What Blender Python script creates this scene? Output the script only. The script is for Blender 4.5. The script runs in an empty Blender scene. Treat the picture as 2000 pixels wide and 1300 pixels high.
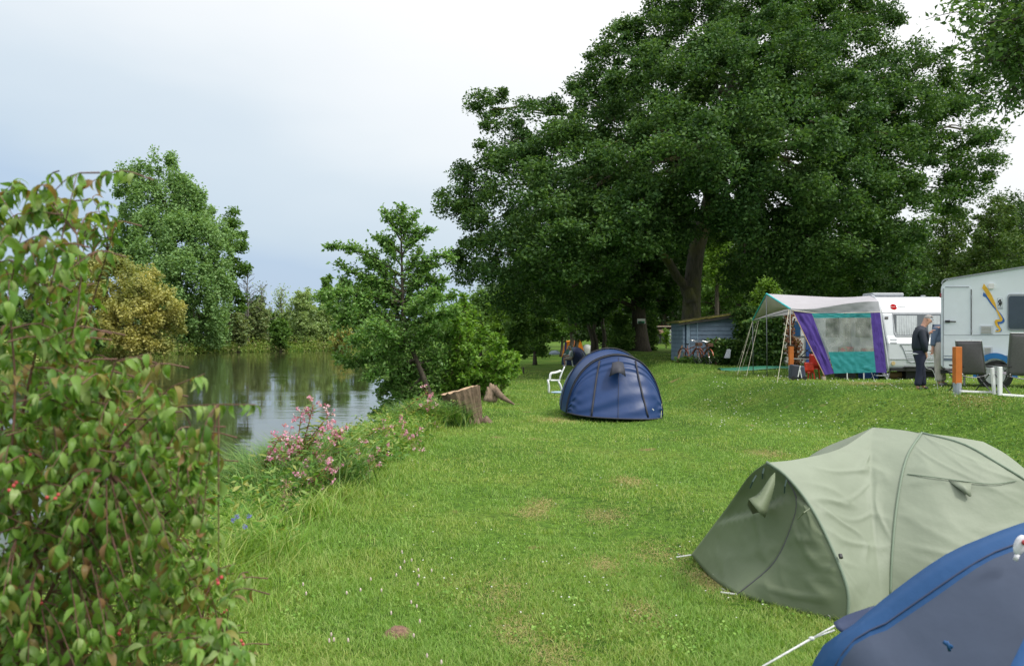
import bpy, math, random
import numpy as np
from mathutils import Vector, Matrix, noise
random.seed(7); RNG = np.random.default_rng(7)
F = 1555.0; CZ = 1.9
SC = bpy.context.scene; COL = SC.collection
def P(px, py, Y): return Vector(((px-1000)/F*Y, Y, CZ-(py-650)/F*Y))
def V3(*a): return Vector(a)

# ------------------------------------------------------------------ terrain
SH_Y = [-60,5,10,15,22,28,35,50,70,100,130,180,260,2000]
SH_X = [-5.0,-4.9,-5.2,-5.2,-3.7,-3.6,-4.8,-8,-13,-20,-24.5,-22,-30,-200]
ED_Y = [-60,0,5,10,15,20,25,32,45,60,100,130,180,260,2000]
ED_X = [-1.7,-1.7,-1.9,-1.9,-1.6,-1.0,-0.8,-1.1,-2.5,-6,-16,-20,-19,-27,-197]
FA_Y = [-60,60,90,113,125,133,150,180,260,2000]
FA_X = [-42,-50,-52,-46,-38,-29,-27,-27,-40,-215]
FT_Y = [-60,3,7,12,16,20,25,30,38,50,70,120,2000]
FT_X = [10,9.6,9.0,8.0,7.1,5.3,4.5,4.3,4.4,3.6,7,12,60]
TP_X = [12.6,12.2,11.6,10.2,9.3,7.9,7.0,6.7,7.2,7.0,12,20,100]
HT_Y = [-60,18,25,33,38,50,70,200,2000]
HT_Z = [.62,.62,.45,.42,.52,.75,.8,1.2,1.2]
def sstep(t):
    t = np.clip(t, 0, 1); return t*t*(3-2*t)
def H(x, y):
    x = np.asarray(x, float); y = np.asarray(y, float)
    xs = np.interp(y, SH_Y, SH_X); xe = np.interp(y, ED_Y, ED_X); xf = np.interp(y, FA_Y, FA_X)
    ft = np.interp(y, FT_Y, FT_X); tp = np.interp(y, FT_Y, TP_X); ht = np.interp(y, HT_Y, HT_Z)
    lawn = -0.3*sstep((y-18)/14)
    z = lawn + (ht-lawn)*sstep((x-ft)/(tp-ft))
    z = z - .13*np.exp(-((x-ft+.5)/1.1)**2)*(y < 34)
    z = z + .035*np.sin(x*.9+1)*np.sin(y*.55) + .02*np.sin(x*2.3+y*1.1)
    t = np.clip((x-xs)/np.maximum(xe-xs, .5), -1, 1)
    bank = -1.0 + (1.0+lawn)*(1-(1-np.clip(t,0,1))**1.5)
    z = np.where(x < xe, np.where(t > 0, bank, -1.0-1.0*sstep(-t)), z)
    tf = (xf - x)/3.0
    z = np.where(tf > -1, np.maximum(np.where(x<xe, np.where(tf>0, -1.0+1.5*sstep(tf/2), -1.0-1.0*sstep(-tf)), z), np.where(x<xf+3, -5, z)), z)
    return z
def hz(x, y): return float(H(x, y))
def G(x, y, dz=0): return Vector((x, y, hz(x, y)+dz))

# ------------------------------------------------------------------ object helpers
def tag(o, label=None, cat=None, group=None, kind=None):
    if label: o['label'] = label
    if cat: o['category'] = cat
    if group: o['group'] = group
    if kind: o['kind'] = kind
    return o
def thing(name, label, cat, loc=(0,0,0), group=None, rz=0):
    o = bpy.data.objects.new(name, None); COL.objects.link(o)
    o.location = Vector(loc); o.rotation_euler = (0,0,rz); o.empty_display_size = .1
    return tag(o, label, cat, group)
def attach(o, parent):
    if parent is None: return
    o.parent = parent
    if parent.type == 'EMPTY': o.matrix_parent_inverse = Matrix.Translation(-parent.location)
def link(name, me, mat, parent=None, smooth=False):
    o = bpy.data.objects.new(name, me); COL.objects.link(o)
    if mat is not None: me.materials.append(mat)
    if smooth:
        me.polygons.foreach_set('use_smooth', [True]*len(me.polygons))
    attach(o, parent); return o
def np_mesh(name, V, Fq):
    me = bpy.data.meshes.new(name); n = len(V); m, k = Fq.shape
    me.vertices.add(n); me.vertices.foreach_set('co', np.ascontiguousarray(V, dtype=np.float32).ravel())
    me.loops.add(m*k); me.loops.foreach_set('vertex_index', np.ascontiguousarray(Fq, dtype=np.int32).ravel())
    me.polygons.add(m); me.polygons.foreach_set('loop_start', np.arange(0, m*k, k, dtype=np.int32))
    me.update(calc_edges=True); return me
def copy_tree(o, parent=None):
    c = o.copy(); COL.objects.link(c); c.parent = parent
    for ch in list(o.children): copy_tree(ch, c)
    return c
class MB:
    def __init__(s): s.v = []; s.f = []
    def add(s, vs, fs):
        b = len(s.v); s.v += [tuple(v) for v in vs]; s.f += [tuple(i+b for i in f) for f in fs]; return s
    def box(s, c, d, M=None):
        c = Vector(c); vs = []
        for z in (-.5,.5):
            for x, y in ((-.5,-.5),(.5,-.5),(.5,.5),(-.5,.5)):
                v = Vector((x*d[0], y*d[1], z*d[2]))
                if M is not None: v = M @ v
                vs.append(c+v)
        return s.add(vs, [(3,2,1,0),(4,5,6,7),(0,1,5,4),(1,2,6,5),(2,3,7,6),(3,0,4,7)])
    def tube(s, pts, r, n=8, caps=True):
        pts = [Vector(p) for p in pts]; m = len(pts)
        rs = list(r) if hasattr(r, '__len__') else [r]*m
        vs = []; up = None
        for i, p in enumerate(pts):
            d = (pts[min(i+1,m-1)]-pts[max(i-1,0)])
            if d.length < 1e-9: d = Vector((0,0,1))
            d.normalize()
            if up is None: up = Vector((0,0,1)) if abs(d.z) < .9 else Vector((1,0,0))
            a = d.cross(up); 
            if a.length < 1e-4: a = d.cross(Vector((.3,1,.1)))
            a.normalize(); b = a.cross(d); up = b
            for k in range(n):
                t = 2*math.pi*k/n; vs.append(p+(a*math.cos(t)+b*math.sin(t))*rs[i])
        fs = [(i*n+k, i*n+(k+1)%n, (i+1)*n+(k+1)%n, (i+1)*n+k) for i in range(m-1) for k in range(n)]
        if caps: fs += [tuple(range(n-1,-1,-1)), tuple((m-1)*n+k for k in range(n))]
        return s.add(vs, fs)
    def prism(s, poly, vec):      # closed polygon extruded along vec
        n = len(poly); a = [Vector(p) for p in poly]; vec = Vector(vec)
        return s.add(a+[p+vec for p in a], [tuple(range(n-1,-1,-1)), tuple(range(n,2*n))]+[(i,(i+1)%n,n+(i+1)%n,n+i) for i in range(n)])
    def ell(s, c, r, n=12, m=8, M=None):
        vs = []; c = Vector(c)
        if not hasattr(r, '__len__'): r = (r,r,r)
        for i in range(m+1):
            a = math.pi*i/m
            for k in range(n):
                b = 2*math.pi*k/n
                v = Vector((r[0]*math.sin(a)*math.cos(b), r[1]*math.sin(a)*math.sin(b), r[2]*math.cos(a)))
                if M is not None: v = M @ v
                vs.append(c+v)
        return s.add(vs, [(i*n+k,(i+1)*n+k,(i+1)*n+(k+1)%n,i*n+(k+1)%n) for i in range(m) for k in range(n)])
    def grid(s, rows):
        n = len(rows); m = len(rows[0])
        return s.add([v for r in rows for v in r], [(i*m+j,i*m+j+1,(i+1)*m+j+1,(i+1)*m+j) for i in range(n-1) for j in range(m-1)])
    def build(s, name, mat, parent=None, smooth=False, bevel=0, solid=0, off=0):
        me = bpy.data.meshes.new(name); me.from_pydata(s.v, [], s.f); me.update()
        o = link(name, me, mat, parent, smooth)
        if solid:
            md = o.modifiers.new('s', 'SOLIDIFY'); md.thickness = solid; md.offset = off
        if bevel:
            md = o.modifiers.new('b', 'BEVEL'); md.width = bevel; md.segments = 2; md.limit_method = 'ANGLE'
        return o
def resample(pts, n, smooth=True):
    pts = [Vector(p) for p in pts]
    if len(pts) == 2: return [pts[0].lerp(pts[1], i/(n-1)) for i in range(n)]
    out = []; m = 10; q = [pts[0]*2-pts[1]]+pts+[pts[-1]*2-pts[-2]]
    for i in range(1, len(q)-2):
        for k in range(m):
            t = k/m
            if smooth:
                a,b,c,d = q[i-1],q[i],q[i+1],q[i+2]
                out.append(.5*((2*b)+(c-a)*t+(2*a-5*b+4*c-d)*t*t+(3*b-a-3*c+d)*t**3))
            else: out.append(q[i].lerp(q[i+1], t))
    out.append(pts[-1])
    L = [0]
    for i in range(1, len(out)): L.append(L[-1]+(out[i]-out[i-1]).length)
    res = []; j = 0
    for i in range(n):
        s = L[-1]*i/(n-1)
        while j < len(L)-2 and L[j+1] < s: j += 1
        seg = max(L[j+1]-L[j], 1e-9); res.append(out[j].lerp(out[j+1], min(1, max(0, (s-L[j])/seg))))
    return res
def coons(top, bottom, left, right, nu=24, nv=24, sag=0, wr=0, wf=3.0, seed=0, st=None, crease=0):
    # top/bottom run left->right, left/right run top->bottom
    T = resample(top,nu); B = resample(bottom,nu); L = resample(left,nv); R = resample(right,nv)
    rows = []
    for j in range(nv):
        v = j/(nv-1); row = []
        for i in range(nu):
            u = i/(nu-1)
            p = T[i]*(1-v)+B[i]*v+L[j]*(1-u)+R[j]*u-(T[0]*(1-u)*(1-v)+T[-1]*u*(1-v)+B[0]*(1-u)*v+B[-1]*u*v)
            row.append(p)
        rows.append(row)
    if sag or wr or crease:
        new = [[p.copy() for p in r] for r in rows]
        for j in range(nv):
            for i in range(nu):
                u = i/(nu-1); v = j/(nv-1)
                du = rows[j][min(i+1,nu-1)]-rows[j][max(i-1,0)]; dv = rows[min(j+1,nv-1)][i]-rows[max(j-1,0)][i]
                nn = du.cross(dv)
                if nn.length < 1e-9: continue
                nn.normalize()
                if nn.z < 0 : nn = -nn
                e = 16*u*(1-u)*v*(1-v)
                q = Vector(rows[j][i])*wf
                if st: q = Vector((u*st[0]+seed, v*st[1], seed))
                w = noise.noise(q+Vector((seed,0,0)))+.5*noise.noise(q*2.1)
                cr = 0
                if crease:
                    for a_ in (0, 5.3): qq = Vector((u*1.3+v*(.9 if a_ else .2), v*6.5-u*(3.5 if a_ else 1.0), seed+a_)); cr += (1-min(1,abs(noise.noise(qq))*4.5))**1.5*(.35+noise.noise(qq*.6+Vector((9,0,0))))
                new[j][i] = rows[j][i]-nn*(sag*e)+nn*((wr*w+crease*cr)*min(1, e*3))
        rows = new
    return rows

# ------------------------------------------------------------------ materials
def newmat(name):
    m = bpy.data.materials.new(name); m.use_nodes = True; nt = m.node_tree
    return m, nt, nt.nodes['Principled BSDF']
def N(nt, t, **kw):
    n = nt.nodes.new(t)
    for k, v in kw.items():
        if k in n.inputs: n.inputs[k].default_value = v
        else: setattr(n, k, v)
    return n
def c4(c): return (c[0], c[1], c[2], 1)
def ramp(nt, fac, stops, interp='LINEAR'):
    r = nt.nodes.new('ShaderNodeValToRGB'); r.color_ramp.interpolation = interp; e = r.color_ramp.elements
    while len(e) < len(stops): e.new(.5)
    for i, (p, c) in enumerate(stops): e[i].position = p; e[i].color = c4(c)
    nt.links.new(fac, r.inputs[0]); return r.outputs[0]
def plain(name, col, rough=.6, var=.12, scale=6, bump=0, bscale=40, metal=0, stretch=None, spec=.5, trans=0):
    m, nt, b = newmat(name); L = nt.links.new
    tc = N(nt, 'ShaderNodeTexCoord'); src = tc.outputs['Object']
    if stretch:
        mp = N(nt, 'ShaderNodeMapping'); mp.inputs['Scale'].default_value = stretch; L(src, mp.inputs[0]); src = mp.outputs[0]
    n1 = N(nt, 'ShaderNodeTexNoise', Scale=scale, Detail=5.0, Roughness=.6); L(src, n1.inputs['Vector'])
    lo = tuple(max(0,c*(1-var)) for c in col); hi = tuple(min(1,c*(1+var)) for c in col)
    L(ramp(nt, n1.outputs['Fac'], [(.3, lo), (.7, hi)]), b.inputs['Base Color'])
    b.inputs['Roughness'].default_value = rough; b.inputs['Metallic'].default_value = metal
    b.inputs['Specular IOR Level'].default_value = spec
    if bump:
        n2 = N(nt, 'ShaderNodeTexNoise', Scale=bscale, Detail=4.0); L(src, n2.inputs['Vector'])
        bp = N(nt, 'ShaderNodeBump', Strength=bump, Distance=.02); L(n2.outputs['Fac'], bp.inputs['Height']); L(bp.outputs[0], b.inputs['Normal'])
    if trans:
        tr = N(nt, 'ShaderNodeBsdfTranslucent'); tr.inputs[0].default_value = c4(col)
        mx = N(nt, 'ShaderNodeMixShader', Fac=trans); out = nt.nodes['Material Output']
        L(b.outputs[0], mx.inputs[1]); L(tr.outputs[0], mx.inputs[2]); L(mx.outputs[0], out.inputs[0])
    return m
def leafmat(name, cols, trans=.3, patch=None, pscale=.25, rough=.55, spec=.3, gain=1.0):
    # cols: list of colours picked per leaf; patch: second colour set blended by large noise
    m, nt, b = newmat(name); L = nt.links.new
    g = N(nt, 'ShaderNodeNewGeometry'); st = lambda cs: [(i/max(1,len(cs)-1), tuple(x*gain for x in c)) for i, c in enumerate(cs)]
    col = ramp(nt, g.outputs['Random Per Island'], st(cols))
    if patch:
        c2 = ramp(nt, g.outputs['Random Per Island'], st(patch))
        tc = N(nt, 'ShaderNodeTexCoord'); n1 = N(nt, 'ShaderNodeTexNoise', Scale=pscale, Detail=3.0); L(tc.outputs['Object'], n1.inputs['Vector'])
        f = ramp(nt, n1.outputs['Fac'], [(.42,(0,0,0)),(.58,(1,1,1))])
        mx = N(nt, 'ShaderNodeMix', data_type='RGBA'); L(f, mx.inputs[0]); L(col, mx.inputs[6]); L(c2, mx.inputs[7]); col = mx.outputs[2]
    L(col, b.inputs['Base Color']); b.inputs['Roughness'].default_value = rough; b.inputs['Specular IOR Level'].default_value = spec
    tr = N(nt, 'ShaderNodeBsdfTranslucent'); 
    hs = N(nt, 'ShaderNodeMix', data_type='RGBA', blend_type='MULTIPLY'); hs.inputs[0].default_value = 1; L(col, hs.inputs[6]); hs.inputs[7].default_value = (1.3,1.25,.6,1)
    L(hs.outputs[2], tr.inputs[0])
    ms = N(nt, 'ShaderNodeMixShader', Fac=trans); L(b.outputs[0], ms.inputs[1]); L(tr.outputs[0], ms.inputs[2]); L(ms.outputs[0], nt.nodes['Material Output'].inputs[0])
    return m
def barkmat(name, col, moss=None, scl=(6,6,1.2)):
    m, nt, b = newmat(name); L = nt.links.new
    tc = N(nt, 'ShaderNodeTexCoord'); mp = N(nt, 'ShaderNodeMapping'); mp.inputs['Scale'].default_value = scl; L(tc.outputs['Object'], mp.inputs[0])
    n1 = N(nt, 'ShaderNodeTexNoise', Scale=2.0, Detail=8.0, Roughness=.7); L(mp.outputs[0], n1.inputs['Vector'])
    c = ramp(nt, n1.outputs['Fac'], [(.3, tuple(x*.4 for x in col)), (.55, col), (.75, tuple(min(1,x*1.5) for x in col))])
    if moss:
        n2 = N(nt, 'ShaderNodeTexNoise', Scale=.6, Detail=4.0); L(tc.outputs['Object'], n2.inputs['Vector'])
        f = ramp(nt, n2.outputs['Fac'], [(.48,(0,0,0)),(.6,(1,1,1))]); mx = N(nt, 'ShaderNodeMix', data_type='RGBA'); L(f, mx.inputs[0]); L(c, mx.inputs[6]); mx.inputs[7].default_value = c4(moss); c = mx.outputs[2]
    L(c, b.inputs['Base Color']); b.inputs['Roughness'].default_value = .9
    bp = N(nt, 'ShaderNodeBump', Strength=.9, Distance=.06); L(n1.outputs['Fac'], bp.inputs['Height']); L(bp.outputs[0], b.inputs['Normal'])
    return m

# ------------------------------------------------------------------ leaves
def nrm(a): return a/np.maximum(np.linalg.norm(a, axis=1, keepdims=True), 1e-9)
def leaves(name, pts, size, mat, parent=None, aspect=.55, up=.5, dirs=None, dirw=1.0, fold=.12, droop=0.0):
    n = len(pts); R = RNG
    t = R.normal(size=(n,3)); t[:,2] *= .6; t[:,2] -= droop
    if dirs is not None: t = t*.6+dirs*dirw
    t = nrm(t); k = R.normal(size=(n,3)); k[:,2] += up*2; s = nrm(np.cross(k, t)); nn = np.cross(t, s)
    Ls = (size*(.65+.7*R.random(n)))[:,None] if not isinstance(size, np.ndarray) else size[:,None]
    p = pts; W = Ls*aspect*.5; fo = Ls*fold
    V = np.stack([p, p+t*Ls*.45+s*W+nn*fo, p+t*Ls-nn*fo, p+t*Ls*.45-s*W+nn*fo*.6], 1).reshape(-1,3)
    Fq = np.arange(4*n).reshape(n,4)
    return link(name, np_mesh(name, V, Fq), mat, parent)
def clump_points(blobs, nclump, nleaf, rc, shell=.55, flat=.6, seed=1):
    # blobs: list (center Vector, (rx,ry,rz)); returns leaf positions grouped in clumps over the blob shells
    R = np.random.default_rng(seed); A = np.array([b[1][0]*b[1][2] for b in blobs]); A = A/A.sum(); out = []
    for b, a in zip(blobs, A):
        n = max(3, int(nclump*a)); d = nrm(R.normal(size=(n,3))); r = (shell+(1-shell)*R.random(n)**.6)
        c = np.array(b[0])+d*r[:,None]*np.array(b[1])
        m = max(3, int(nleaf*a/n))
        cr = rc*(.45+.95*R.random(n))
        q = nrm(R.normal(size=(n*m,3)))*(R.random((n*m,1))**.45)*np.repeat(cr, m)[:,None]; q[:,2] *= flat
        out.append(np.repeat(c, m, 0)+q)
        k2 = int(n*m*.035); dd = nrm(R.normal(size=(k2,3)))*(.72+.33*R.random((k2,1))); out.append(np.array(b[0])+dd*np.array(b[1]))
    return np.concatenate(out)
def blob(px, py, Y, rx, ry=None, rd=None):
    ry = ry or rx; s = Y/F; return (P(px,py,Y), (rx*s, (rd or rx)*s, ry*s))
def limb(mb, a, b, r0, r1, bend=.15, n=6, seg=6, seed=0, up=.15):
    R = random.Random(seed); a = Vector(a); b = Vector(b); L = (b-a).length
    o = Vector((R.uniform(-1,1),R.uniform(-1,1),R.uniform(-.3,.6)))*bend*L
    pts = []
    for i in range(seg+1):
        t = i/seg; p = a.lerp(b,t)+o*math.sin(math.pi*t)*.5+Vector((0,0,up*L*math.sin(math.pi*t)*.6))
        if 0 < i < seg: p += Vector((R.uniform(-1,1),R.uniform(-1,1),R.uniform(-1,1)))*.03*L
        pts.append(p)
    mb.tube(pts, [r0+(r1-r0)*(i/seg)**.8 for i in range(seg+1)], n, caps=False); return pts
def tree(name, label, cat, base, blobs, nclump, nleaf, rc, lsize, lmat, bmat, trunk, tr, group=None, seed=1, shell=.5, twig=2, aspect=.6, up=.5, stubs=0, flat=.6, imin=4, lup=.15):
    """trunk: list of world points; tr: radii; limbs run from the trunk to each clump of the crown"""
    t = thing(name, label, cat, base, group)
    R = random.Random(seed); mb = MB(); tp = resample(trunk, 14); rr = np.interp(np.linspace(0,1,14), np.linspace(0,1,len(tr)), tr)
    flare = [1.5,1.2,1.06]+[1]*11
    mb.tube(tp, [rr[i]*flare[i] for i in range(14)], 12)
    for bi, (c, r) in enumerate(blobs):
        zc = c.z; cand = [(abs((p.z+.35*(Vector((p.x-c.x,p.y-c.y)).length))-zc), i) for i, p in enumerate(tp) if i >= imin]
        i = min(cand)[1]; r0 = rr[i]*R.uniform(.3,.5)
        pts = limb(mb, tp[i], c, r0, max(r0*.25,.012), .2 if lup > .1 else .1, 6, 7, seed*100+bi, up=lup)
        for k in range(twig):
            d = Vector((R.gauss(0,1),R.gauss(0,1),R.gauss(.2,.7))).normalized()
            e = c+Vector((d.x*r[0],d.y*r[1],d.z*r[2]))*.95
            limb(mb, pts[R.randint(3,7)], e, r0*.35, max(.008,r0*.07), .2, 4, 5, seed*333+bi*7+k)
    mb.build('trunk', bmat, t, smooth=True)
    leaves('crown', clump_points(blobs, nclump, nleaf, rc, shell, flat, seed), lsize, lmat, t, aspect, up)
    return t
# ------------------------------------------------------------------ world, light, camera
def make_world():
    w = bpy.data.worlds.new('World'); SC.world = w; w.use_nodes = True; nt = w.node_tree; L = nt.links.new
    bg = nt.nodes['Background']
    sky = N(nt, 'ShaderNodeTexSky'); sky.sky_type = 'NISHITA'; sky.sun_disc = False
    sky.sun_elevation = math.radians(52); sky.sun_rotation = math.radians(SUN_AZ); sky.air_density = 1.4; sky.dust_density = 2
    tc = N(nt, 'ShaderNodeTexCoord'); sp = N(nt, 'ShaderNodeSeparateXYZ'); L(tc.outputs['Generated'], sp.inputs[0])
    mp = N(nt, 'ShaderNodeMapping'); mp.inputs['Scale'].default_value = (1,1,3.0); L(tc.outputs['Generated'], mp.inputs[0])
    n1 = N(nt, 'ShaderNodeTexNoise', Scale=2.2, Detail=4.0, Roughness=.5); L(mp.outputs[0], n1.inputs['Vector'])
    def M(op, a, b):
        m = N(nt, 'ShaderNodeMath', operation=op)
        for i, v in enumerate((a,b)):
            if isinstance(v, (int,float)): m.inputs[i].default_value = v
            else: L(v, m.inputs[i])
        return m.outputs[0]
    f = M('ADD', M('ADD', sp.outputs['Z'], M('MULTIPLY', sp.outputs['X'], .30)), M('MULTIPLY', M('SUBTRACT', n1.outputs['Fac'], .5), .17))
    cl = ramp(nt, f, [(0.0,(.47,.60,.77)),(.05,(.58,.69,.80)),(.13,(.68,.77,.85)),(.21,(.84,.89,.93)),(.33,(.98,.99,1.0)),(.5,(1.15,1.15,1.15)),(.85,(1.9,1.9,1.9))])
    sc = N(nt, 'ShaderNodeMix', data_type='RGBA', blend_type='MULTIPLY'); sc.inputs[0].default_value = 1; L(sky.outputs[0], sc.inputs[6]); sc.inputs[7].default_value = (.08,.08,.08,1)
    mx = N(nt, 'ShaderNodeMix', data_type='RGBA'); mx.inputs[0].default_value = .88; L(sc.outputs[2], mx.inputs[6]); L(cl, mx.inputs[7])
    L(mx.outputs[2], bg.inputs[0]); bg.inputs[1].default_value = 1.0
    sun = bpy.data.lights.new('sun', 'SUN'); sun.energy = 2.2; sun.angle = math.radians(10); sun.color = (1,.96,.88)
    so = bpy.data.objects.new('sun', sun); COL.objects.link(so)
    el = math.radians(52); az = math.radians(SUN_AZ)
    d = Vector((math.sin(az)*math.cos(el), math.cos(az)*math.cos(el), math.sin(el)))
    so.rotation_euler = d.to_track_quat('Z', 'Y').to_euler()
    cam = bpy.data.cameras.new('camera'); co = bpy.data.objects.new('camera', cam); COL.objects.link(co)
    co.location = (0,0,CZ); co.rotation_euler = (math.pi/2,0,0); cam.sensor_width = 36; cam.lens = 36*F/2000; cam.clip_end = 5000; cam.clip_start = .05
    cam.dof.use_dof = True; cam.dof.focus_distance = 17; cam.dof.aperture_fstop = 5.0
    SC.camera = co
    SC.view_settings.view_transform = 'Standard'; SC.view_settings.look = 'None'; SC.view_settings.exposure = .18; SC.view_settings.gamma = 1
SUN_AZ = 125
make_world()

# ------------------------------------------------------------------ ground and water
def ground_mat():
    m, nt, b = newmat('ground_soil_and_turf'); L = nt.links.new
    tc = N(nt, 'ShaderNodeTexCoord'); g = tc.outputs['Object']
    a = N(nt, 'ShaderNodeTexNoise', Scale=.45, Detail=6.0, Roughness=.6); L(g, a.inputs['Vector'])
    c = ramp(nt, a.outputs['Fac'], [(.3,(.045,.095,.014)),(.5,(.07,.14,.02)),(.68,(.11,.16,.03))])
    f = N(nt, 'ShaderNodeTexNoise', Scale=14.0, Detail=8.0, Roughness=.75); L(g, f.inputs['Vector'])
    k = ramp(nt, f.outputs['Fac'], [(.35,(.35,.4,.35)),(.5,(1,1,1)),(.65,(1.9,1.7,1.4))])
    mu = N(nt, 'ShaderNodeMix', data_type='RGBA', blend_type='MULTIPLY'); mu.inputs[0].default_value = 1; L(c, mu.inputs[6]); L(k, mu.inputs[7])
    # worn straw-brown patches
    p = N(nt, 'ShaderNodeTexNoise', Scale=1.1, Detail=3.0, Roughness=.5); L(g, p.inputs['Vector'])
    pf = ramp(nt, p.outputs['Fac'], [(.66,(0,0,0)),(.74,(1,1,1))])
    mx = N(nt, 'ShaderNodeMix', data_type='RGBA'); L(pf, mx.inputs[0]); L(mu.outputs[2], mx.inputs[6]); mx.inputs[7].default_value = (.20,.15,.07,1)
    L(mx.outputs[2], b.inputs['Base Color']); b.inputs['Roughness'].default_value = 1; b.inputs['Specular IOR Level'].default_value = .1
    bp = N(nt, 'ShaderNodeBump', Strength=.7, Distance=.04); L(f.outputs['Fac'], bp.inputs['Height']); L(bp.outputs[0], b.inputs['Normal'])
    return m
def spaced(a, lo, hi, fine):
    # dense in [lo,hi], growing outside up to a
    inner = np.arange(lo, hi+1e-6, fine); s = fine; up = [hi]; 
    while up[-1] < a: s *= 1.12; up.append(up[-1]+s)
    s = fine; dn = [lo]
    while dn[-1] > -a: s *= 1.12; dn.append(dn[-1]-s)
    return np.array(dn[:0:-1]+list(inner)+up[1:])
xs = spaced(1600, -14, 16, .2); ys = spaced(1800, -3, 60, .3)
X, Yg = np.meshgrid(xs, ys); Z = H(X, Yg); nx, ny = len(xs), len(ys)
idx = np.arange(nx*ny).reshape(ny, nx)
Fq = np.stack([idx[:-1,:-1], idx[:-1,1:], idx[1:,1:], idx[1:,:-1]], -1).reshape(-1,4)
gm = ground_mat()
gr = link('ground', np_mesh('ground', np.stack([X,Yg,Z], -1).reshape(-1,3), Fq), gm, smooth=True); tag(gr, kind='structure', label='grassy river bank terrain with lawn, slope and raised terrace')

def water_mat():
    m, nt, b = newmat('river_water'); L = nt.links.new
    b.inputs['Base Color'].default_value = (.045,.052,.022,1); b.inputs['Roughness'].default_value = .03; b.inputs['IOR'].default_value = 1.33
    b.inputs['Specular IOR Level'].default_value = .75
    tc = N(nt, 'ShaderNodeTexCoord'); mp = N(nt, 'ShaderNodeMapping'); mp.inputs['Scale'].default_value = (.35,1.5,1); L(tc.outputs['Object'], mp.inputs[0])
    a = N(nt, 'ShaderNodeTexNoise', Scale=1.4, Detail=4.0, Roughness=.55); L(mp.outputs[0], a.inputs['Vector'])
    a2 = N(nt, 'ShaderNodeTexNoise', Scale=.16, Detail=2.0); L(mp.outputs[0], a2.inputs['Vector'])
    mk = ramp(nt, a2.outputs['Fac'], [(.4,(.15,.15,.15)),(.62,(1,1,1))])
    mm = N(nt, 'ShaderNodeMath', operation='MULTIPLY'); L(a.outputs['Fac'], mm.inputs[0]); L(mk, mm.inputs[1])
    bp = N(nt, 'ShaderNodeBump', Strength=.22, Distance=.05); L(mm.outputs[0], bp.inputs['Height']); L(bp.outputs[0], b.inputs['Normal'])
    return m
wm = MB(); wm.grid([[V3(-160,-80,-1), V3(-60,-80,-1), V3(0,-80,-1)],[V3(-160,100,-1), V3(-60,100,-1), V3(0,100,-1)],[V3(-260,700,-1), V3(-160,700,-1), V3(0,700,-1)]])
tag(wm.build('river_water', water_mat()), kind='structure', label='calm green brown river water')

# ------------------------------------------------------------------ grass
M_lawn = leafmat('lawn_grass', [(.12,.24,.04),(.18,.345,.055),(.26,.42,.09),(.35,.46,.15)], trans=.35, patch=[(.13,.25,.035),(.22,.36,.055),(.33,.44,.11),(.46,.48,.19)], pscale=.6, rough=.5, spec=.25)
M_bankgrass = leafmat('bank_grass', [(.11,.24,.03),(.19,.37,.045),(.29,.46,.09),(.46,.48,.20)], trans=.35, patch=[(.12,.24,.03),(.17,.30,.035),(.26,.40,.07),(.38,.42,.14)], pscale=.6)
M_sedge = leafmat('sedge', [(.05,.12,.025),(.09,.20,.04),(.14,.28,.06),(.28,.34,.11)], trans=.3)
def blades(name, x, y, h, w, lean, mat, parent=None, z0=-.005):
    n = len(x); R = RNG; z = H(x, y)+z0; p = np.stack([x,y,z], 1)
    a = R.random(n)*2*np.pi; d = np.stack([np.cos(a), np.sin(a), np.zeros(n)], 1); b = a+np.pi/2+R.normal(size=n)*.5
    s = np.stack([np.cos(b), np.sin(b), np.zeros(n)], 1)*(w/2)[:,None]; ln = (lean*h*(.3+R.random(n)))[:,None]; up = np.array([0,0,1.0]); hh = h[:,None]
    m = p+up*hh*.55+d*ln*.35; t = p+up*hh*(1-.25*lean)[:,None]+d*ln if hasattr(lean,'__len__') else p+up*hh*(1-.2*lean)+d*ln
    V = np.stack([p-s,p+s,m+s*.8,m-s*.8,t+s*.12,t-s*.12], 1).reshape(-1,3)
    k = np.arange(n)*6; Fq = np.stack([np.stack([k,k+1,k+2,k+3],1), np.stack([k+3,k+2,k+4,k+5],1)], 1).reshape(-1,4)
    return link(name, np_mesh(name, V, Fq), mat, parent)
def sample_view(n, y0, y1, spread=1.25, mix=.75):
    R = RNG; u = R.random(n); y = 1/(1/y1+(1/y0-1/y1)*u)
    u2 = R.random(n); y = np.where(R.random(n) < mix, y, y0+(y1-y0)*u2**1.6)
    x = (R.random(n)*2-1)*y*.643*spread; return x, y
TENTS = []   # footprints kept free of grass (cx, cy, r)
def keep(x, y):
    k = np.ones(len(x), bool)
    for cx, cy, rr in TENTS: k &= (x-cx)**2+(y-cy)**2 > rr*rr
    return k
TENTS += [(2.6,6.25,.55),(3.3,6.6,.75),(4.0,6.9,.7),(2.4,3.4,.9),(2.4,18.9,.8),(2.3,20,.7)]
def vn(x, y, sc, seed):
    g = np.random.default_rng(seed).random((256,256)); u = x/sc+1000; v = y/sc+1000; i = np.floor(u).astype(int); j = np.floor(v).astype(int); a = sstep(u-i); b = sstep(v-j)
    q = lambda m, n: g[m % 256, n % 256]
    return (q(i,j)*(1-a)+q(i+1,j)*a)*(1-b)+(q(i,j+1)*(1-a)+q(i+1,j+1)*a)*b
WORN = []
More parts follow.
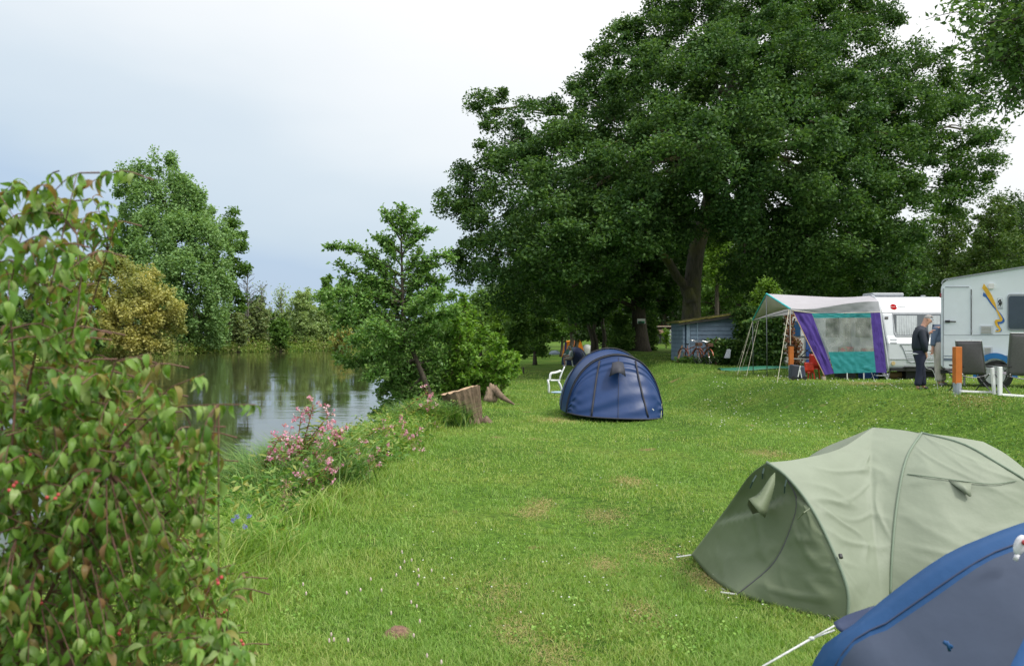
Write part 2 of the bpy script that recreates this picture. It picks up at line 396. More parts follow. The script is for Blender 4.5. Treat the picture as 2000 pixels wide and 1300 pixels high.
for px, py, r in ((1040,992,.22),(1180,998,.25),(1285,1076,.30),(975,1160,.28),(1060,975,.2),(1090,820,.5),(1180,1100,.2),(1380,1120,.25),(1010,1230,.2),(1080,1285,.22),(1400,1135,.2),(1250,1200,.2),(1230,940,.25),(1500,880,.35),(1900,840,.5),(1700,790,.6)):
    Y_ = 1.9*F/(py-650); WORN.append(((px-1000)/F*Y_, Y_, r))
x, y = sample_view(850000, 2.6, 46); xe = np.interp(y, ED_Y, ED_X)
k = (x > xe-.3) & keep(x, y); x, y = x[k], y[k]
for sx, sy, sr in WORN:
    dd = ((x-sx)/sr)**2+((y-sy)/(sr*1.6))**2; k = ~((dd < 1) & (RNG.random(len(x)) < .8*(1-dd)+.1)); x, y = x[k], y[k]
k = (vn(x, y, .16, 1)*.5+vn(x, y, .55, 2)*.5) > .14+.30*RNG.random(len(x)); x, y = x[k], y[k]
h = (.018+.034*RNG.random(len(x)))*(1+.6*np.clip((np.interp(y,ED_Y,ED_X)+.9-x)/.9, 0, 1))
h *= .45+.9*vn(x,y,.22,5)+.5*vn(x,y,1.3,6)
w = np.maximum(.0035, y*.00055)*(.7+.6*RNG.random(len(x)))
tag(blades('lawn_grass', x, y, h*(1+y*.01), w, .9, M_lawn), 'short mown lawn grass covering the bank and terrace', 'grass', kind='stuff')
R = RNG; dx_, dy_ = [], []
for sx, sy, sr in WORN: m_ = int(2600*sr/.25/(1+sy*.05)); dx_.append(sx+R.normal(size=m_)*sr*.55); dy_.append(sy+R.normal(size=m_)*sr*.9)
dx_ = np.concatenate(dx_); dy_ = np.concatenate(dy_)
M_dry = leafmat('dry_grass', [(.28,.24,.08),(.42,.34,.14),(.34,.36,.10),(.50,.36,.22)], trans=.2)
tag(blades('dry_grass', dx_, dy_, .008+.018*R.random(len(dx_)), np.maximum(.004, dy_*.0006), 1.6, M_dry), 'straw coloured dry grass in the worn patches of the lawn', 'grass', kind='stuff')
# broad leaved herbs in the turf
x, y = sample_view(26000, 2.6, 16); k = (x > np.interp(y, ED_Y, ED_X)-.1) & keep(x,y) & (vn(x,y,.5,9) > .55); x, y = x[k], y[k]
M_herb = leafmat('clover_leaf', [(.13,.27,.04),(.20,.37,.06),(.30,.47,.11)], trans=.3)
tag(leaves('clover_leaves', np.stack([x,y,H(x,y)+.025],1), .022, M_herb, None, .9, 1.2), 'broad clover leaves mixed into the near lawn', 'ground cover', kind='stuff')
# long fringe grass along the bank edge
x, y = sample_view(170000, 2.2, 45, 1.5); xe = np.interp(y, ED_Y, ED_X); xs_ = np.interp(y, SH_Y, SH_X)
d = xe-x; k = (d > -.75-.25*np.sin(y*1.9)) & (x > xs_-.1) & (RNG.random(len(x)) < np.clip((d+1.0)/1.0, .1, 1)); x, y, d = x[k], y[k], d[k]
h = (.05+.24*RNG.random(len(x))**1.5)*np.clip((d+.9)/1.3, .35, 1.2)*(.45+1.0*vn(x,y,.3,11))
w = np.maximum(.0055, y*.0008)*(.7+.6*RNG.random(len(x)))
tag(blades('fringe_grass', x, y, h, w, 1.0, M_bankgrass), 'longer unmown grass fringe along the river bank edge', 'grass', kind='stuff')
# coarser herbs on the terrace slope, darkened so their colour carries its shading
x, y = sample_view(60000, 6, 34, 1.2, .6); ft = np.interp(y, FT_Y, FT_X); tp = np.interp(y, FT_Y, TP_X); k = (x > ft-.6) & (x < tp+.2) & (vn(x,y,.7,21)+.35*vn(x,y,.2,22) > .50) & keep(x,y); x, y = x[k], y[k]
M_slope = leafmat('slope_shade_herbs', [(.06,.14,.03),(.09,.21,.035),(.14,.28,.05)], trans=.3)
tag(leaves('slope_shade_herbs', np.stack([x,y,H(x,y)+.03+.04*RNG.random(len(x))],1), .05, M_slope, None, .7, .8), 'darker coarse herbs on the grassy slope below the terrace, tone also standing in for its shade', 'ground cover', kind='stuff')
# leafy herbs tangled along the bank
hx, hy, hh_ = [], [], []
R = RNG
for i in range(300):
    cy = R.uniform(6.5, 19); cx = float(np.interp(cy, ED_Y, ED_X))-R.uniform(-.15, 2.0)*min(1, .5+cy/20); m_ = R.integers(25, 70); top = R.uniform(.15, .62)
    u_ = R.random(m_); hx.append(cx+R.normal(size=m_)*(.04+.09*u_)); hy.append(cy+R.normal(size=m_)*(.04+.09*u_)); hh_.append(H(hx[-1], hy[-1])+u_*top)
M_bherb = leafmat('bank_herb_leaf', [(.06,.15,.03),(.10,.23,.04),(.16,.32,.06),(.26,.38,.10),(.40,.40,.12)], trans=.35)
tag(leaves('bank_herbs', np.stack([np.concatenate(hx), np.concatenate(hy), np.concatenate(hh_)], 1), .085, M_bherb, None, .32, .5), 'tangled leafy herbs growing between the grasses on the river bank', 'herbs', kind='stuff')
# tall sedge tufts by the water
R = RNG
def tufts(centers, per, rad, hh, name, label, mat, lean=1.1, w0=.007):
    X_, Y_, H_ = [], [], []
    for cx, cy, sc in centers:
        n = int(per*sc); X_.append(cx+R.normal(size=n)*rad*sc); Y_.append(cy+R.normal(size=n)*rad*sc); H_.append(hh*sc*(.5+.7*R.random(n)))
    x = np.concatenate(X_); y = np.concatenate(Y_); h = np.concatenate(H_)
    return tag(blades(name, x, y, h, w0*(.7+.6*R.random(len(x)))*np.maximum(1, y/10), lean, mat), label, 'grass', kind='stuff')
tufts([(-3.5,10.4,1.1),(-3.0,9.6,1.0),(-3.9,11.2,1.1),(-2.6,9.2,.8),(-3.2,12,.9),(-2.6,10.6,.9),(-2.9,11.3,1),(-2.2,10,.7),(-4.4,10.4,1),(-4.6,12,1),(-3.9,13,1),(-1.45,16.45,.8),(-1.8,16.6,.9),(-1.15,16.3,.55),(-2.1,16.2,.8)], 620, .28, .72, 'sedge', 'tall dark green sedge tufts below the pink flowers by the water', M_sedge, w0=.012)
tufts([(-2.5,7.4,.8),(-2.9,8.2,.9),(-2.2,6.7,.7),(-2.7,6.6,.9),(-3.2,7.2,1),(-2.1,8.2,.6),(-2.0,9.0,.5),(-2.3,5.8,.8),(-2.0,12.6,.7),(-2.3,13.4,.9),(-2.0,14.6,.8),(-1.9,15.8,.9),(-1.6,16.6,.9),(-2.5,15.4,.9),(-1.35,17.1,.5),(-1.8,17.6,.8),(-2.7,14.2,.9),(-2.1,16.9,.9)], 640, .25, .52, 'meadow_grass', 'long pale meadow grass tufts hanging over the river bank', M_bankgrass, w0=.009)
# ------------------------------------------------------------------ trees
B_oak = barkmat('oak_bark', (.105,.095,.072), moss=(.12,.12,.035)); B_dark = barkmat('dark_bark', (.075,.062,.045)); B_grey = barkmat('grey_bark', (.17,.16,.14)); B_red = barkmat('reddish_bark', (.14,.085,.05))
L_oak = leafmat('oak_leaf', [(.028,.072,.022),(.044,.11,.03),(.07,.155,.04),(.12,.22,.06)], trans=.3, gain=1.0, patch=[(.035,.085,.022),(.06,.135,.032),(.095,.19,.045),(.15,.26,.065)], pscale=.35)
L_dark = leafmat('dark_leaf', [(.03,.07,.018),(.05,.11,.025),(.085,.16,.035)], trans=.3)
L_mid = leafmat('mid_leaf', [(.07,.15,.03),(.11,.22,.045),(.17,.30,.07)], trans=.38)
L_lime = leafmat('lime_leaf', [(.09,.18,.02),(.14,.27,.035),(.22,.36,.06)], trans=.4)
L_pop = leafmat('poplar_leaf', [(.14,.26,.09),(.20,.35,.12),(.29,.44,.17)], trans=.3)
L_gold = leafmat('golden_leaf', [(.20,.25,.08),(.28,.31,.09),(.36,.37,.12)], trans=.3, patch=[(.37,.37,.11),(.48,.46,.14),(.58,.54,.20)], pscale=.16)
L_olive = leafmat('olive_leaf', [(.22,.33,.12),(.30,.42,.16),(.40,.50,.22)], trans=.3)
L_rust = leafmat('rusty_leaf', [(.16,.25,.10),(.22,.30,.12),(.28,.30,.15)], trans=.3, patch=[(.17,.25,.09),(.25,.31,.12)], pscale=.3)
L_alder = leafmat('alder_leaf', [(.08,.18,.04),(.13,.28,.06),(.20,.37,.09),(.30,.46,.17)], trans=.35, rough=.4)
L_bush = leafmat('bright_bush_leaf', [(.07,.17,.02),(.13,.27,.03),(.20,.38,.05),(.27,.44,.10)], trans=.4, rough=.42)

# --- great oak
def gp(x, y): return G(x, y)
ob = gp(350/F*44, 44); OY = 44
spec = [ # px, py, Y, r px
 (1350,60,44,95),(1460,40,43,90),(1570,60,44,85),(1660,110,45,75),(1700,190,43,85),(1800,130,44,60),(1880,185,45,55),(1850,260,43,75),(1900,320,42,50),(1860,370,44,50),(1790,330,41,80),
 (1240,110,44,70),(1190,150,45,65),(1180,230,42,75),(1290,180,40,100),(1400,160,38,110),(1520,170,38,105),(1620,230,38,95),(1700,300,38,90),(1750,220,41,80),(1640,20,46,60),(1320,10,45,55),(1560,-20,45,80),(1440,-50,45,90),
 (960,215,44,42),(985,280,43,55),(1060,250,44,60),(1100,300,41,75),(1010,350,41,70),(930,380,43,45),(890,395,43,38),(960,430,41,60),(1070,400,38,85),(1180,350,38,95),(1300,300,36,100),(1420,290,35,100),(1540,300,35,100),(1650,370,36,90),(1760,410,38,70),
 (940,500,42,50),(905,520,43,35),(1000,500,39,65),(1090,490,37,70),(1160,470,36,75),(1240,420,36,80),(1340,390,38,70),(1500,400,36,85),(1600,450,37,85),(1690,470,39,75),(1740,520,41,60),(1590,520,40,70),(1510,480,38,60),(1640,560,43,55),(1300,450,38,45),(1250,470,37,40),(1440,390,36,60),(1420,440,37,35),(1210,500,38,40),(1480,450,37,50),(1560,480,37,50),(1320,430,40,40),(1450,540,41,35),
 (1050,560,41,55),(1120,560,40,55),(990,570,42,38),(1180,540,42,55),
 (1400,220,50,110),(1250,300,50,110),(1550,250,50,110),(1120,380,50,90),(1650,380,50,100),(1450,420,50,80),(1470,500,46,55),
 (900,345,44,30),(1130,190,45,35),(1925,260,44,28),(1225,60,45,35),(1720,20,45,40),(1660,0,46,50),(1500,90,40,80),(1600,140,40,80)]
blobs = [blob(*s) for s in spec]
trunk = [ob-V3(0,0,.2), P(1350,640,44), P(1352,560,44), P(1362,480,44), P(1385,400,44), P(1405,280,44.5), P(1430,150,45), P(1450,30,45)]
t_oak = tree('oak_tree', 'huge spreading oak with dark green crown and thick grey mossy trunk behind the blue shed', 'tree', ob, blobs, 2150, 480000, .72, .172, L_oak, B_oak, trunk, [.50,.48,.45,.42,.38,.28,.2,.1], seed=3, shell=.5, twig=1, imin=8, lup=.03, flat=.68)
mb = MB()
limb(mb, P(1342,575,44), P(1290,490,43), .30, .20, .05, 10, 6, 5, up=.05); limb(mb, P(1292,492,43), P(1150,420,41), .20, .08, .1, 8, 6, 6, up=.08)
limb(mb, P(1392,400,44), P(1330,300,43), .22, .12, .1, 8, 6, 8, up=.1); limb(mb, P(1392,400,44.2), P(1520,300,42), .22, .10, .1, 8, 6, 9, up=.12)
limb(mb, P(1350,590,43.6), P(1342,565,43.6), .34, .3, .02, 10, 3, 11)
mb.build('lower_limb', B_oak, t_oak, smooth=True)
mb = MB(); R_ = random.Random(4)   # dead hanging twig, pale
pts = [P(1468,440,37.5), P(1476,470,37.4), P(1486,500,37.4), P(1500,515,37.3)]
mb.tube(resample(pts, 8), [.04,.035,.03,.025,.02,.02,.015,.01], 5)
for a, b in (((1476,470),(1484,480)),((1486,500),(1480,515)),((1484,492),(1496,497))): limb(mb, P(*a,37.4), P(*b,37.4), .02, .008, .1, 4, 4, 3)
mb.build('dead_twig', B_grey, t_oak)

# --- second tree left of the shed carrying a sign
b2 = gp(250/F*50+.05, 50)
spec = [(1240,480,50,80),(1170,520,50,70),(1300,520,51,70),(1110,540,50,60),(1200,420,51,90),(1290,440,52,80),(1230,560,50,50),(1150,590,49,45),(1060,520,50,60),(1290,590,52,45)]
t2 = tree('shade_tree', 'dark brown trunked tree with a small green and white sign nailed on it', 'tree', b2, [blob(*s) for s in spec], 260, 45000, .7, .28, L_oak, B_dark, [b2-V3(0,0,.2), P(1248,620,50), P(1243,560,50), P(1240,500,50), P(1235,420,50)], [.50,.44,.40,.34,.2], seed=12, twig=1)
sg = thing('tree_sign', 'small white and green rectangular sign fixed to the dark trunk left of the shed', 'sign', P(1252,627,49.4))
MB().box(P(1252.5,627,49.42), (.50,.03,.31)).build('sign_board', plain('sign_white', (.75,.76,.74)), sg, bevel=.005)
MB().box(P(1252.5,629,49.39), (.42,.012,.14)).build('green_field', plain('sign_green', (.03,.25,.12)), sg)
MB().prism([P(1247,630,49.37),P(1250,626,49.37),P(1253,629,49.37),P(1258,630,49.37),P(1258,632,49.37),P(1247,632,49.37)], (0,.004,0)).build('picture_mark', plain('sign_dark', (.02,.06,.04)), sg)

# --- generic trees, each crown made of its own clumps
def auto_tree(name, label, px, Y, top, r, lmat, bmat, low=None, seed=1, nleaf=9000, lsize=None, group=None, cat='tree', rc=None, nb=16, tr=.22, cone=0, wid=1.0, flat=.7, xw=None):
    """px: trunk column, top: crown top row, r: crown radius in photo pixels, low: crown bottom row"""
    R = random.Random(seed); x = xw if xw is not None else (px-1000)/F*Y; b = gp(x, Y); s = Y/F
    zt = CZ-(top-650)*s; zb = b.z+.8 if low is None else CZ-(low-650)*s; rr = r*s; hgt = zt-zb
    bl = []
    for i in range(nb):
        t = (i+.5)/nb; z = zb+hgt*t*.93
        prof = math.sqrt(max(.05, 1-(2*t-.85)**2/1.35)) if not cone else (1-t)*.9+.12
        a = i*2.4+R.random(); br = rr*(.36+.14*R.random())*(1 if not cone else .5+.5*(1-t))
        q = max(0, rr*prof-br)*(.75+.3*R.random())
        bl.append((V3(x+math.cos(a)*q, Y+math.sin(a)*q*wid, z), (br, br, br*(.85 if not cone else .6))))
    for i in range(3): bl.append((V3(x+R.uniform(-.2,.2)*rr, Y, zb+hgt*(.3+.22*i)), (rr*.5,rr*.5,rr*.5)))
    tk = [b-V3(0,0,.15), V3(x+R.uniform(-.2,.2), Y, b.z+hgt*.25), V3(x+R.uniform(-.05,.05)*rr, Y, zb+hgt*.5), V3(x, Y, zt-hgt*.08)]
    ls = lsize or max(.16, Y*.0034); lmatr = lmat
    return tree(name, label, cat, b, bl, int(nb*14), nleaf, rc or rr*.16+.12, ls, lmatr, bmat, tk, [tr,tr*.8,tr*.5,tr*.12], group, seed, .5, 1, flat=flat)
GW = 'dark trees of the wood behind the campsite'
wood = [ # px, Y, top, r, mat, nleaf
 (1030,88,420,75,0,'second dark tree from the left in the wood behind the great oak'),(1130,95,400,85,0,'dark tree in the wood behind the blue tunnel tent'),(1180,78,470,62,1,'mid green tree just left of the signed trunk'),
 (1295,92,400,80,0,'dark tree in the wood between the signed trunk and oak trunk'),(1400,74,430,70,1,'lighter green tree just right of the oak trunk'),(1440,90,380,85,0,'dark tree in the wood above the blue shed'),
 (1500,70,470,60,0,'dark low tree above the ivy beside the shed'),(1570,84,400,80,0,'dark tree in the wood above the awning peak'),(1690,80,420,75,0,'dark tree in the wood behind the awning caravan'),
 (1770,66,430,72,0,'dark tree rising behind the gap between both caravans'),(1850,72,400,80,2,'green tree rising behind the near caravan roof left end'),(1935,64,385,78,2,'green yellowish tree behind the near caravan at right edge'),(2030,70,370,85,0,'dark tree cut off by the right edge of the photo'),
 (1360,100,420,90,0,'dark tree directly behind the oak trunk'),(1240,100,430,90,0,'dark tree directly behind the signed trunk'),(1980,95,372,90,0,'far dark treetop above the near caravan'),(1720,100,440,90,0,'far dark tree in the wood behind both caravans')]
L_wood2 = leafmat('wood_leaf_yellowish', [(.045,.10,.022),(.08,.15,.03),(.13,.20,.045)], trans=.3)
for i, (px, Y, top, r, k, lab) in enumerate(wood):
    auto_tree('woodland_tree', lab, px, Y, top, r, (L_dark, L_mid, L_wood2)[k], B_dark, low=(655 if Y > 90 else 640), seed=100+i, nleaf=15000, group=GW, nb=18, tr=.3)
auto_tree('lime_tree', 'bright yellow green tree above the awning roof', 1655, 46, 478, 62, L_lime, B_dark, low=600, seed=31, nleaf=16000, lsize=.2, nb=16, wid=.7)
auto_tree('lime_tree', 'small bright green tree between the oak limbs', 1500, 60, 545, 42, L_lime, B_dark, low=640, seed=32, nleaf=8000, lsize=.2)
auto_tree('yellow_green_tree', 'yellow green tree glimpsed just right of the oak trunk fork', 1402, 66, 425, 34, L_lime, B_dark, low=560, seed=33, nleaf=6000, lsize=.22)  # leaf colour itself is yellow green, shared with the lime trees
auto_tree('conifer', 'drooping dark conifer behind the bushes left of the signed trunk', 1165, 60, 470, 48, L_dark, B_dark, low=668, seed=34, nleaf=12000, lsize=.22, cone=1, nb=20)
for i, px in enumerate((1160,1170,1182)):
    b = gp((px-1000)/F*56, 56); t = thing('slim_conifer', ['leftmost','middle','rightmost'][i]+' of three thin dark leaning trees below the conifer', 'tree', b, 'thin dark leaning trees')
    mb = MB(); limb(mb, b-V3(0,0,.1), P(px-16+i*3, 610, 56), .16, .1, .05, 8, 6, i); mb.build('trunk', B_dark, t, smooth=True)
    leaves('crown', clump_points([(P(px-16+i*3,598,56),(1.3,1.3,1.0)),(P(px-10+i*6,570,56),(1.2,1.2,1.0))], 14, 1600, .5, seed=60+i), .22, L_dark, t)
auto_tree('roundish_bush', 'grey green feathery bush left of the signed trunk', 1212, 50, 608, 30, L_mid, B_dark, low=684, seed=41, nleaf=9000, lsize=.13, cat='bush', xw=6.85, nb=12, tr=.06)
auto_tree('roundish_bush', 'grey green low bush right of the signed trunk', 1272, 51, 618, 15, L_mid, B_dark, low=684, seed=42, nleaf=4000, lsize=.13, cat='bush', nb=9, tr=.05)
auto_tree('sapling', 'thin pale green sapling in front of the brown chalet', 1301, 60, 640, 9, L_lime, B_dark, low=672, seed=43, nleaf=900, lsize=.14, nb=7, tr=.04)
# riverside trees left of the far lawn
riv = [(1045,55,560,36,'mid green tree at the far lawn edge left of the orange tent',1),(1010,50,600,32,'low round mid green tree beside the bright river bush',2),(985,62,560,42,'yellow green tree behind the bright river bush',3),
 (940,75,570,42,'green tree far down the bank right of the alder',1),(905,95,585,34,'grey green far tree between alder and oak crown',1),(1062,76,590,26,'small dark tree just left of the orange tent',0,662),(1095,74,560,34,'slim tree standing by the orange tent',1,656),(1120,84,560,36,'dark tree right behind the orange tent',0,655),(1020,75,520,44,'dark tree reaching up under the oak at left',0),(975,100,560,50,'blue green distant tree under the oak crown tip',0),(880,120,600,36,'distant bluish tree behind the alder top',0)]
for i, (px, Y, top, r, lab, k, *lw) in enumerate(riv):
    auto_tree('bank_tree', lab, px, Y, top, r, (L_dark,L_mid,L_mid,L_lime)[k], B_dark, low=(lw[0] if lw else None), seed=200+i, nleaf=9000, group='trees along the near river bank', nb=13, tr=.13)
# leaning twin trunks near orange tent
for i, px in enumerate((1116, 1127)):
    b = gp((px-1000)/F*66, 66); t = thing('slender_tree', ('left' if i == 0 else 'right')+' of two slender grey trunks in front of the orange tent', 'tree', b, 'slender trunks by the orange tent')
    mb = MB(); limb(mb, b-V3(0,0,.1), P(px-4+i*4,590,66), .2, .12, .03, 8, 6, i, up=.02); mb.build('trunk', B_dark, t, smooth=True)
    leaves('crown', clump_points([(P(px-6,585,66),(1.9,1.6,1.5)),(P(px+8,560,66),(1.8,1.6,1.5)),(P(px-2,620,66),(1.4,1.4,.9))], 30, 3600, .5, seed=70+i), .24, L_mid, t)

# --- far bank
def manual(name, label, base, spec, nc, nl, rc, ls, lm, bm, trunk, tr, seed, cat='tree', **kw):
    return tree(name, label, cat, base, [blob(*s) for s in spec], nc, nl, rc, ls, lm, bm, trunk, tr, None, seed, **kw)
PB = G(-48.5, 118)
manual('poplar_tree', 'tall broad grey green poplar rising above the far bank', PB, [(250,352,118,17,32),(275,345,118,15,30),(303,340,118,18,36),(335,358,118,18,34),(362,372,118,16,30),(285,400,117,30,45),(325,405,117,30,50),(360,410,117,28,48),(392,405,118,20,38),(415,440,118,20,42),(250,435,118,22,36),(300,460,115,40,55),(350,470,114,42,60),(400,480,114,34,55),(428,500,116,22,42),(258,500,118,28,40),(235,470,119,24),(300,520,114,55),(360,545,112,58),(415,560,115,40),(340,600,113,50),(390,620,114,50),(300,590,116,45),(430,620,118,26),(225,510,119,28),(445,470,119,18),(330,330,119,18,22),(375,385,118,20,26),(240,385,119,18,26),(400,655,116,40),(350,665,116,40)],
  520, 80000, 1.0, .42, L_pop, B_dark, [PB, P(355,640,118), P(350,560,118), P(335,450,118), P(310,360,118)], [.8,.6,.5,.35,.1], 21, shell=.5, twig=2, flat=1.5)
manual('poplar_tree', 'thin dark green poplar behind the right side of the broad poplar', G(-44,124), [(455,470,124,22),(465,520,124,20),(450,430,124,14,20),(445,560,124,24),(460,590,124,20),(470,480,124,12)], 70, 7000, 1.0, .45, L_mid, B_dark, [G(-44,124), P(450,600,124), P(452,520,124), P(455,450,124)], [.4,.3,.2,.06], 22)
manual('golden_willow', 'rounded golden yellow willow hanging over the far water', G(-52.5,97), [(165,560,97,45),(225,550,96,48),(280,570,95,45),(320,605,95,38),(250,620,94,50),(180,620,95,50),(310,650,95,38),(250,665,94,40),(130,560,98,40),(120,620,97,45),(340,630,96,24),(200,520,98,30),(160,520,98,30)], 360, 46000, .8, .34, L_gold, B_dark, [G(-52.5,97), P(215,640,97), P(210,590,97), P(205,545,97)], [.4,.35,.25,.1], 23, cat='tree', flat=1.1)
manual('riverside_bush', 'dark green leafy bush at the waterline left of the golden willow', G(-54.5,92), [(60,640,90,45),(110,660,90,40),(160,665,91,38),(20,630,92,50),(90,600,93,40),(30,580,94,45),(-40,610,94,60)], 180, 20000, .8, .32, L_dark, B_dark, [G(-54.5,92), P(70,660,92), P(65,620,92), P(60,580,92)], [.3,.25,.2,.1], 24, cat='bush')
auto_tree('riverside_bush', 'greyish brown bush on the far bank right of the poplar foot', 465, 120, 612, 24, L_rust, B_dark, low=668, seed=51, nleaf=5000, nb=10, cat='bush', group='bushes along the far river bank', lsize=.4)
auto_tree('riverside_bush', 'rusty brown green bush around the foot of the bare tree', 505, 126, 590, 28, L_rust, B_dark, low=672, seed=52, nleaf=7000, nb=12, cat='bush', group='bushes along the far river bank', lsize=.4)
auto_tree('round_tree', 'dark green domed tree on the skyline behind the bare tree', 500, 160, 582, 30, L_dark, B_dark, low=650, seed=53, nleaf=5000, nb=10, lsize=.55)
auto_tree('round_tree', 'low dark green tree far away right of the bare tree', 538, 170, 610, 14, L_mid, B_dark, low=650, seed=54, nleaf=2500, nb=8, lsize=.55)
auto_tree('willow_tree', 'pale olive willow leaning over the far bend of the river', 592, 132, 562, 40, L_olive, B_dark, low=682, seed=55, nleaf=12000, nb=16, lsize=.36, wid=.8)
auto_tree('willow_tree', 'pale olive smaller willow touching the water beyond the bend', 632, 134, 600, 32, L_olive, B_dark, low=684, seed=56, nleaf=8000, nb=12, lsize=.36, wid=.8)
auto_tree('riverside_bush', 'golden olive bush just left of the alder leaves', 668, 128, 636, 24, L_gold, B_dark, low=682, seed=57, nleaf=5000, nb=10, cat='bush', group='bushes along the far river bank', lsize=.36, xw=-27.3)
auto_tree('riverside_bush', 'light green bush beside the olive willow on the far bank', 548, 126, 625, 22, L_mid, B_dark, low=676, seed=58, nleaf=5000, nb=10, cat='bush', group='bushes along the far river bank', lsize=.38)
auto_tree('distant_poplar', 'left one of the distant green poplars behind the alder', 640, 165, 532, 22, L_mid, B_dark, low=660, seed=59, nleaf=7000, nb=14, lsize=.5, wid=.8)
auto_tree('distant_poplar', 'right one of the distant green poplars behind the alder', 668, 170, 545, 24, L_pop, B_dark, low=660, seed=60, nleaf=7000, nb=14, lsize=.5, wid=.8)
auto_tree('distant_poplar', 'third distant tree wholly behind the alder foliage', 705, 160, 575, 30, L_mid, B_dark, low=670, seed=61, nleaf=6000, nb=12, lsize=.5)
# sparse pale tree, bare tree
def bare(name, label, px, Y, top, spread, seed, leafm=None, nl=0, bm=None):
    b = gp((px-1000)/F*Y, Y); t = thing(name, label, 'tree', b); R = random.Random(seed); mb = MB(); s = Y/F; zt = CZ-(top-650)*s; h = zt-b.z
    tk = resample([b-V3(0,0,.2), b+V3(.1,0,h*.35), b+V3(-.1,0,h*.7), b+V3(0,0,h)], 12); mb.tube(tk, np.linspace(.26,.04,12), 8)
    tips = []
    for i in range(34):
        k = R.randint(3,10); a = R.random()*6.28; L = spread*s*(1.15-k/13)*R.uniform(.6,1.1)
        e = tk[k]+V3(math.cos(a)*L, math.sin(a)*L, L*R.uniform(.7,1.5)); e.z = min(e.z, zt)
        pts = limb(mb, tk[k], e, .10*(1-k/14), .03, .15, 4, 5, i)
        for j in range(6):
            q = pts[R.randint(2,5)]; e2 = q+V3(R.gauss(0,1),R.gauss(0,1),R.uniform(.3,1.6))*L*.22; limb(mb, q, e2, .035, .018, .15, 3, 3, i*7+j); tips.append(e2)
    mb.build('trunk', bm or B_grey, t)
    if nl:
        pts = np.array([tuple(tips[R.randrange(len(tips))]) for _ in range(nl)])+RNG.normal(size=(nl,3))*.45; leaves('crown', pts, .36, leafm, t)
bare('bare_tree', 'leafless grey branched tree on the far bank right of the poplar', 484, 125, 530, 30, 5)
bare('thin_tree', 'thin half bare tree with rusty leaves right of the leafless tree', 512, 128, 556, 24, 6, L_rust, 260)
bare('thin_tree', 'thin pale tree with sparse light leaves left of the olive willow', 550, 134, 562, 20, 8, L_olive, 600)
# low plant band on far bank (stuff)
pts = []
for i in range(1400):
    y = R.uniform(58,150) if hasattr(R,'uniform') else 60
    x = float(np.interp(y, FA_Y, FA_X))-abs(float(RNG.normal()))*2.2+.9; hh = .5+1.3*random.random()
    m = 16; q = RNG.normal(size=(m,3))*np.array([.45,.45,.4])*[1,1,hh]; pts.append(np.array([x,y,max(hz(x,y),-1.0)+hh*.6])+q)
L_reed = leafmat('bank_weeds', [(.14,.24,.05),(.22,.32,.08),(.33,.40,.12),(.42,.34,.22)], trans=.3, patch=[(.18,.30,.05),(.28,.42,.08),(.42,.44,.16)], pscale=.15)
tag(leaves('far_bank_weeds', np.concatenate(pts), .34, L_reed, None, .4), 'low mixed weeds and reeds growing along the far waterline', 'weeds', kind='stuff')
# far-off wood (stuff) closing the horizon
def far_wood(name, label, x0, y0, x1, y1, h, n, mat, dep=22, ls=.8):
    t = RNG.random(n); w = RNG.random(n); x = x0+(x1-x0)*t+RNG.normal(size=n)*dep*.5; y = y0+(y1-y0)*t+RNG.normal(size=n)*dep*.4
    hh = h*(.75+.18*np.sin(t*31)+.10*np.sin(t*77+1)); z = H(x, y)+hh*w**.6
    tag(leaves(name, np.stack([x,y,z],1), ls, mat, None, .8), label, 'wood', kind='stuff')
L_far = leafmat('far_wood_leaf', [(.08,.14,.07),(.12,.19,.09),(.16,.23,.11)], trans=.2)
far_wood('far_wood', 'far off wood closing the horizon beyond the river', -190, 190, -20, 230, 8, 60000, L_far)
far_wood('far_wood', 'far off blue green wood behind the near bank trees', -4, 210, 60, 190, 17, 50000, L_far, 8)
far_wood('far_wood', 'dark far wood behind the campsite and caravans', 15, 125, 160, 105, 17, 60000, L_dark, 10, .8)
far_wood('far_wood', 'far wood to the left of the river', -100, 40, -120, 190, 8, 20000, L_far)

# --- overhanging oak branches at the top right (tree stands outside the frame)
b = G(17.5, 17)
t = thing('overhanging_oak', 'oak branches hanging into the top right corner with small lobed leaves', 'tree', b)
mb = MB(); mb.tube(resample([b-V3(0,0,.2), b+V3(0,0,3), b+V3(-.3,0,7), b+V3(-.6,0,11)], 10), np.linspace(.45,.15,10), 10)
tw = []
for i, (a, c) in enumerate([((2250,60),(1890,30)),((2250,60),(1960,120)),((2250,40),(1930,-40)),((2250,90),(1985,170)),((2250,0),(2010,-60)),((2100,70),(1920,90)),((2250,60),(2050,60)),((2200,40),(1950,60)),((2200,60),(1985,140)),((2200,0),(1900,-10)),((2250,80),(1975,195))]):
    pts = limb(mb, P(a[0],a[1],17), P(c[0],c[1],16.2+.35*i), .1, .015, .12, 6, 8, 80+i, up=-.03)
    for j in range(40):
        q = pts[random.randint(2,8)]; e = q+V3(random.gauss(0,.45),random.gauss(0,.5),random.gauss(-.15,.35)); tw.append(limb(mb, q, e, .012, .005, .15, 4, 4, i*50+j))
mb.build('trunk', B_dark, t, smooth=True)
pp = np.array([tuple(random.choice(q[1:])) for q in [random.choice(tw) for _ in range(15000)]])+RNG.normal(size=(15000,3))*.16
leaves('crown', pp, .14, L_oak, t, .5)
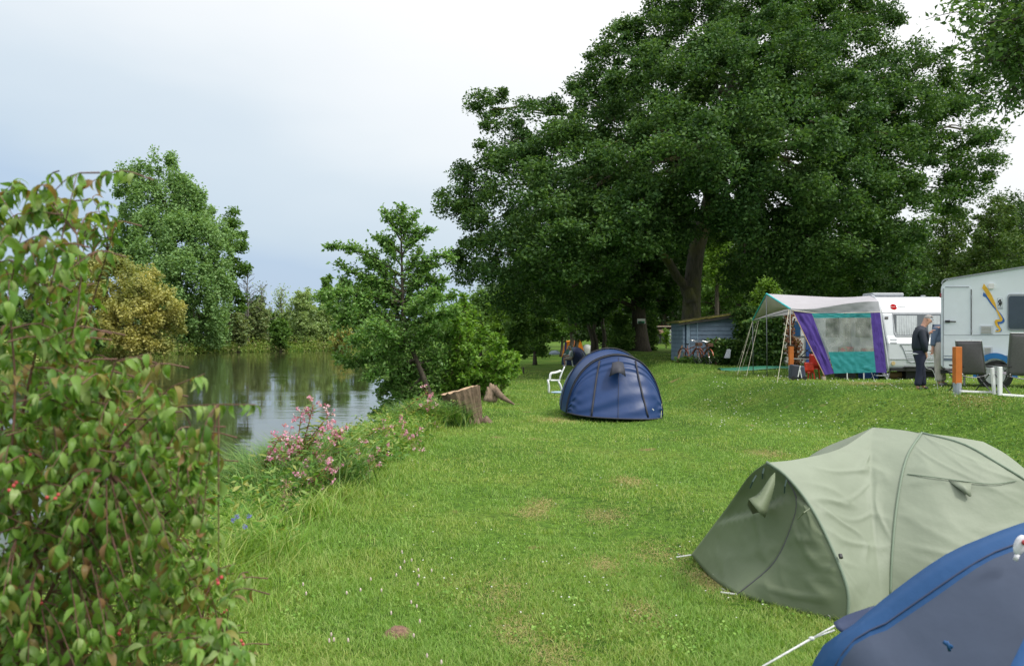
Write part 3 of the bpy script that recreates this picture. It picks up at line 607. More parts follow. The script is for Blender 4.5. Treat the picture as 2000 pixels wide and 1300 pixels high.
# ------------------------------------------------------------------ alder on the bank, bright bush, stumps
def spray(name_tree, branches, base, tmat, lmat, n_tw, tw_len, n_leaf, lsize, seed, th, trunk=None, tr=None, aspect=.6, depth=.0):
    """branches: (polyline of world points, start radius, density); twigs with leaves along them"""
    R = random.Random(seed); mb = MB(); LP = []; LD = []
    if trunk: mb.tube(resample(trunk, 16), np.interp(np.linspace(0,1,16), np.linspace(0,1,len(tr)), tr), 10)
    for bi, (poly, r0, dens) in enumerate(branches):
        q = resample(poly, 14); mb.tube(q, np.linspace(r0, .006, 14), 6, caps=False); L = sum((q[i+1]-q[i]).length for i in range(13))
        for k in range(int(n_tw*dens*L)):
            f = R.random()**.75; i = min(12, int((.12+.88*f)*13)); p = q[i].lerp(q[i+1], R.random()); ax = (q[i+1]-q[i]).normalized()
            d = (ax*R.uniform(.2,.9)+V3(R.gauss(0,1),R.gauss(0,1),R.gauss(.45,.6)).normalized()*.9).normalized(); ln = tw_len*R.uniform(.4,1.2)*(1.2-.6*f)
            e = p+d*ln; mb.tube([p, p.lerp(e,.5)+V3(0,0,.02), e], [.006,.005,.003], 3, caps=False)
            for j in range(n_leaf):
                u = (j+.6)/n_leaf; LP.append(p.lerp(e,u)+V3(R.gauss(0,.018),R.gauss(0,.018),R.gauss(0,.018))); LD.append(d*.6+V3(R.gauss(0,1),R.gauss(0,1),R.gauss(0,.5)).normalized())
    mb.build('trunk', tmat, th, smooth=True)
    if name_tree == 'alder':
        bl = [blob(a,b_,c_,r_) for a,b_,c_,r_ in [(700,610,23.2,36),(760,600,24,44),(825,610,23.5,38),(865,640,24,36),(690,680,23.6,30),(740,660,22.8,40),(800,670,24.4,45),(850,700,24,38),(760,720,23.6,38),(810,740,24.2,36),(860,760,24.4,30),(790,790,23.6,32),(830,800,24,34),(770,820,23.4,22),(740,570,23.5,20)]]
        for p in clump_points(bl, 300, 8500, .32, .45, 1.0, 8): LP.append(Vector(p)); LD.append(V3(R.gauss(0,1),R.gauss(0,1),R.gauss(0,.6)).normalized())
    leaves('crown', np.array([tuple(p) for p in LP]), lsize, lmat, th, aspect, .5, np.array([tuple(d) for d in LD]), .9)
AY = 23.5; ab = G(-2.25, AY, -.1)
th = thing('alder_tree', 'young alder with leaning trunk and airy crown over the water beside the stump', 'tree', ab)
tp = [ab, P(838,765,AY), P(812,700,AY), P(790,640,AY), P(786,560,AY), P(784,480,AY), P(782,415,AY)]
def bp(*pts, r=.03, d=1.0, Y=AY, dy=0):
    n = len(pts); return ([P(a[0], a[1], Y+dy*i/(n-1)) for i, a in enumerate(pts)], r, d)
br = [bp((784,470),(800,440),(810,420)),bp((783,470),(765,440),(752,415)),bp((784,500),(815,470),(838,450)),bp((784,495),(750,475),(735,465)),bp((785,530),(820,515),(868,500),(880,510)),bp((785,540),(740,510),(700,490),(640,482),r=.04,d=1.1),
 bp((786,560),(830,560),(870,545)),bp((786,570),(740,550),(690,535),(660,520),r=.04),bp((787,590),(720,580),(660,575),(620,585),r=.045,d=1.6,dy=-1),bp((788,600),(840,590),(885,580),r=.04,d=1.4,dy=1),bp((790,620),(730,620),(680,625),(640,600),r=.045,d=1.8,dy=1.2),
 bp((792,640),(730,650),(690,670),r=.045,d=1.8,dy=-1.3),bp((792,640),(850,620),(890,610),r=.04,d=1.8,dy=-1.5),bp((800,670),(740,690),(690,715),(660,700),r=.045,d=1.8,dy=.6),bp((800,670),(850,660),(900,650),r=.04,d=1.8,dy=1),
 bp((812,700),(760,720),(720,740),r=.04,d=1.9,dy=-1),bp((812,700),(770,740),(745,770),r=.04,d=1.9,dy=.8),bp((815,710),(860,700),(895,690),r=.04,d=1.9,dy=.9),bp((825,735),(790,770),(750,800),(735,810),r=.04,d=1.7,dy=.5),bp((832,750),(800,800),(790,840),r=.03,d=1.5),bp((832,755),(830,800),(815,850),r=.03,d=1.4,dy=-.5),
 bp((790,630),(760,590),(730,560),r=.04,d=1.6,dy=1.5),bp((790,630),(820,600),(850,575),r=.04,d=1.6,dy=-1.6),bp((800,670),(770,660),(720,640),r=.04,d=1.8,dy=-1.8),bp((805,690),(830,650),(850,640),r=.04,d=1.8,dy=-1.2),bp((825,735),(850,745),(880,750),r=.03,d=1.8,dy=1),bp((784,480),(790,440),(786,405),r=.02),bp((784,500),(800,470),(812,452),r=.02),bp((784,520),(760,490),(748,470),r=.02),bp((785,550),(820,530),(850,515),r=.025,d=1.3),bp((785,560),(745,530),(715,505),r=.025,d=1.3),bp((785,575),(810,555),(845,545),r=.025,d=1.4),bp((785,580),(750,560),(705,545),r=.025,d=1.4),bp((786,590),(815,580),(860,565),r=.025,d=1.4),bp((786,600),(745,585),(690,565),(668,548),r=.025,d=1.4),bp((784,460),(776,440),(770,425),r=.015),bp((785,520),(770,500),(760,470),r=.02),bp((785,545),(805,520),(820,490),r=.02),bp((786,560),(765,540),(720,515),r=.02),
 bp((800,660),(760,700),(700,700),r=.04,d=1.8,dy=1.5),bp((795,650),(700,600),(660,640),r=.04,d=1.6,dy=-.6),bp((812,700),(800,740),(770,765),r=.04,d=1.9,dy=1.6),bp((820,720),(850,730),(860,760),r=.04,d=1.9,dy=1.8),bp((790,620),(800,570),(830,530),r=.03,d=1.3,dy=.8),bp((790,600),(750,560),(700,560),r=.03,d=1.5,dy=.9)]
spray('alder', br, ab, B_dark, L_alder, 40, .42, 9, .105, 3, th, tp, [.085,.08,.068,.058,.045,.028,.012])
BY = 24.5; bb = G(-1.5, BY, -.1)
th = thing('riverside_shrub', 'bright light green broad leaved shrub right of the alder behind the stumps', 'bush', bb)
br = []
R_ = random.Random(9)
for i, (px, py) in enumerate([(870,640),(890,600),(905,580),(925,610),(945,640),(965,655),(985,670),(1000,690),(1012,700),(1010,730),(990,740),(880,680),(900,650),(920,680),(950,700),(970,720),(930,730),(890,720),(860,720),(905,740),(940,745),(960,690),(875,700),(910,700),(975,700),(995,715),(925,650),(870,760),(895,765),(950,750)]):
    q = P(px, py, BY+R_.uniform(-1.3,1.6)); s = bb+V3(R_.uniform(-.5,1.2), R_.uniform(-.5,.8), .0); mid = s.lerp(q,.5)+V3(R_.uniform(-.2,.2),0,.25)
    br.append(([s, mid, q], .025, 1.6))
spray('shrub', br, bb, B_red, L_bush, 19, .36, 7, .12, 5, th)

wood_m = barkmat('stump_bark', (.19,.135,.09), scl=(4,4,2.2)); cut_m = plain('cut_wood', (.42,.29,.18), rough=.9, var=.35, scale=14, bump=.6)
def stump():
    th = thing('tree_stump', 'broad leaning sawn tree stump with flat pale top beside the alder', 'stump', G(-.98,17.1))
    b = P(918,838,17.1); top = P(898,762,17.0); n = 96; rows = []; R = random.Random(2)
    for j in range(12):
        t = j/11; c = b.lerp(top, t); row = []
        for k in range(n+1):
            a = 2*math.pi*(k % n)/n; r = .39*(1+.06*math.sin(3*a)+.10*noise.noise(V3(math.cos(a)*2.2,math.sin(a)*2.2,t*.8))+.20*abs(noise.noise(V3(math.cos(a)*7,math.sin(a)*7,t*1.6)))+.06*noise.noise(V3(math.cos(a)*16,math.sin(a)*16,t*5)))*(1+.45*max(0,1-t*3.2)**2*(1+.6*math.sin(5*a)))+.02*math.sin(17*a)
            wx = .42+.58*t if False else .62+.32*t
            row.append(c+V3(math.cos(a)*r*wx*1.02, math.sin(a)*r*.8, (.05*math.cos(a)+.05*noise.noise(V3(math.cos(a)*3,math.sin(a)*3,0)) if t == 1 else 0)+t*.05*math.cos(a)))
        rows.append(row)
    mb = MB(); mb.grid(rows); mb.build('bark_body', wood_m, th, smooth=True)
    mb = MB(); rim = [v+V3(0,0,.004) for v in rows[-1][:-1]]; c = sum(rim, V3(0,0,0))/n
    rings = [rim]+[[c.lerp(v,f)+V3(0,0,.02*noise.noise(v*6*f)) for v in rim] for f in (.8,.55,.3,.1)]
    for r in rings: r.append(r[0])
    mb.grid(rings); mb.add(rings[-1][:-1], [tuple(range(n))]); mb.build('sawn_top', cut_m, th)
    mb = MB()
    for a, d in ((-.2,.5),(.3,.45),(2.8,.4),(-1.2,.45)):
        p0 = b+V3(math.cos(a)*.3,math.sin(a)*.25,.2); p1 = b+V3(math.cos(a)*(.3+d),math.sin(a)*(.3+d*.7),-.08); mb.tube(resample([p0,p0.lerp(p1,.5)+V3(0,0,-.03),p1],6), np.linspace(.12,.03,6), 8)
    mb.build('root', wood_m, th, smooth=True)
stump()
def stump2():
    g = G(-.55,22.6); th = thing('tree_stump', 'low split weathered stump remnant with a root running right into the lawn', 'stump', g)
    mb = MB(); s = P(957,775,22.6)
    for i, (px, py, r) in enumerate([(952,755,.06),(958,748,.07),(963,750,.07),(969,752,.05),(974,760,.05),(948,765,.05)]):
        mb.tube(resample([s+V3(i*.05-.1,0,-.12), s.lerp(P(px,py,22.6),.5)+V3(.02*i,0.03*(i%2),0), P(px,py,22.6)], 6), [r*1.9,r*1.6,r*1.4,r*1.2,r*.9,r*.35], 7)
    mb.build('split_wood', plain('grey_wood', (.33,.24,.17), rough=.95, var=.4, scale=9, bump=.8, stretch=(5,5,1)), th, smooth=True)
    mb = MB(); a = P(966,760,22.6); mb.tube(resample([a, P(974,769,22.5), P(984,777,22.3), G((1005-1000)/F*22,22.0,.01)], 9), [.11,.11,.1,.09,.075,.06,.05,.035,.02], 8)
    mb.build('root', wood_m, th, smooth=True)
stump2()

# ------------------------------------------------------------------ foreground dogwood shrub
L_dog = leafmat("dogwood_leaf", [(.07,.16,.025),(.11,.23,.035),(.16,.31,.045),(.24,.38,.08),(.16,.30,.045),(.10,.22,.03),(.34,.44,.17),(.17,.30,.05),(.13,.25,.04),(.27,.15,.07),(.28,.28,.07)], trans=.38, rough=.45, spec=.4)
B_dog = plain('dogwood_twig', (.13,.065,.045), rough=.7, var=.3); M_berry = plain('dogwood_red_buds', (.50,.07,.07), rough=.5)
def curved_leaves(name, P0, D, Ls, mat, parent, droop=2.1):
    """curved drooping leaves 2x5 quads with a centre fold"""
    n = len(P0); R = RNG; d = nrm(D); upv = np.tile(np.array([0,0,1.0]), (n,1))+R.normal(size=(n,3))*.35
    s = nrm(np.cross(d, upv)); nn = np.cross(s, d); V = []; prof = [.05,.72,1.0,.80,.42,.02]; dr = droop*(.6+.8*R.random(n))
    for i, w in enumerate(prof):
        u = i/5; ang = dr*u; fx = (np.sin(ang)/np.maximum(dr,.01))[:,None]; fz = ((1-np.cos(ang))/np.maximum(dr,.01))[:,None]
        c = P0+d*fx*Ls[:,None]-nn*fz*Ls[:,None]; W = s*(Ls*.165*w)[:,None]; up = nn*(Ls*.07*w)[:,None]
        V += [c-W+up, c, c+W+up]
    V = np.stack(V, 1).reshape(-1,3); b = np.arange(n)*18; Q = []
    for i in range(5):
        for j in range(2): a = i*3+j; Q.append(np.stack([b+a,b+a+1,b+a+4,b+a+3],1))
    return link(name, np_mesh(name, V, np.stack(Q,1).reshape(-1,4)), mat, parent, smooth=True)
def dogwood():
    base = G(-1.9, 2.2, -.05); th = thing('dogwood_shrub', 'large out of focus dogwood shrub with drooping green leaves filling the left foreground', 'bush', base)
    R = random.Random(5)
    rows = [(300,60,150),(330,30,210),(380,0,245),(430,-40,235),(480,-40,215),(540,-40,165),(600,-40,165),(650,-40,215),(690,-40,260),(740,-40,300),(790,-40,330),(830,-40,330),(880,-40,390),(940,-40,440),(1000,-40,420),(1060,-40,430),(1120,-40,450),(1180,-40,465),(1240,-40,490),(1330,-40,500)]
    def inside(px, py): 
        xs = np.interp(py, [r[0] for r in rows], [r[2] for r in rows]); x0 = np.interp(py, [r[0] for r in rows], [r[1] for r in rows]); return x0 < px < xs-(34 if py < 740 else 22)+14*math.sin(py*.05)
    mb = MB(); stems = []
    ENDS = []
    sp = [((-60,1400,2.3),(40,1150,2.2),(30,900,2.1),(90,600,2.0),(150,340,2.0)),((-60,1400,2.3),(20,1200,2.1),(100,1000,2.0),(180,850,1.9),(230,700,1.9),(290,690,1.9)),((0,1400,2.2),(60,1230,2.0),(20,1000,1.9),(30,760,1.9),(20,560,1.9),(60,400,1.9)),
      ((60,1450,2.4),(120,1250,2.3),(200,1050,2.2),(300,900,2.1),(420,870,2.1)),((60,1450,2.4),(160,1300,2.3),(280,1180,2.3),(400,1120,2.3),(460,1100,2.3)),((0,1400,2.2),(100,1150,2.0),(220,900,1.9),(330,800,1.85),(500,790,1.8)),((100,1500,2.6),(220,1350,2.5),(350,1250,2.5),(470,1220,2.5)),
      ((-60,1400,2.3),(-20,1100,2.2),(0,800,2.2),(-30,500,2.2),(-10,400,2.2)),((0,1400,2.3),(60,1100,2.4),(120,800,2.4),(190,560,2.4),(225,440,2.3)),((60,1450,2.4),(180,1200,2.4),(300,1020,2.4),(420,970,2.4)),((0,1400,2.2),(80,1100,2.1),(120,800,2.0),(160,500,2.1),(100,400,2.1)),((80,1500,2.3),(140,1200,2.2),(160,950,2.1),(330,760,2.0),(400,730,2.0)),((60,1450,2.4),(230,1330,2.2),(420,1290,2.1),(490,1270,2.1))]
    for q in sp:
        s = [base]+[P(a,b,Y) for a, b, Y in q[1:]]; rs = resample(s, 26); mb.tube(rs, np.linspace(.011,.0012,26), 6); stems += [(v) for v in rs[5:25]]
        for i_ in range(9, 26):
            ax_ = (rs[i_]-rs[i_-1]).normalized()
            for k_ in range(3 if i_ < 17 else 7): a_ = R.random()*6.28; ENDS.append((rs[i_].lerp(rs[i_-1],R.random()), ax_*.6+V3(math.cos(a_),math.sin(a_),-.3)))
    mb.tube(resample([base, P(10,1180,2.1), P(60,1240,2.0), P(130,1310,2.0)],8), .02, 6)
    LP, LD, LL, BP = [], [], [], []; S = np.array([tuple(v) for v in stems]); got = 0
    while got < 640:
        py = R.uniform(305,1330); px = R.uniform(-40,520)
        if R.random() < .25: py = R.uniform(800,1330)
        if not inside(px, py): continue
        if py < 760 and R.random() < .35: continue
        Y = R.uniform(1.75,2.7) if py > 800 else R.uniform(1.75,2.45); e = P(px,py,Y); k = int(np.argmin(((S-np.array(e))**2).sum(1)+.0*S[:,0])); a = stems[k]; v = e-a
        ln = v.length
        if ln > .40: continue
        elif ln < .12: a = e-V3(R.gauss(0,1),R.gauss(0,1),-.3).normalized()*.16
        got += 1
        q = resample([a, a.lerp(e,.5)+V3(0,0,.03), e], 8); mb.tube(q, np.linspace(.0022,.001,8), 4, caps=False); ax = (e-a).normalized(); side = ax.cross(V3(0,0,1)); 
        if side.length < .1: side = V3(1,0,0)
        side.normalize(); m = R.randint(4,6)
        for j in range(m):
            p = q[min(7,2+int(5*j/(m-1)))]
            for sgn in (-1,1):
                d = ax*.7+side*sgn*R.uniform(.5,1)+V3(R.gauss(0,.2),R.gauss(0,.2),R.gauss(-.5,.3)); LP.append(p); LD.append(d); LL.append(R.choice((.034,.044,.052,.058,.066))*R.uniform(.85,1.15)*(1 if j < m-1 else .8))
        for d in (ax+side*.5+V3(0,0,-.5), ax-side*.5+V3(0,0,-.6), ax+V3(0,0,-.9), ax*1.2+V3(R.gauss(0,.3),0,.2)): LP.append(e); LD.append(d); LL.append(R.uniform(.035,.06))
        if R.random() < .05:
            for _ in range(3): BP.append(e+V3(R.gauss(0,.008),R.gauss(0,.008),R.gauss(.008,.006)))
    for p_, d_ in ENDS: LP.append(p_); LD.append(d_); LL.append(R.uniform(.035,.062))
    mb.build('branch', B_dog, th, smooth=True)
    curved_leaves('foliage', np.array([tuple(p) for p in LP]), np.array([tuple(p) for p in LD]), np.array(LL), L_dog, th)
    mb = MB()
    for p in BP: mb.ell(p, .0045, 6, 4)
    tag(mb.build('buds', M_berry, th, smooth=True), kind='stuff')
dogwood()

# ------------------------------------------------------------------ pink balsam plants
M_bstem = plain('balsam_stem', (.32,.09,.06), rough=.45, var=.3); M_bleaf = leafmat('balsam_leaf', [(.08,.17,.03),(.13,.25,.04),(.20,.33,.08),(.40,.38,.08)], trans=.35)
M_pink = leafmat('balsam_flower', [(.55,.16,.32),(.66,.28,.45),(.74,.44,.56),(.82,.64,.70)], trans=.3)
def lance(name, P0, D, Ls, mat, parent, wid=.13, droop=.7):
    n = len(P0); R = RNG; d = nrm(D); s = nrm(np.cross(d, np.array([0,0,1.0])+R.normal(size=(n,3))*.3)); nn = np.cross(s, d); V = []
    for u, w in ((0,.15),(.3,1),(.65,.8),(1,.03)):
        c = P0+d*(Ls*u)[:,None]-nn*(Ls*droop*.5*u*u)[:,None]; W = s*(Ls*wid*w)[:,None]; V += [c-W, c+W]
    V = np.stack(V,1).reshape(-1,3); b = np.arange(n)*8; Q = [np.stack([b+2*i,b+2*i+1,b+2*i+3,b+2*i+2],1) for i in range(3)]
    return link(name, np_mesh(name, V, np.stack(Q,1).reshape(-1,4)), mat, parent)
def balsam(label, base, heads, seed, pale=False, main=.012):
    th = thing('balsam_plant', label, 'plant', base, 'pink flowering balsam plants on the river bank'); R = random.Random(seed); mb = MB(); LP, LD, LL, FP, FD = [], [], [], [], []
    for hi, h in enumerate(heads):
        fork = base.lerp(h, R.uniform(.35,.55)); fork.x = base.x+(h.x-base.x)*.2
        q = resample([base+V3(R.uniform(-.06,.06),R.uniform(-.06,.06),0), fork, h], 14); mb.tube(q, np.linspace(main,.004,14), 6)
        for j in range(3, 14):
            for k in range(7):
                a = j*1.1+k*1.26+R.random(); LP.append(q[j].lerp(q[j-1], R.random())); LD.append(V3(math.cos(a),math.sin(a),R.uniform(.0,.7))); LL.append(R.uniform(.10,.19)*(1-.3*j/14))
        for c in range(R.randint(6,9)):
            e = h+V3(R.gauss(0,.085),R.gauss(0,.085),R.uniform(-.20,.12)); mb.tube([h+V3(0,0,-.08), e], [.003,.0015], 3, caps=False)
            for k in range(9): FP.append(e+V3(R.gauss(0,.012),R.gauss(0,.012),R.gauss(0,.014))); FD.append(V3(R.gauss(0,1),R.gauss(0,1),R.gauss(0,1)))
    mb.build('stem', M_bstem, th, smooth=True)
    lance('foliage', np.array([tuple(p) for p in LP]), np.array([tuple(p) for p in LD]), np.array(LL), M_bleaf, th)
    leaves('blossom', np.array([tuple(p) for p in FP]), .036, M_pink, th, .8, 0, nrm(np.array([tuple(p) for p in FD])), 1)
def heads(l, Y): return [P(a,b,Y+random.uniform(-.2,.2)) for a, b in l]
balsam('tallest pink flowering balsam with thick red stem in the middle of the clump', G(-2.75,10.2), heads([(612,790),(590,800),(628,830),(560,850),(600,850),(640,812)],10.2), 1)
balsam('pink balsam leaning right with a row of flower heads over the water', G(-2.3,10.6), heads([(655,850),(680,870),(700,880),(665,838),(722,905),(640,880)],10.6), 2)
balsam('short pink balsam low in front of the clump with two fresh flowers', G(-2.35,9.0), heads([(598,932),(618,935),(632,915)],9.0), 3)
balsam('pink balsam at the left of the clump behind the dogwood tip', G(-3.2,10.0), heads([(528,885),(555,880),(575,900),(548,850)],10.0), 4)
balsam('pink balsam at the right end above the pale meadow grass', G(-2.5,13.0), heads([(755,825),(785,825),(765,855),(800,850),(775,870),(812,860)],13.0), 5)
balsam('small pink balsam in front of the alder shadow left of the stump', G(-2.3,15.6), heads([(836,765),(843,785),(850,835)],15.6), 6)
balsam('small pale pink balsam between the clump and the right plants', G(-2.05,11.6), heads([(735,895),(715,915),(745,880)],11.6), 7)
balsam('pink balsam low behind the dogwood leaves near the blue flowers', G(-2.9,7.6), heads([(370,1000),(395,1025),(345,1000)],7.6), 8)
balsam('leafy balsam with few flowers filling the middle of the pink clump', G(-2.6,9.8), heads([(585,870),(620,880),(650,900),(605,915)],9.8), 11)
balsam('leafy balsam right behind the meadow grass with pale flower heads', G(-2.2,11.2), heads([(690,900),(705,915),(670,905),(735,925)],11.2), 12)
balsam('balsam between the pale grass and the stump with scattered pink flowers', G(-2.1,14.2), heads([(790,870),(820,875),(808,890)],14.2), 13)
# blue scabious heads
for i, (px, py) in enumerate([(455,1015),(486,1008),(463,1008),(480,1028)]):
    q = P(px,py,6.6); b = G(q.x+.03,6.6); t = thing('scabious_flower', ['pale blue flower head leftmost of four near the dogwood','large blue flower head right of the other blue ones','violet blue flower head between two others','dim blue flower head lowest of the four'][i], 'flower', b, 'blue flower heads in the bank grass')
    MB().tube(resample([b, b.lerp(q,.5)+V3(.02,0,0), q], 6), .002, 4).build('stem', M_sedge, t)
    leaves('blossom', np.array(q)+RNG.normal(size=(60,3))*.009, .012, leafmat('blue_petal', [(.16,.18,.55),(.28,.28,.70)]) if i == 0 else bpy.data.materials['blue_petal'], t, .6)
# dry brown stalk
q = P(560,935,8.0); b = G(q.x-.02,8.0); t = thing('dry_stalk', 'withered brown weed stalk standing in front of the pink flowers', 'plant', b)
mb = MB(); mb.tube(resample([b, b.lerp(q,.5)+V3(-.02,0,0), q], 8), np.linspace(.006,.003,8), 5)
for i in range(40):
    f = random.random(); p = b.lerp(q, f); mb.tube([p, p+V3(random.gauss(0,.06),random.gauss(0,.06),random.uniform(-.02,.08))], [.0025,.001], 3)
mb.build('stem', plain('dry_brown', (.33,.22,.14), rough=.9), t); leaves('foliage', np.array([tuple(b.lerp(q, random.random())) for _ in range(120)])+RNG.normal(size=(120,3))*.03, .03, leafmat('dry_leaf', [(.35,.24,.16),(.5,.38,.28)], trans=.2), t)
# plantain heads
M_pl = plain('plantain_head', (.62,.50,.46), rough=.9, var=.3, scale=60)
spots = [(785,1077),(804,1093),(790,1096),(782,1108),(817,1112),(818,1124),(843,1113),(816,1140),(592,1140),(677,1157),(704,1151),(745,1152),(803,1175),(814,1183),(764,1196),(820,1212),(808,1240),(647,1238),(652,1248),(643,1250),(680,1249),(834,1279),(862,1292),(598,1158),(774,1122),(724,1130)]
for i, (px, py) in enumerate(spots):
    Y = (CZ-.16)*F/(py-650); q = P(px,py,Y); b = V3(q.x+random.uniform(-.02,.02), Y, hz(q.x,Y))
    t = thing('plantain_flower', 'slim pale pink plantain flower head on a thin stalk in the foreground grass', 'flower', b, 'plantain flower heads in the foreground grass')
    MB().tube([b, b.lerp(q,.6), q], .0014, 4).build('stem', M_bankgrass, t)
    MB().ell(q, (.006,.006,.014), 8, 6).build('flower_head', M_pl, t, smooth=True)
# clover and daisies: uncountable white specks
def specks(name, label, n, fx, mat, size):
    V = []; Fc = []; pts = []
    while len(pts) < n:
        x, y = fx(); 
        if not (x > np.interp(y, ED_Y, ED_X)): continue
        pts.append((x, y, hz(x,y)+random.uniform(.035,.07)))
    mb = MB()
    for p in pts:
        s = size*random.uniform(.7,1.3)*max(1, p[1]/16); mb.ell(p, (s,s,s*.6), 6, 3)
    tag(mb.build(name, mat), label, 'flowers', kind='stuff')
M_clover = plain('white_clover', (.75,.74,.70), rough=.9)
specks('clover_flowers', 'white clover flowers scattered on the terrace grass below the awning', 300, lambda: (lambda y: (y*random.uniform(.24,.62), y))(random.uniform(15,26)), M_clover, .012)
specks('clover_flowers', 'sparse white clover flowers dotted over the lower lawn', 130, lambda: (lambda y: (y*random.uniform(-.15,.5), y))(1/random.uniform(.03,.2)), M_clover, .006)
# molehill
g = G(-.72,5.05); t = thing('molehill', 'small bare reddish soil heap in the foreground grass', 'molehill', g)
mb = MB(); mb.grid([[g+V3(math.cos(a)*r*(1+.2*noise.noise(V3(math.cos(a),math.sin(a),r*9))), math.sin(a)*r, .05*(1-(r/.1)**2)+.008*noise.noise(V3(math.cos(a)*3,math.sin(a)*3,r*30))) for a in np.linspace(0,6.2832,21)] for r in (.1,.08,.06,.04,.02,.002)])
mb.build('soil', plain('soil', (.22,.13,.09), rough=1, var=.4, scale=50, bump=1, bscale=80), t, smooth=True)
# ------------------------------------------------------------------ tents
def fabric(name, col, rough=.55, bump=.25, trans=.12, var=.06, bscale=7, spec=.4):
    return plain(name, col, rough=rough, var=var, scale=2.5, bump=bump, bscale=bscale, trans=trans, spec=spec)
def strip(mb, pts, w, nrmv, th=.006):
    """flat tape following pts, width along cross(dir, nrmv)"""
    pts = [Vector(p) for p in pts]; a, b = [], []
    for i, p in enumerate(pts):
        d = (pts[min(i+1,len(pts)-1)]-pts[max(i-1,0)]).normalized(); nv = nrmv[i] if isinstance(nrmv, list) else nrmv; s = d.cross(nv).normalized()*w*.5
        a.append(p+s+nv*th); b.append(p-s+nv*th)
    mb.grid([a, b]); return mb
def peg(th, p, d, mat, rope=None, ropem=None, knot=None):
    mb = MB(); p = Vector(p); g = G(p.x+d[0], p.y+d[1], 0)
    mb.tube([g+V3(0,0,-.05), g+V3(-d[0]*.15,-d[1]*.15,.05), g+V3(-d[0]*.15-.012,-d[1]*.15,.06), g+V3(-d[0]*.3,-d[1]*.3,.045)], .003, 6)
    mb.build('peg', mat, th, smooth=True)
    if ropem: MB().tube([p, g+V3(0,0,.03)], rope or .004, 5).build('peg_loop', ropem, th)
M_steel = plain('steel_peg', (.5,.5,.5), rough=.35, metal=.9)
M_rope = plain('white_rope', (.55,.57,.55), rough=.9, var=.35, scale=150)
M_black = plain('black_plastic', (.02,.02,.022), rough=.5)
def onsurf(rows, px, py, off=0):
    k, m = (px-1000)/F, -(py-650)/F
    v = min((v for r in rows for v in r), key=lambda v: (v.x/v.y-k)**2+((v.z-CZ)/v.y-m)**2)
    return V3(k*(v.y-off), v.y-off, CZ+m*(v.y-off))
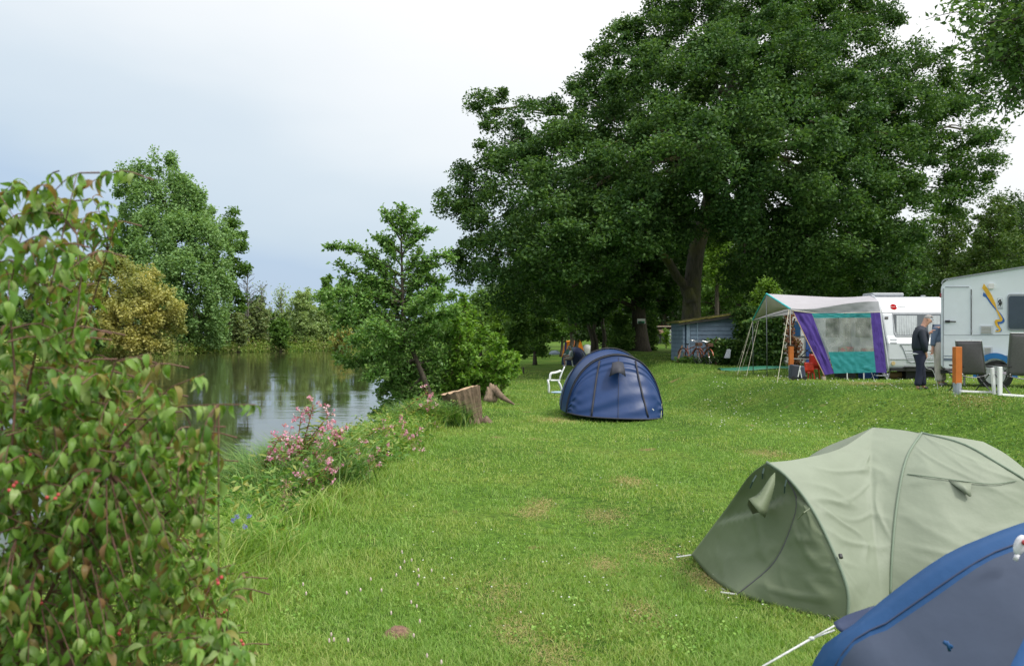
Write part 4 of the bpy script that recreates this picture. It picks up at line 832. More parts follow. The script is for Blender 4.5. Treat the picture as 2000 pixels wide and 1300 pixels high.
# --- green dome tent
F_green_shade = fabric('green_tent_shaded_fabric', (.165,.205,.12), bump=.3); F_green = fabric('green_tent_fly_fabric', (.25,.29,.215), rough=.58, bump=.35, spec=.5); F_seam = fabric('green_seam_tape', (.20,.26,.19), bump=.1)  # porch fabric toned darker than the fly: shade away from the sun painted in
M_zip = plain('grey_zip', (.10,.10,.11), rough=.7); M_dkgreen = plain('dark_green_loop', (.02,.05,.04), rough=.6)
def green_tent():
    th = thing('dome_tent', 'olive green dome tent with porch pegged on the lawn in the right foreground', 'tent', G(3.2,6.4))
    D = P(1497,903,5.79); A = P(1350,1083,6.79); B = P(1440,1160,5.78); C = P(1650,1215,5.22); Fp = P(1705,834,6.55); Gc = P(1800,845,6.38); Hh = P(1920,862,7.1)
    K = P(1738,1165,5.62); E = V3(1.72,7.0,.02); ZT = P(1560,966,5.66); K2 = P(1760,1172,5.58)
    arch = resample([D, P(1535,930,5.7), P(1580,985,5.58), P(1620,1060,5.42), P(1655,1150,5.27), C+V3(.02,0,0)], 24)
    iz = min(range(24), key=lambda i: (arch[i]-ZT).length)
    zipc = resample([arch[3], P(1556,975,5.66), P(1545,1030,5.66), P(1510,1100,5.70), B], 20)
    sil = resample([D, P(1462,930,5.95), P(1420,990,6.25), A], 12)
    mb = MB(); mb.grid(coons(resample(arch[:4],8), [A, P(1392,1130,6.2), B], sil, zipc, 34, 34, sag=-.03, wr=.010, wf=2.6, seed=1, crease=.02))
    mb.build('porch_door', F_green_shade, th, smooth=True, solid=.004)
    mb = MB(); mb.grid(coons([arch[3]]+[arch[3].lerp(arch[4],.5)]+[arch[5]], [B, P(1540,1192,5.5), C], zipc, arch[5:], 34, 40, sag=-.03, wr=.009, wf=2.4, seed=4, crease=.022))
    mb.build('porch_side', F_green_shade, th, smooth=True, solid=.004)
    mb = MB(); mb.tube(resample(zipc, 20), .006, 6); mb.build('zip', M_zip, th)
    # fly panels
    ridge = resample([D+V3(0,0,.004), P(1560,895,5.95), P(1640,875,6.25), Fp], 20)
    pole1 = resample([Gc, P(1770,895,6.15), P(1752,980,5.92), P(1742,1080,5.72), K], 26)
    fg = resample([Fp, P(1750,838,6.48), Gc], 8)
    spine = ridge+fg[1:]
    mb = MB(); mb.grid(coons(spine, [C+V3(.02,0,0), P(1690,1195,5.4), K], arch, pole1, 110, 90, sag=.04, wr=.010, wf=2.2, seed=7, crease=.02))
    mb.build('fly_front_panel', F_green, th, smooth=True)
    pole2 = resample([Gc, P(1880,866,6.15), P(1950,905,5.95), P(2020,950,5.85), P(2120,1040,5.8), V3(4.75,5.75,.02)], 26)
    mb = MB(); mb.grid(coons(pole1[:1]+[pole1[0].lerp(pole2[1],.3), pole2[1]], [K, P(1900,1180,5.45), P(2120,1180,5.5), pole2[-1]], pole1, pole2[1:], 90, 80, sag=.0, wr=.008, wf=2.2, seed=9, crease=.012))
    mb.build('fly_side_panel', F_green, th, smooth=True)
    side_rows = coons(pole1[:1]+[pole1[0].lerp(pole2[1],.3), pole2[1]], [K, P(1900,1180,5.45), P(2120,1180,5.5), pole2[-1]], pole1, pole2[1:], 60, 50)
    top = resample([Gc, P(1860,852,6.8), Hh], 10)
    end = resample([Hh, P(1970,890,7.1), P(2040,950,7.1), P(2150,1060,7.2), V3(5.5,7.3,.02)], 20)
    mb = MB(); mb.grid(coons(top, [pole2[-1], V3(5.2,6.4,.02), end[-1]], pole2, end, 24, 30, sag=.03, wr=.012, seed=11)); mb.build('fly_end_panel', F_green, th, smooth=True)
    # far side
    fe = resample([Fp, V3(2.7,7.4,.7), V3(2.55,7.8,.02)], 14); ee = resample([D, V3(1.92,6.5,.6), E], 14)
    mb = MB(); mb.grid(coons(ridge, [E, V3(2.0,7.2,.02), fe[-1]], ee, fe, 20, 14, sag=.03, wr=.01)); 
    mb.grid(coons(fg+top[1:], [fe[-1], V3(4,8.3,.02), end[-1]], fe, end, 24, 20, sag=-.02, wr=.01))
    mb.grid(coons(sil, [ee[-1], A], ee[::1], [A, A.lerp(E,.0)+V3(.001,0,0)], 12, 14) if False else coons([D, D+V3(.01,0,0)], [E, A], ee, sil, 6, 14)); mb.build('fly_far_panel', F_green, th, smooth=True)
    # seam tapes and pole sleeves
    mb = MB(); mb.tube([p+V3(-.002,-.004,.006) for p in arch], .011, 8); mb.build('porch_arch_sleeve', F_seam, th, smooth=True)
    mb = MB(); mb.tube([p+V3(0,-.004,.002) for p in pole1], .009, 8); mb.build('pole_sleeve', F_seam, th, smooth=True)
    mb = MB(); mb.tube([p+V3(0,-.003,.0) for p in pole2], .010, 8); mb.build('pole_sleeve', F_seam, th, smooth=True)
    # vent hoods, toggles
    mb = MB(); hood = [P(1512,935,5.64), P(1503,965,5.62), P(1462,975,5.86), P(1480,1003,5.60), P(1494,1010,5.60), P(1505,960,5.62)]
    mb.grid([resample([P(1514,922,5.68),P(1512,950,5.63),P(1494,1010,5.58)],8), resample([P(1506,930,5.68),P(1495,955,5.6),P(1482,1000,5.52)],8), resample([P(1496,945,5.72),P(1480,965,5.66),P(1462,974,5.60)],8)]); mb.build('vent_hood', F_green_shade, th, smooth=True, solid=.006)
    mb = MB(); mb.add([P(1463,974,5.66), P(1482,1000,5.58), P(1470,1003,5.78), P(1460,985,5.86)], [(0,1,2,3)]); mb.build('vent_opening', M_black, th, solid=.003)
    mb = MB(); mb.add([P(1560,1010,5.5), P(1582,992,5.45), P(1570,1000,5.42), P(1558,1014,5.48)], [(0,1,2,3)]); mb.build('flap_tab', F_green_shade, th, solid=.006)
    sv = lambda a,b,o: onsurf(side_rows,a,b,o)
    mb = MB(); mb.grid([[sv(1851,937,.005),sv(1875,939,.01),sv(1898,942,.005)],[sv(1868,950,.02),sv(1882,955,.045),sv(1895,958,.03)],[sv(1893,968,.03),sv(1895,969,.04),sv(1897,968,.03)]]); mb.build('side_vent', F_green, th, smooth=True, solid=.008)
    for a, b in (((1492,914),(1489,934)),((1536,936),(1532,962)),((1477,928),(1465,952))):
        MB().tube([P(a[0],a[1],5.62), P((a[0]+b[0])/2-1,(a[1]+b[1])/2,5.6), P(b[0],b[1],5.62)], .006, 6).build('toggle_loop', M_dkgreen, th)
    MB().tube([P(1641,1082,5.34), P(1643,1089,5.32)], .014, 6).build('toggle_loop', M_black, th)
    mb = MB(); s1 = resample([sv(1772,925,.012), sv(1830,932,.012), sv(1930,944,.012), sv(1985,938,.012)], 16); mb.tube(s1, .004, 5); mb.build('seam', F_seam, th)
    peg(th, A, (-.13,-.02), M_steel, .006, M_rope); peg(th, B, (-.12,.0), M_steel, .006, M_rope); peg(th, P(1610,1208,5.3), (0.02,-.06), M_steel)
green_tent()

# --- near blue tent, bottom right corner
F_band = fabric('bright_blue_band', (.016,.082,.23), bump=.2, bscale=14); F_blue_grey = fabric('slate_blue_panel', (.066,.088,.142), rough=.6, bump=.3, bscale=5, var=.1); F_navy = fabric('navy_flap', (.05,.07,.14), bump=.1)
def near_tent():
    th = thing('dome_tent', 'slate blue tent with bright blue arch band cut off by the bottom right corner', 'tent', G(2.6,2.8))
    out = resample([V3(.98,3.05,.0), P(1585,1300,3.0), P(1665,1220,2.96), P(1760,1142,2.92), P(1850,1080,2.88), P(1930,1045,2.86), P(2005,1018,2.84), P(2150,985,2.8), P(2350,985,2.8), P(2600,1060,2.8), P(2850,1300,2.8), P(2950,1705,2.8)], 60)
    inn = resample([V3(1.05,2.98,.0), P(1640,1300,2.88), P(1740,1225,2.84), P(1830,1163,2.8), P(1910,1107,2.77), P(1960,1082,2.76), P(2010,1070,2.74), P(2150,1045,2.7), P(2340,1045,2.7), P(2560,1110,2.7), P(2790,1320,2.7), P(2880,1705,2.7)], 60)
    mid = [a.lerp(b,.45)+V3(-.004,-.01,.012) for a, b in zip(out, inn)]; back = [a+V3(.06,.05,-.035) for a in out]
    mb = MB(); mb.grid([back, out, mid, inn]); mb.build('arch_band', F_band, th, smooth=True)
    MB().tube([a.lerp(b,.8)+V3(0,-.006,.006) for a, b in zip(out, inn)], .0035, 6).build('band_piping', F_navy, th, smooth=True)
    # bulging front panel from the band down to a straight base line nearer the camera
    base = resample([inn[0], V3(1.5,2.2,.0), V3(2.4,1.75,.0), V3(3.6,1.8,.0), inn[-1]], 60)
    rows = []
    for j in range(34):
        t = j/33; rows.append([inn[i].lerp(base[i], t)+V3(0,-.16*math.sin(math.pi*t)*math.sin(math.pi*i/59),.18*math.sin(math.pi*t)*math.sin(math.pi*i/59))+V3(0,1,0)*(.04*noise.noise(V3(i*.12,t*5,3))+.035*noise.noise(V3(i*.30-t*7,t*1.6,8)))*min(1,6*t) for i in range(60)])
    MB().grid(rows).build('front_panel', F_blue_grey, th, smooth=True)
    # rear body falling away behind the arch
    rows = []
    for j in range(16):
        t = j/15; s = 1-.55*t**1.6; rows.append([V3(2.5+(p.x-2.5)*s+.9*t, p.y+1.2*t, p.z*(1-.75*t)) for p in back])
    MB().grid(rows).build('rear_body', F_blue_grey, th, smooth=True)
    # bright blue stripe at the lower right of the front panel
    mb = MB(); a = [P(2010,1225,2.30), P(1992,1262,2.26), P(1968,1310,2.22)]; b = [P(2090,1240,2.28), P(2080,1275,2.24), P(2060,1320,2.2)]
    mb.grid([resample(a,8), resample(b,8)]); mb.build('panel_stripe', F_band, th, smooth=True, solid=.004)
    # cap, toggle, flap and rope
    mb = MB(); c = P(1992,1064,2.68); mb.ell(c, (.020,.014,.036), 14, 8, Matrix.Rotation(.3,3,'Y')); mb.tube([c+V3(-.008,0,-.03), c+V3(-.016,0,-.052)], .008, 8); mb.build('pole_cap', plain('silver_cap', (.62,.62,.66), rough=.35, var=.3, scale=30), th, smooth=True)
    MB().ell(c+V3(.004,-.018,.014), (.010,.006,.010), 8, 6).build('cap_mark', plain('red_mark', (.4,.05,.05)), th, smooth=True)
    mb = MB(); q = P(1848,1258,2.42); mb.tube([q+V3(-.012,-.01,.012), q+V3(.012,-.01,-.004)], .006, 8); mb.tube([q+V3(-.004,-.012,.014), q+V3(.004,-.012,-.014)], .005, 6); mb.build('toggle', F_band, th, smooth=True)
    mb = MB(); mb.grid([resample([P(1628,1215,3.02),P(1655,1200,3.02),P(1708,1182,3.0)],8), resample([P(1632,1224,3.0),P(1660,1222,2.99),P(1700,1205,2.97)],8), resample([P(1645,1236,2.98),P(1662,1232,2.97),P(1690,1218,2.95)],8)]); mb.build('corner_flap', F_navy, th, smooth=True, solid=.004)
    a = P(1630,1221,3.0); kn = P(1585,1246,2.98); e = P(1400,1335,2.88); e = a+(e-a)*2.1
    mb = MB()
    for off in (0, .016):
        pts = [a+V3(0,0,-off), kn]; mb.tube(pts, .0032, 6)
    mb.tube([kn, P(1490,1300,2.93), V3(.62,2.8,.0)], .0042, 6); mb.ell(kn, (.012,.008,.008), 8, 6); mb.build('guy_rope', M_rope, th, smooth=True)
near_tent()

# --- blue tunnel tent in the middle
F_blue = fabric('blue_tent_fabric', (.010,.042,.150), rough=.4, bump=.25, bscale=5); F_blue_d = fabric('dark_blue_tent_fabric', (.022,.05,.14), rough=.5, bump=.2); M_strap = plain('dark_strap', (.02,.022,.035), rough=.6)
F_teal_tent = fabric('teal_tent_fabric', (.20,.42,.42), bump=.1); F_greyblue = fabric('grey_blue_tent_fabric', (.22,.28,.34), bump=.1)
def tunnel_tent():
    g = G(2.2,18.6); th = thing('tunnel_tent', 'blue tunnel tent with arched front and black vent hood in the middle of the lawn', 'tent', g)
    Y0 = 17.7
    A = [P(a,b,Y0) for a, b in [(1107,806),(1110,785),(1119,757),(1134,731),(1154,711),(1178,699),(1206,694),(1235,699),(1258,713),(1276,737),(1288,768),(1294,800),(1293,817)]]
    A = resample(A, 41); dx = V3(-.13,1.0,.0).normalized()
    gnd = lambda p: V3(p.x, p.y, max(p.z, hz(p.x,p.y)-.02))
    # bottom edge of the inclined front panel comes towards the camera
    base = resample([P(1108,806,17.6), P(1128,811,17.25), P(1160,815,17.1), P(1210,818,17.05), P(1265,819,17.15), P(1293,817,17.5)], 41)
    rows = []
    for j in range(36):
        v = j/35; row = []
        for i in range(41):
            u = i/40; q = A[i].lerp(base[i], v); u_ = (u-.5)*2
            w = .02*noise.noise(V3(u*7,v*4,2)) + .018*math.sin((u_*6-v*9*np.sign(u_))*2.2)*max(0,abs(u_)-.45)*min(1,v*2)
            q = q+V3(0,-1,.0)*(.05*math.sin(math.pi*v)+w*min(1,min(v,1-v)*8)); row.append(q)
        rows.append(row)
    # collapse: front panel columns run from the arch to the base line with matching x
    rows = coons(A, base, [A[0], A[0].lerp(base[0],.5), base[0]], [A[-1], A[-1].lerp(base[-1],.5), base[-1]], 61, 50, sag=0)
    T = resample(A, 61)
    xs0, xs1 = base[0].x, base[-1].x; rows = []
    bb = resample(base, 61)
    for j in range(50):
        v = j/49; row = []
        for i in range(61):
            u = i/60; x = T[i].x; # target on base with x proportional
            uu = min(1, max(0, (x-xs0)/(xs1-xs0))); k = uu*60; k0 = int(min(59,k)); tb = bb[k0].lerp(bb[k0+1], k-k0)
            q = T[i].lerp(tb, v); un = (u-.5)*2
            wr = .012*noise.noise(V3(u*9,v*3.0,2))+.11*math.sin((abs(un)*9+v*7.5)*3.6)*max(0,abs(un)-.40)*max(0,v-.2)*1.8*math.sin(math.pi*min(1,v*1.02)) + .028*math.sin(v*60+u*5)*max(0,.32-v)*3 + .035*math.sin(u*22+v*16)*noise.noise(V3(u*3,v*3,7))
            row.append(q+V3(0,-1,0)*(.04*math.sin(math.pi*v)+wr*min(1,min(v,1-v)*10)))
        rows.append(row)
    MB().grid(rows).build('front_panel', F_blue, th, smooth=True)
    # body: successive arches going back
    spec = [(0,1.0,0,1.0),(.35,1.0,0,1.05),(.75,.99,0,1.10),(1.0,.96,0,1.08),(1.4,.90,0,1.0),(1.8,.82,0,.9)]
    cen = (A[0]+A[-1])/2; cen.z = 0; z0 = A[0].z
    def ring(s, wv, hv): return [gnd(V3(cen.x+(p.x-cen.x)*wv, p.y, z0+(p.z-z0)*hv)+dx*s) for p in A]
    MB().grid([ring(s,w,h) for s,w,_,h in spec[:4]]).build('tunnel_body', F_blue, th, smooth=True)
    MB().grid([ring(s,w,h) for s,w,_,h in spec[3:]]).build('rear_section', F_blue_d, th, smooth=True)
    MB().grid([ring(1.8,.82,.9), ring(2.1,.76,.78), ring(2.5,.7,.5), ring(2.8,.55,.02)]).build('rear_porch', F_teal_tent, th, smooth=True)
    for s, w, h, r, m in ((0,1.0,1.0,.014,M_strap),(.75,.99,1.11,.012,M_strap),(1.8,.83,.91,.014,F_greyblue)):
        MB().tube([p+V3(0,-.01,.012) for p in ring(s,w,h)], r, 8, caps=True).build('pole_sleeve', m, th, smooth=True)
    MB().tube([p+V3(0,-.01,.012) for p in ring(.10,1.0,1.015)], .012, 6).build('pole_sleeve', M_black, th, smooth=True)
    def onp(pts, w, name, m):      # tape laid on the front panel
        fl = [v for r in rows for v in r]; q = []
        for p in resample([P(a,b,17.4) for a,b in pts], 14):
            k = min(fl, key=lambda v: (v.x/v.y-p.x/p.y)**2+((v.z-CZ)/v.y-(p.z-CZ)/p.y)**2); d = (p-V3(0,0,CZ)); q.append(V3(0,0,CZ)+d*(k.y/d.y)+V3(0,-.022,0))
        mb = MB(); strip(mb, q, w, V3(0,-1,0), .0); mb.build(name, m, th, smooth=True, solid=.004)
    onp([(1171,704),(1164,745),(1155,812)], .038, 'panel_strap', M_strap); onp([(1241,704),(1250,750),(1266,815)], .038, 'panel_strap', M_strap)
    onp([(1208,697),(1208,745),(1207,822)], .008, 'centre_seam', M_strap)
    mb = MB(); mb.grid([resample([P(1196,708,17.50),P(1208,706,17.47),P(1217,708,17.50)],7), resample([P(1194,720,17.33),P(1208,717,17.27),P(1220,720,17.33)],7), resample([P(1190,735,17.22),P(1208,727,17.12),P(1222,735,17.22)],7)]); mb.build('vent_hood', M_strap, th, smooth=True, solid=.01)
    MB().tube([p+V3(0,-.02,.01) for p in base], .016, 6).build('ground_skirt', M_strap, th, smooth=True)
    mb = MB(); mb.tube([P(1274,798,17.12), P(1277,801,17.12)], .012, 6); mb.build('care_label', plain('label_white', (.7,.7,.7)), th)
    mb = MB(); mb.tube([P(1293,786,17.7), P(1291,815,17.4)], .006, 5); mb.build('guy_rope', plain('yellowish_rope', (.45,.5,.2)), th)
    MB().tube([P(1106,812,17.6), P(1095,806,17.55)], .006, 5).build('guy_rope', M_black, th)
    MB().tube([P(1205,822,17.0), P(1205,835,16.6)], .005, 5).build('guy_rope', M_black, th)
tunnel_tent()
def small_dome(name, label, px, py, Y, w, h, m1, m2, door=None, dep=1.0, edge=None, pk=0):
    g = G((px-1000)/F*Y, Y); th = thing(name, label, 'tent', g); s = Y/F; rx, rz = w*s/2, h*s; n = 25; rows = []
    for j in range(13):
        b = -math.pi/2+math.pi*j/12; rows.append([g+V3(pk*rx*math.sin(math.pi*i/(n-1))+ -rx*math.cos(math.pi*i/(n-1))*math.cos(b)**.6, dep*rx*math.sin(b)*1.0*max(.25,1), rz*(math.sin(math.pi*i/(n-1))**.8)*max(0,math.cos(b))**.5+.0) for i in range(n)])
    MB().grid(rows[6:]).build('fly', m1, th, smooth=True)
    MB().grid(rows[:7]).build('front', m2, th, smooth=True)
    MB().tube([p+V3(0,-.01,.01) for p in rows[6]], .02, 6).build('pole_sleeve', edge or m1, th, smooth=True)
    return th, g
F_or = fabric('orange_tent_fabric', (.75,.26,.02), trans=.25); F_or_d = fabric('blue_black_trim', (.05,.05,.16)); F_gr = fabric('dark_teal_fabric', (.035,.12,.09)); F_nv = fabric('navy_tent_fabric', (.03,.05,.14))
th, g = small_dome('dome_tent', 'small dome tent with green fly and navy door behind the seated person', 1122, 707, 54.5, 50, 34, F_gr, F_nv, edge=F_gr)
mb = MB(); mb.grid([[P(1099,697,53.6),P(1102,690,53.6),P(1110,679,53.6),P(1118,678,53.5)],[P(1102,697,53.3),P(1110,696,53.2),P(1116,696,53.1),P(1120,694,53.0)]]); mb.build('open_flap', F_gr, th, smooth=True, solid=.01)
mb = MB(); mb.tube([P(1137,688,53.5), P(1143,697,53.4), P(1146,700,53.4)], .05, 6); mb.build('light_trim', F_greyblue, th)
def orange():
    Y = 68; g = G((1120-1000)/F*Y, Y); th = thing('ridge_tent', 'bright orange tent farthest back behind the two slender trunks', 'tent', g)
    a, b, c, d = P(1099,686,Y), P(1106,668,Y), P(1135,667,Y), P(1145,684,Y); bk = V3(0,1.8,0)
    zz = lambda p: V3(p.x,p.y,hz(p.x,p.y))
    a2, d2 = zz(a), zz(d)
    MB().grid([resample([a2,b,c,d2],12,False), resample([p+bk*.5+V3(0,0,.12) for p in (a2,b,c,d2)],12,False), resample([p+bk for p in (a2,b,c,d2)],12,False)]).build('fly', F_or, th, solid=.01)
    mb = MB(); mb.add([a2, b, P(1119,664,Y), c, d2, zz(P(1122,686,Y-.4))], [(0,1,2,5),(2,3,4,5)]); mb.build('front', F_or, th, solid=.01)
    MB().tube([a2+V3(.2,-.05,0), b+V3(-.05,-.05,0)], .09, 5).build('trim', F_or_d, th); MB().tube([P(1121,664,Y-.1), P(1122,684,Y-.5)], .06, 5).build('trim', fabric('orange_dark', (.35,.10,.01)), th)
orange()
th, g = small_dome('dome_tent', 'pale grey tent top peeping out under trees left of the orange tent', 1083, 681, 82, 22, 8, F_greyblue, F_greyblue)
th, g = small_dome('dome_tent', 'pale grey tent among trees right of the orange tent', 1147, 682, 84, 22, 18, F_greyblue, fabric('pale_tent', (.5,.52,.5)))
th, g = small_dome('dome_tent', 'green and grey tent half hidden behind the left side of the blue tunnel tent', 1130, 722, 27, 44, 42, F_teal_tent, F_greyblue, dep=.8, edge=F_greyblue)

# ------------------------------------------------------------------ plastic chair and bag
M_wplastic = plain('white_plastic', (.80,.81,.82), rough=.35, var=.03)
def plastic_chair():
    g = G(1.56,28.5); th = thing('plastic_chair', 'white plastic garden armchair seen from the side left of the blue tunnel tent', 'chair', g)
    z = g.z; sc = (650+(CZ-z)/28.5*F-716)/F*28.5/.86
    def q(u, w, v): return g+V3((-.26+.55*u)*sc*1.0, w*sc, v*sc)      # faces -x
    for w in (-.24,.24):
        mb = MB(); mb.tube(resample([q(.06,w,0), q(.08,w,.22), q(.02,w,.42)],6), [.02,.027,.03,.03,.03,.028], 8); mb.build('leg', M_wplastic, th, smooth=True)
        mb = MB(); mb.tube(resample([q(.86,w*.95,0), q(.76,w,.25), q(.62,w,.40)],6), [.02,.027,.03,.032,.032,.028], 8); mb.build('leg', M_wplastic, th, smooth=True)
        mb = MB(); mb.tube(resample([q(.13,w,.42), q(.16,w*1.05,.6), q(.24,w*1.08,.66), q(.5,w*1.08,.68), q(.8,w,.74)],10), [.024]*10, 8); mb.build('armrest', M_wplastic, th, smooth=True)
    mb = MB(); mb.grid([[q(u,w,.43-.02*math.sin(math.pi*(w/.48+.5))) for w in np.linspace(-.24,.24,8)] for u in (.0,.05,.3,.55,.72)]); mb.build('seat', M_wplastic, th, smooth=True, solid=.025)
    mb = MB(); mb.grid([[q(u+.03*(1-abs(w)/.22),w*(1-.15*k),v) for w in np.linspace(-.23,.23,8)] for k,(u,v) in enumerate(((.70,.43),(.76,.55),(.86,.70),(.96,.82),(.99,.87)))]); mb.build('backrest', M_wplastic, th, smooth=True, solid=.022)
plastic_chair()
g = G(1.72,27.9); th = thing('blue_bag', 'pale and dark blue bundle lying in the grass under the white plastic chair', 'bag', g)
mb = MB(); mb.ell(g+V3(-.12,0,.05), (.26,.14,.05), 14, 8); mb.build('sleeve', plain('pale_blue_cloth', (.30,.42,.55)), th, smooth=True)
mb = MB(); mb.ell(g+V3(.16,-.02,.09), (.13,.14,.10), 14, 8); mb.build('body', plain('blue_cloth', (.04,.09,.30)), th, smooth=True)
g = G(.63,44); th = thing('marker_stub', 'tiny dark post stub standing in the far lawn left of the tunnel tent', 'post', g)
mb = MB(); mb.tube([g, g+V3(0,0,.32), g+V3(0,0,.36)], [.045,.045,.02], 8); mb.build('stake', B_dark, th)
# ------------------------------------------------------------------ blue shed and the things round it
M_shed = plain('blue_grey_paint', (.20,.27,.35), rough=.75, var=.18, scale=3, bump=.2); M_shed_d = plain('dark_blue_gap', (.03,.06,.10), rough=.9); M_trim = plain('pale_blue_trim', (.30,.40,.50), rough=.7)
M_moss = plain('mossy_roof', (.22,.19,.05), rough=1, var=.5, scale=4, bump=.8, bscale=9)
def shed():
    Y = 37.5; b = P(1395,700,Y); g = G(b.x,Y); th = thing('garden_shed', 'weathered blue grey plank shed with sloping mossy roof', 'shed', g)
    z0 = g.z-.1; s = Y/F; xl, xr = (1333-1000)*s, (1452-1000)*s; zl = CZ+21*s; zr = CZ+39*s; dep = 2.6
    def topz(x): return zl+(zr-zl)*(x-xl)/(xr-xl)
    mb = MB(); mb.prism([V3(xl,Y+.03,z0),V3(xr,Y+.03,z0),V3(xr,Y+.03,zr),V3(xl,Y+.03,zl)], (0,dep,0)); mb.build('wall', M_shed_d, th)
    # lapped boards, each row one piece of the cladding
    mb = MB(); z = z0; bh = .20
    for a, c in ((xl, (1337.5-1000)*s),((1348-1000)*s,(1361-1000)*s),((1363-1000)*s,(1450-1000)*s)):
        z = z0
        while z < zr:
            z2 = z+bh-.014; za = min(z2, topz(a)-.0); zb = min(z2, topz(c)-.0)
            if z < topz(c)-.02:
                xs_ = a if z < topz(a) else xl+(z-zl)/(zr-zl)*(xr-xl)
                mb.add([(xs_,Y-.028,z),(c,Y-.028,z),(c,Y+.0,zb),(xs_,Y+.0,max(z+.005,za)),(xs_,Y+.028,z),(c,Y+.028,z),(c,Y+.028,zb),(xs_,Y+.028,max(z+.005,za))], [(0,1,2,3),(4,7,6,5),(0,4,5,1),(1,5,6,2),(2,6,7,3),(3,7,4,0)])
            z += bh
    for x0 in (xl,):
        z = z0
        while z < zl-.02:
            z2 = min(z+bh-.014, zl); mb.add([(x0-.025,Y,z),(x0-.025,Y+dep,z),(x0,Y+dep,z2),(x0,Y,z2)], [(0,1,2,3)]); z += bh
    mb.build('cladding', M_shed, th)
    MB().box(((1344-1000)*s,Y-.01,(z0+zl)/2), (.16,.06,zl-z0)).build('door_frame', M_trim, th, bevel=.01)
    MB().box(((1362-1000)*s,Y-.03,(z0+zl)/2+.08), (.05,.05,zl-z0+.15)).build('corner_trim', M_trim, th, bevel=.008)
    x = (1453-1000)*s; MB().box((x,Y-.02,(z0+zr)/2), (.06,.08,zr-z0)).build('corner_post', plain('rusty_post', (.22,.13,.10)), th)
    a0 = V3(xl-.25,Y-.35,zl-.02); a1 = V3(xr+.1,Y-.35,zr+.02); mb = MB(); n = 16; rows = []
    for j, yy in enumerate((0,.1,.5,1.2,2.2,dep+.6)):
        rows.append([a0.lerp(a1,i/n)+V3(0,yy,.05+.03*noise.noise(V3(i*.9,j,1))) for i in range(n+1)])
    mb.grid(rows); mb.build('roof', M_moss, th, solid=.07, off=-1)
    mb = MB(); mb.prism([a0+V3(0,.02,-.06), a1+V3(0,.02,-.06), a1+V3(0,.02,-.15), a0+V3(0,.02,-.13)], (0,.04,0)); mb.build('fascia', plain('dark_fascia', (.05,.045,.035)), th)
shed()
L_ivy = leafmat('ivy_leaf', [(.025,.07,.015),(.05,.12,.025),(.09,.18,.035),(.14,.22,.05)], trans=.25, rough=.4)
def ivy(label, boxes, n, ls, cat='ivy', mat=None, name='ivy_hedge'):
    c = V3(*boxes[0][0]); t = thing(name, label, cat, G(c.x,c.y)); pts = []
    tot = sum(b[1][0]*b[1][2] for b in boxes); mb = MB(); R = RNG
    for c, d in boxes:
        m = int(n*d[0]*d[2]/tot); q = R.random((m,3))-.5; k = R.integers(0,3,m)
        q[k==0,1] = -.5; q[k==1,2] = np.where(R.random((k==1).sum())<.8,.5,-.5); q[(k==2)&(R.random(m)<.5),1] = -.5
        q = q*np.array(d)+np.array(c)+R.normal(size=(m,3))*.07; pts.append(q)
        for i in range(8):
            x = c[0]+(random.random()-.5)*d[0]*.8; mb.tube(resample([V3(x,c[1],hz(x,c[1])), V3(x+.1,c[1],c[2]-d[2]*.1), V3(x+random.uniform(-.3,.3),c[1],c[2]+d[2]*.4)],6), .015, 5)
    mb.build('stem', B_dark, t); leaves('foliage', np.concatenate(pts), ls, mat or L_ivy, t, .85, .4, droop=.4)
S36 = 36/F
ivy('low ivy covered hedge in front of the right half of the blue shed', [((9.85,36,1.1),(1.9,.8,.75)),((10.3,36,.75),(1.2,.7,.7)),((9.95,36.3,1.3),(1.5,.5,.35))], 5200, .14)
ivy('tall ivy thicket climbing between the blue shed and the old white caravan', [((10.75,34.6,1.4),(1.0,1.6,1.9)),((10.9,36.5,2.35),(1.3,1.0,1.1)),((10.75,33.6,1.0),(.8,.7,1.1)),((11.2,36.0,2.65),(1.0,.8,.6)),((10.55,33.6,1.9),(.9,.8,1.0)),((11.05,33.3,1.5),(.35,.6,2.0))], 14000, .15)
L_red = leafmat('red_creeper', [(.20,.08,.04),(.30,.12,.07),(.14,.12,.04)], trans=.3)
ivy('reddish brown dried creeper strip on the edge of the old white caravan', [((11.35,32.6,1.9),(.20,.2,1.5)),((11.55,32.55,1.1),(.35,.2,.9))], 1300, .09, 'creeper', L_red, 'creeper')
ivy('low weeds growing along the foot of the blue shed', [((8.4,36.6,.62),(1.6,.5,.22)),((9.4,36.2,.62),(1.6,.5,.2)),((11.2,34.6,.6),(2.2,.5,.25))], 2600, .12, 'weeds', L_mid, 'weeds')
# leaning board and white slab
g = G(7.72,36.8); t = thing('leaning_board', 'brown wooden plank leaning against the left end of the blue shed', 'board', g)
mb = MB(); mb.prism([P(1321,707,36.7),P(1325,706,36.7),P(1334,674,37.2),P(1331,674,37.2)], (0,.04,0)); mb.build('plank', plain('brown_plank', (.25,.15,.09), rough=.85, var=.3), t)
g = G(9.62,35.2); t = thing('white_slab', 'pale grey rounded board leaning on the ivy hedge', 'board', g)
mb = MB(); mb.prism([P(1414,699,35.2),P(1426,699,35.2),P(1427,690,35.25),P(1428,683,35.3),P(1425,681,35.3),P(1420,682,35.3)], (0,.03,0)); mb.build('panel', plain('pale_board', (.5,.53,.58)), t, bevel=.01)
g = G(9.15,35.7); t = thing('wooden_post', 'short brown post standing left of the ivy hedge', 'post', g)
mb = MB(); mb.box(g+V3(0,0,.55), (.09,.09,1.2)); mb.build('stake', plain('brown_post', (.16,.08,.05)), t, bevel=.01)
g = G(10.2,31.5); t = thing('tarpaulin', 'long green sheet lying in front of the ivy', 'ground sheet', g)
mb = MB(); rows = []
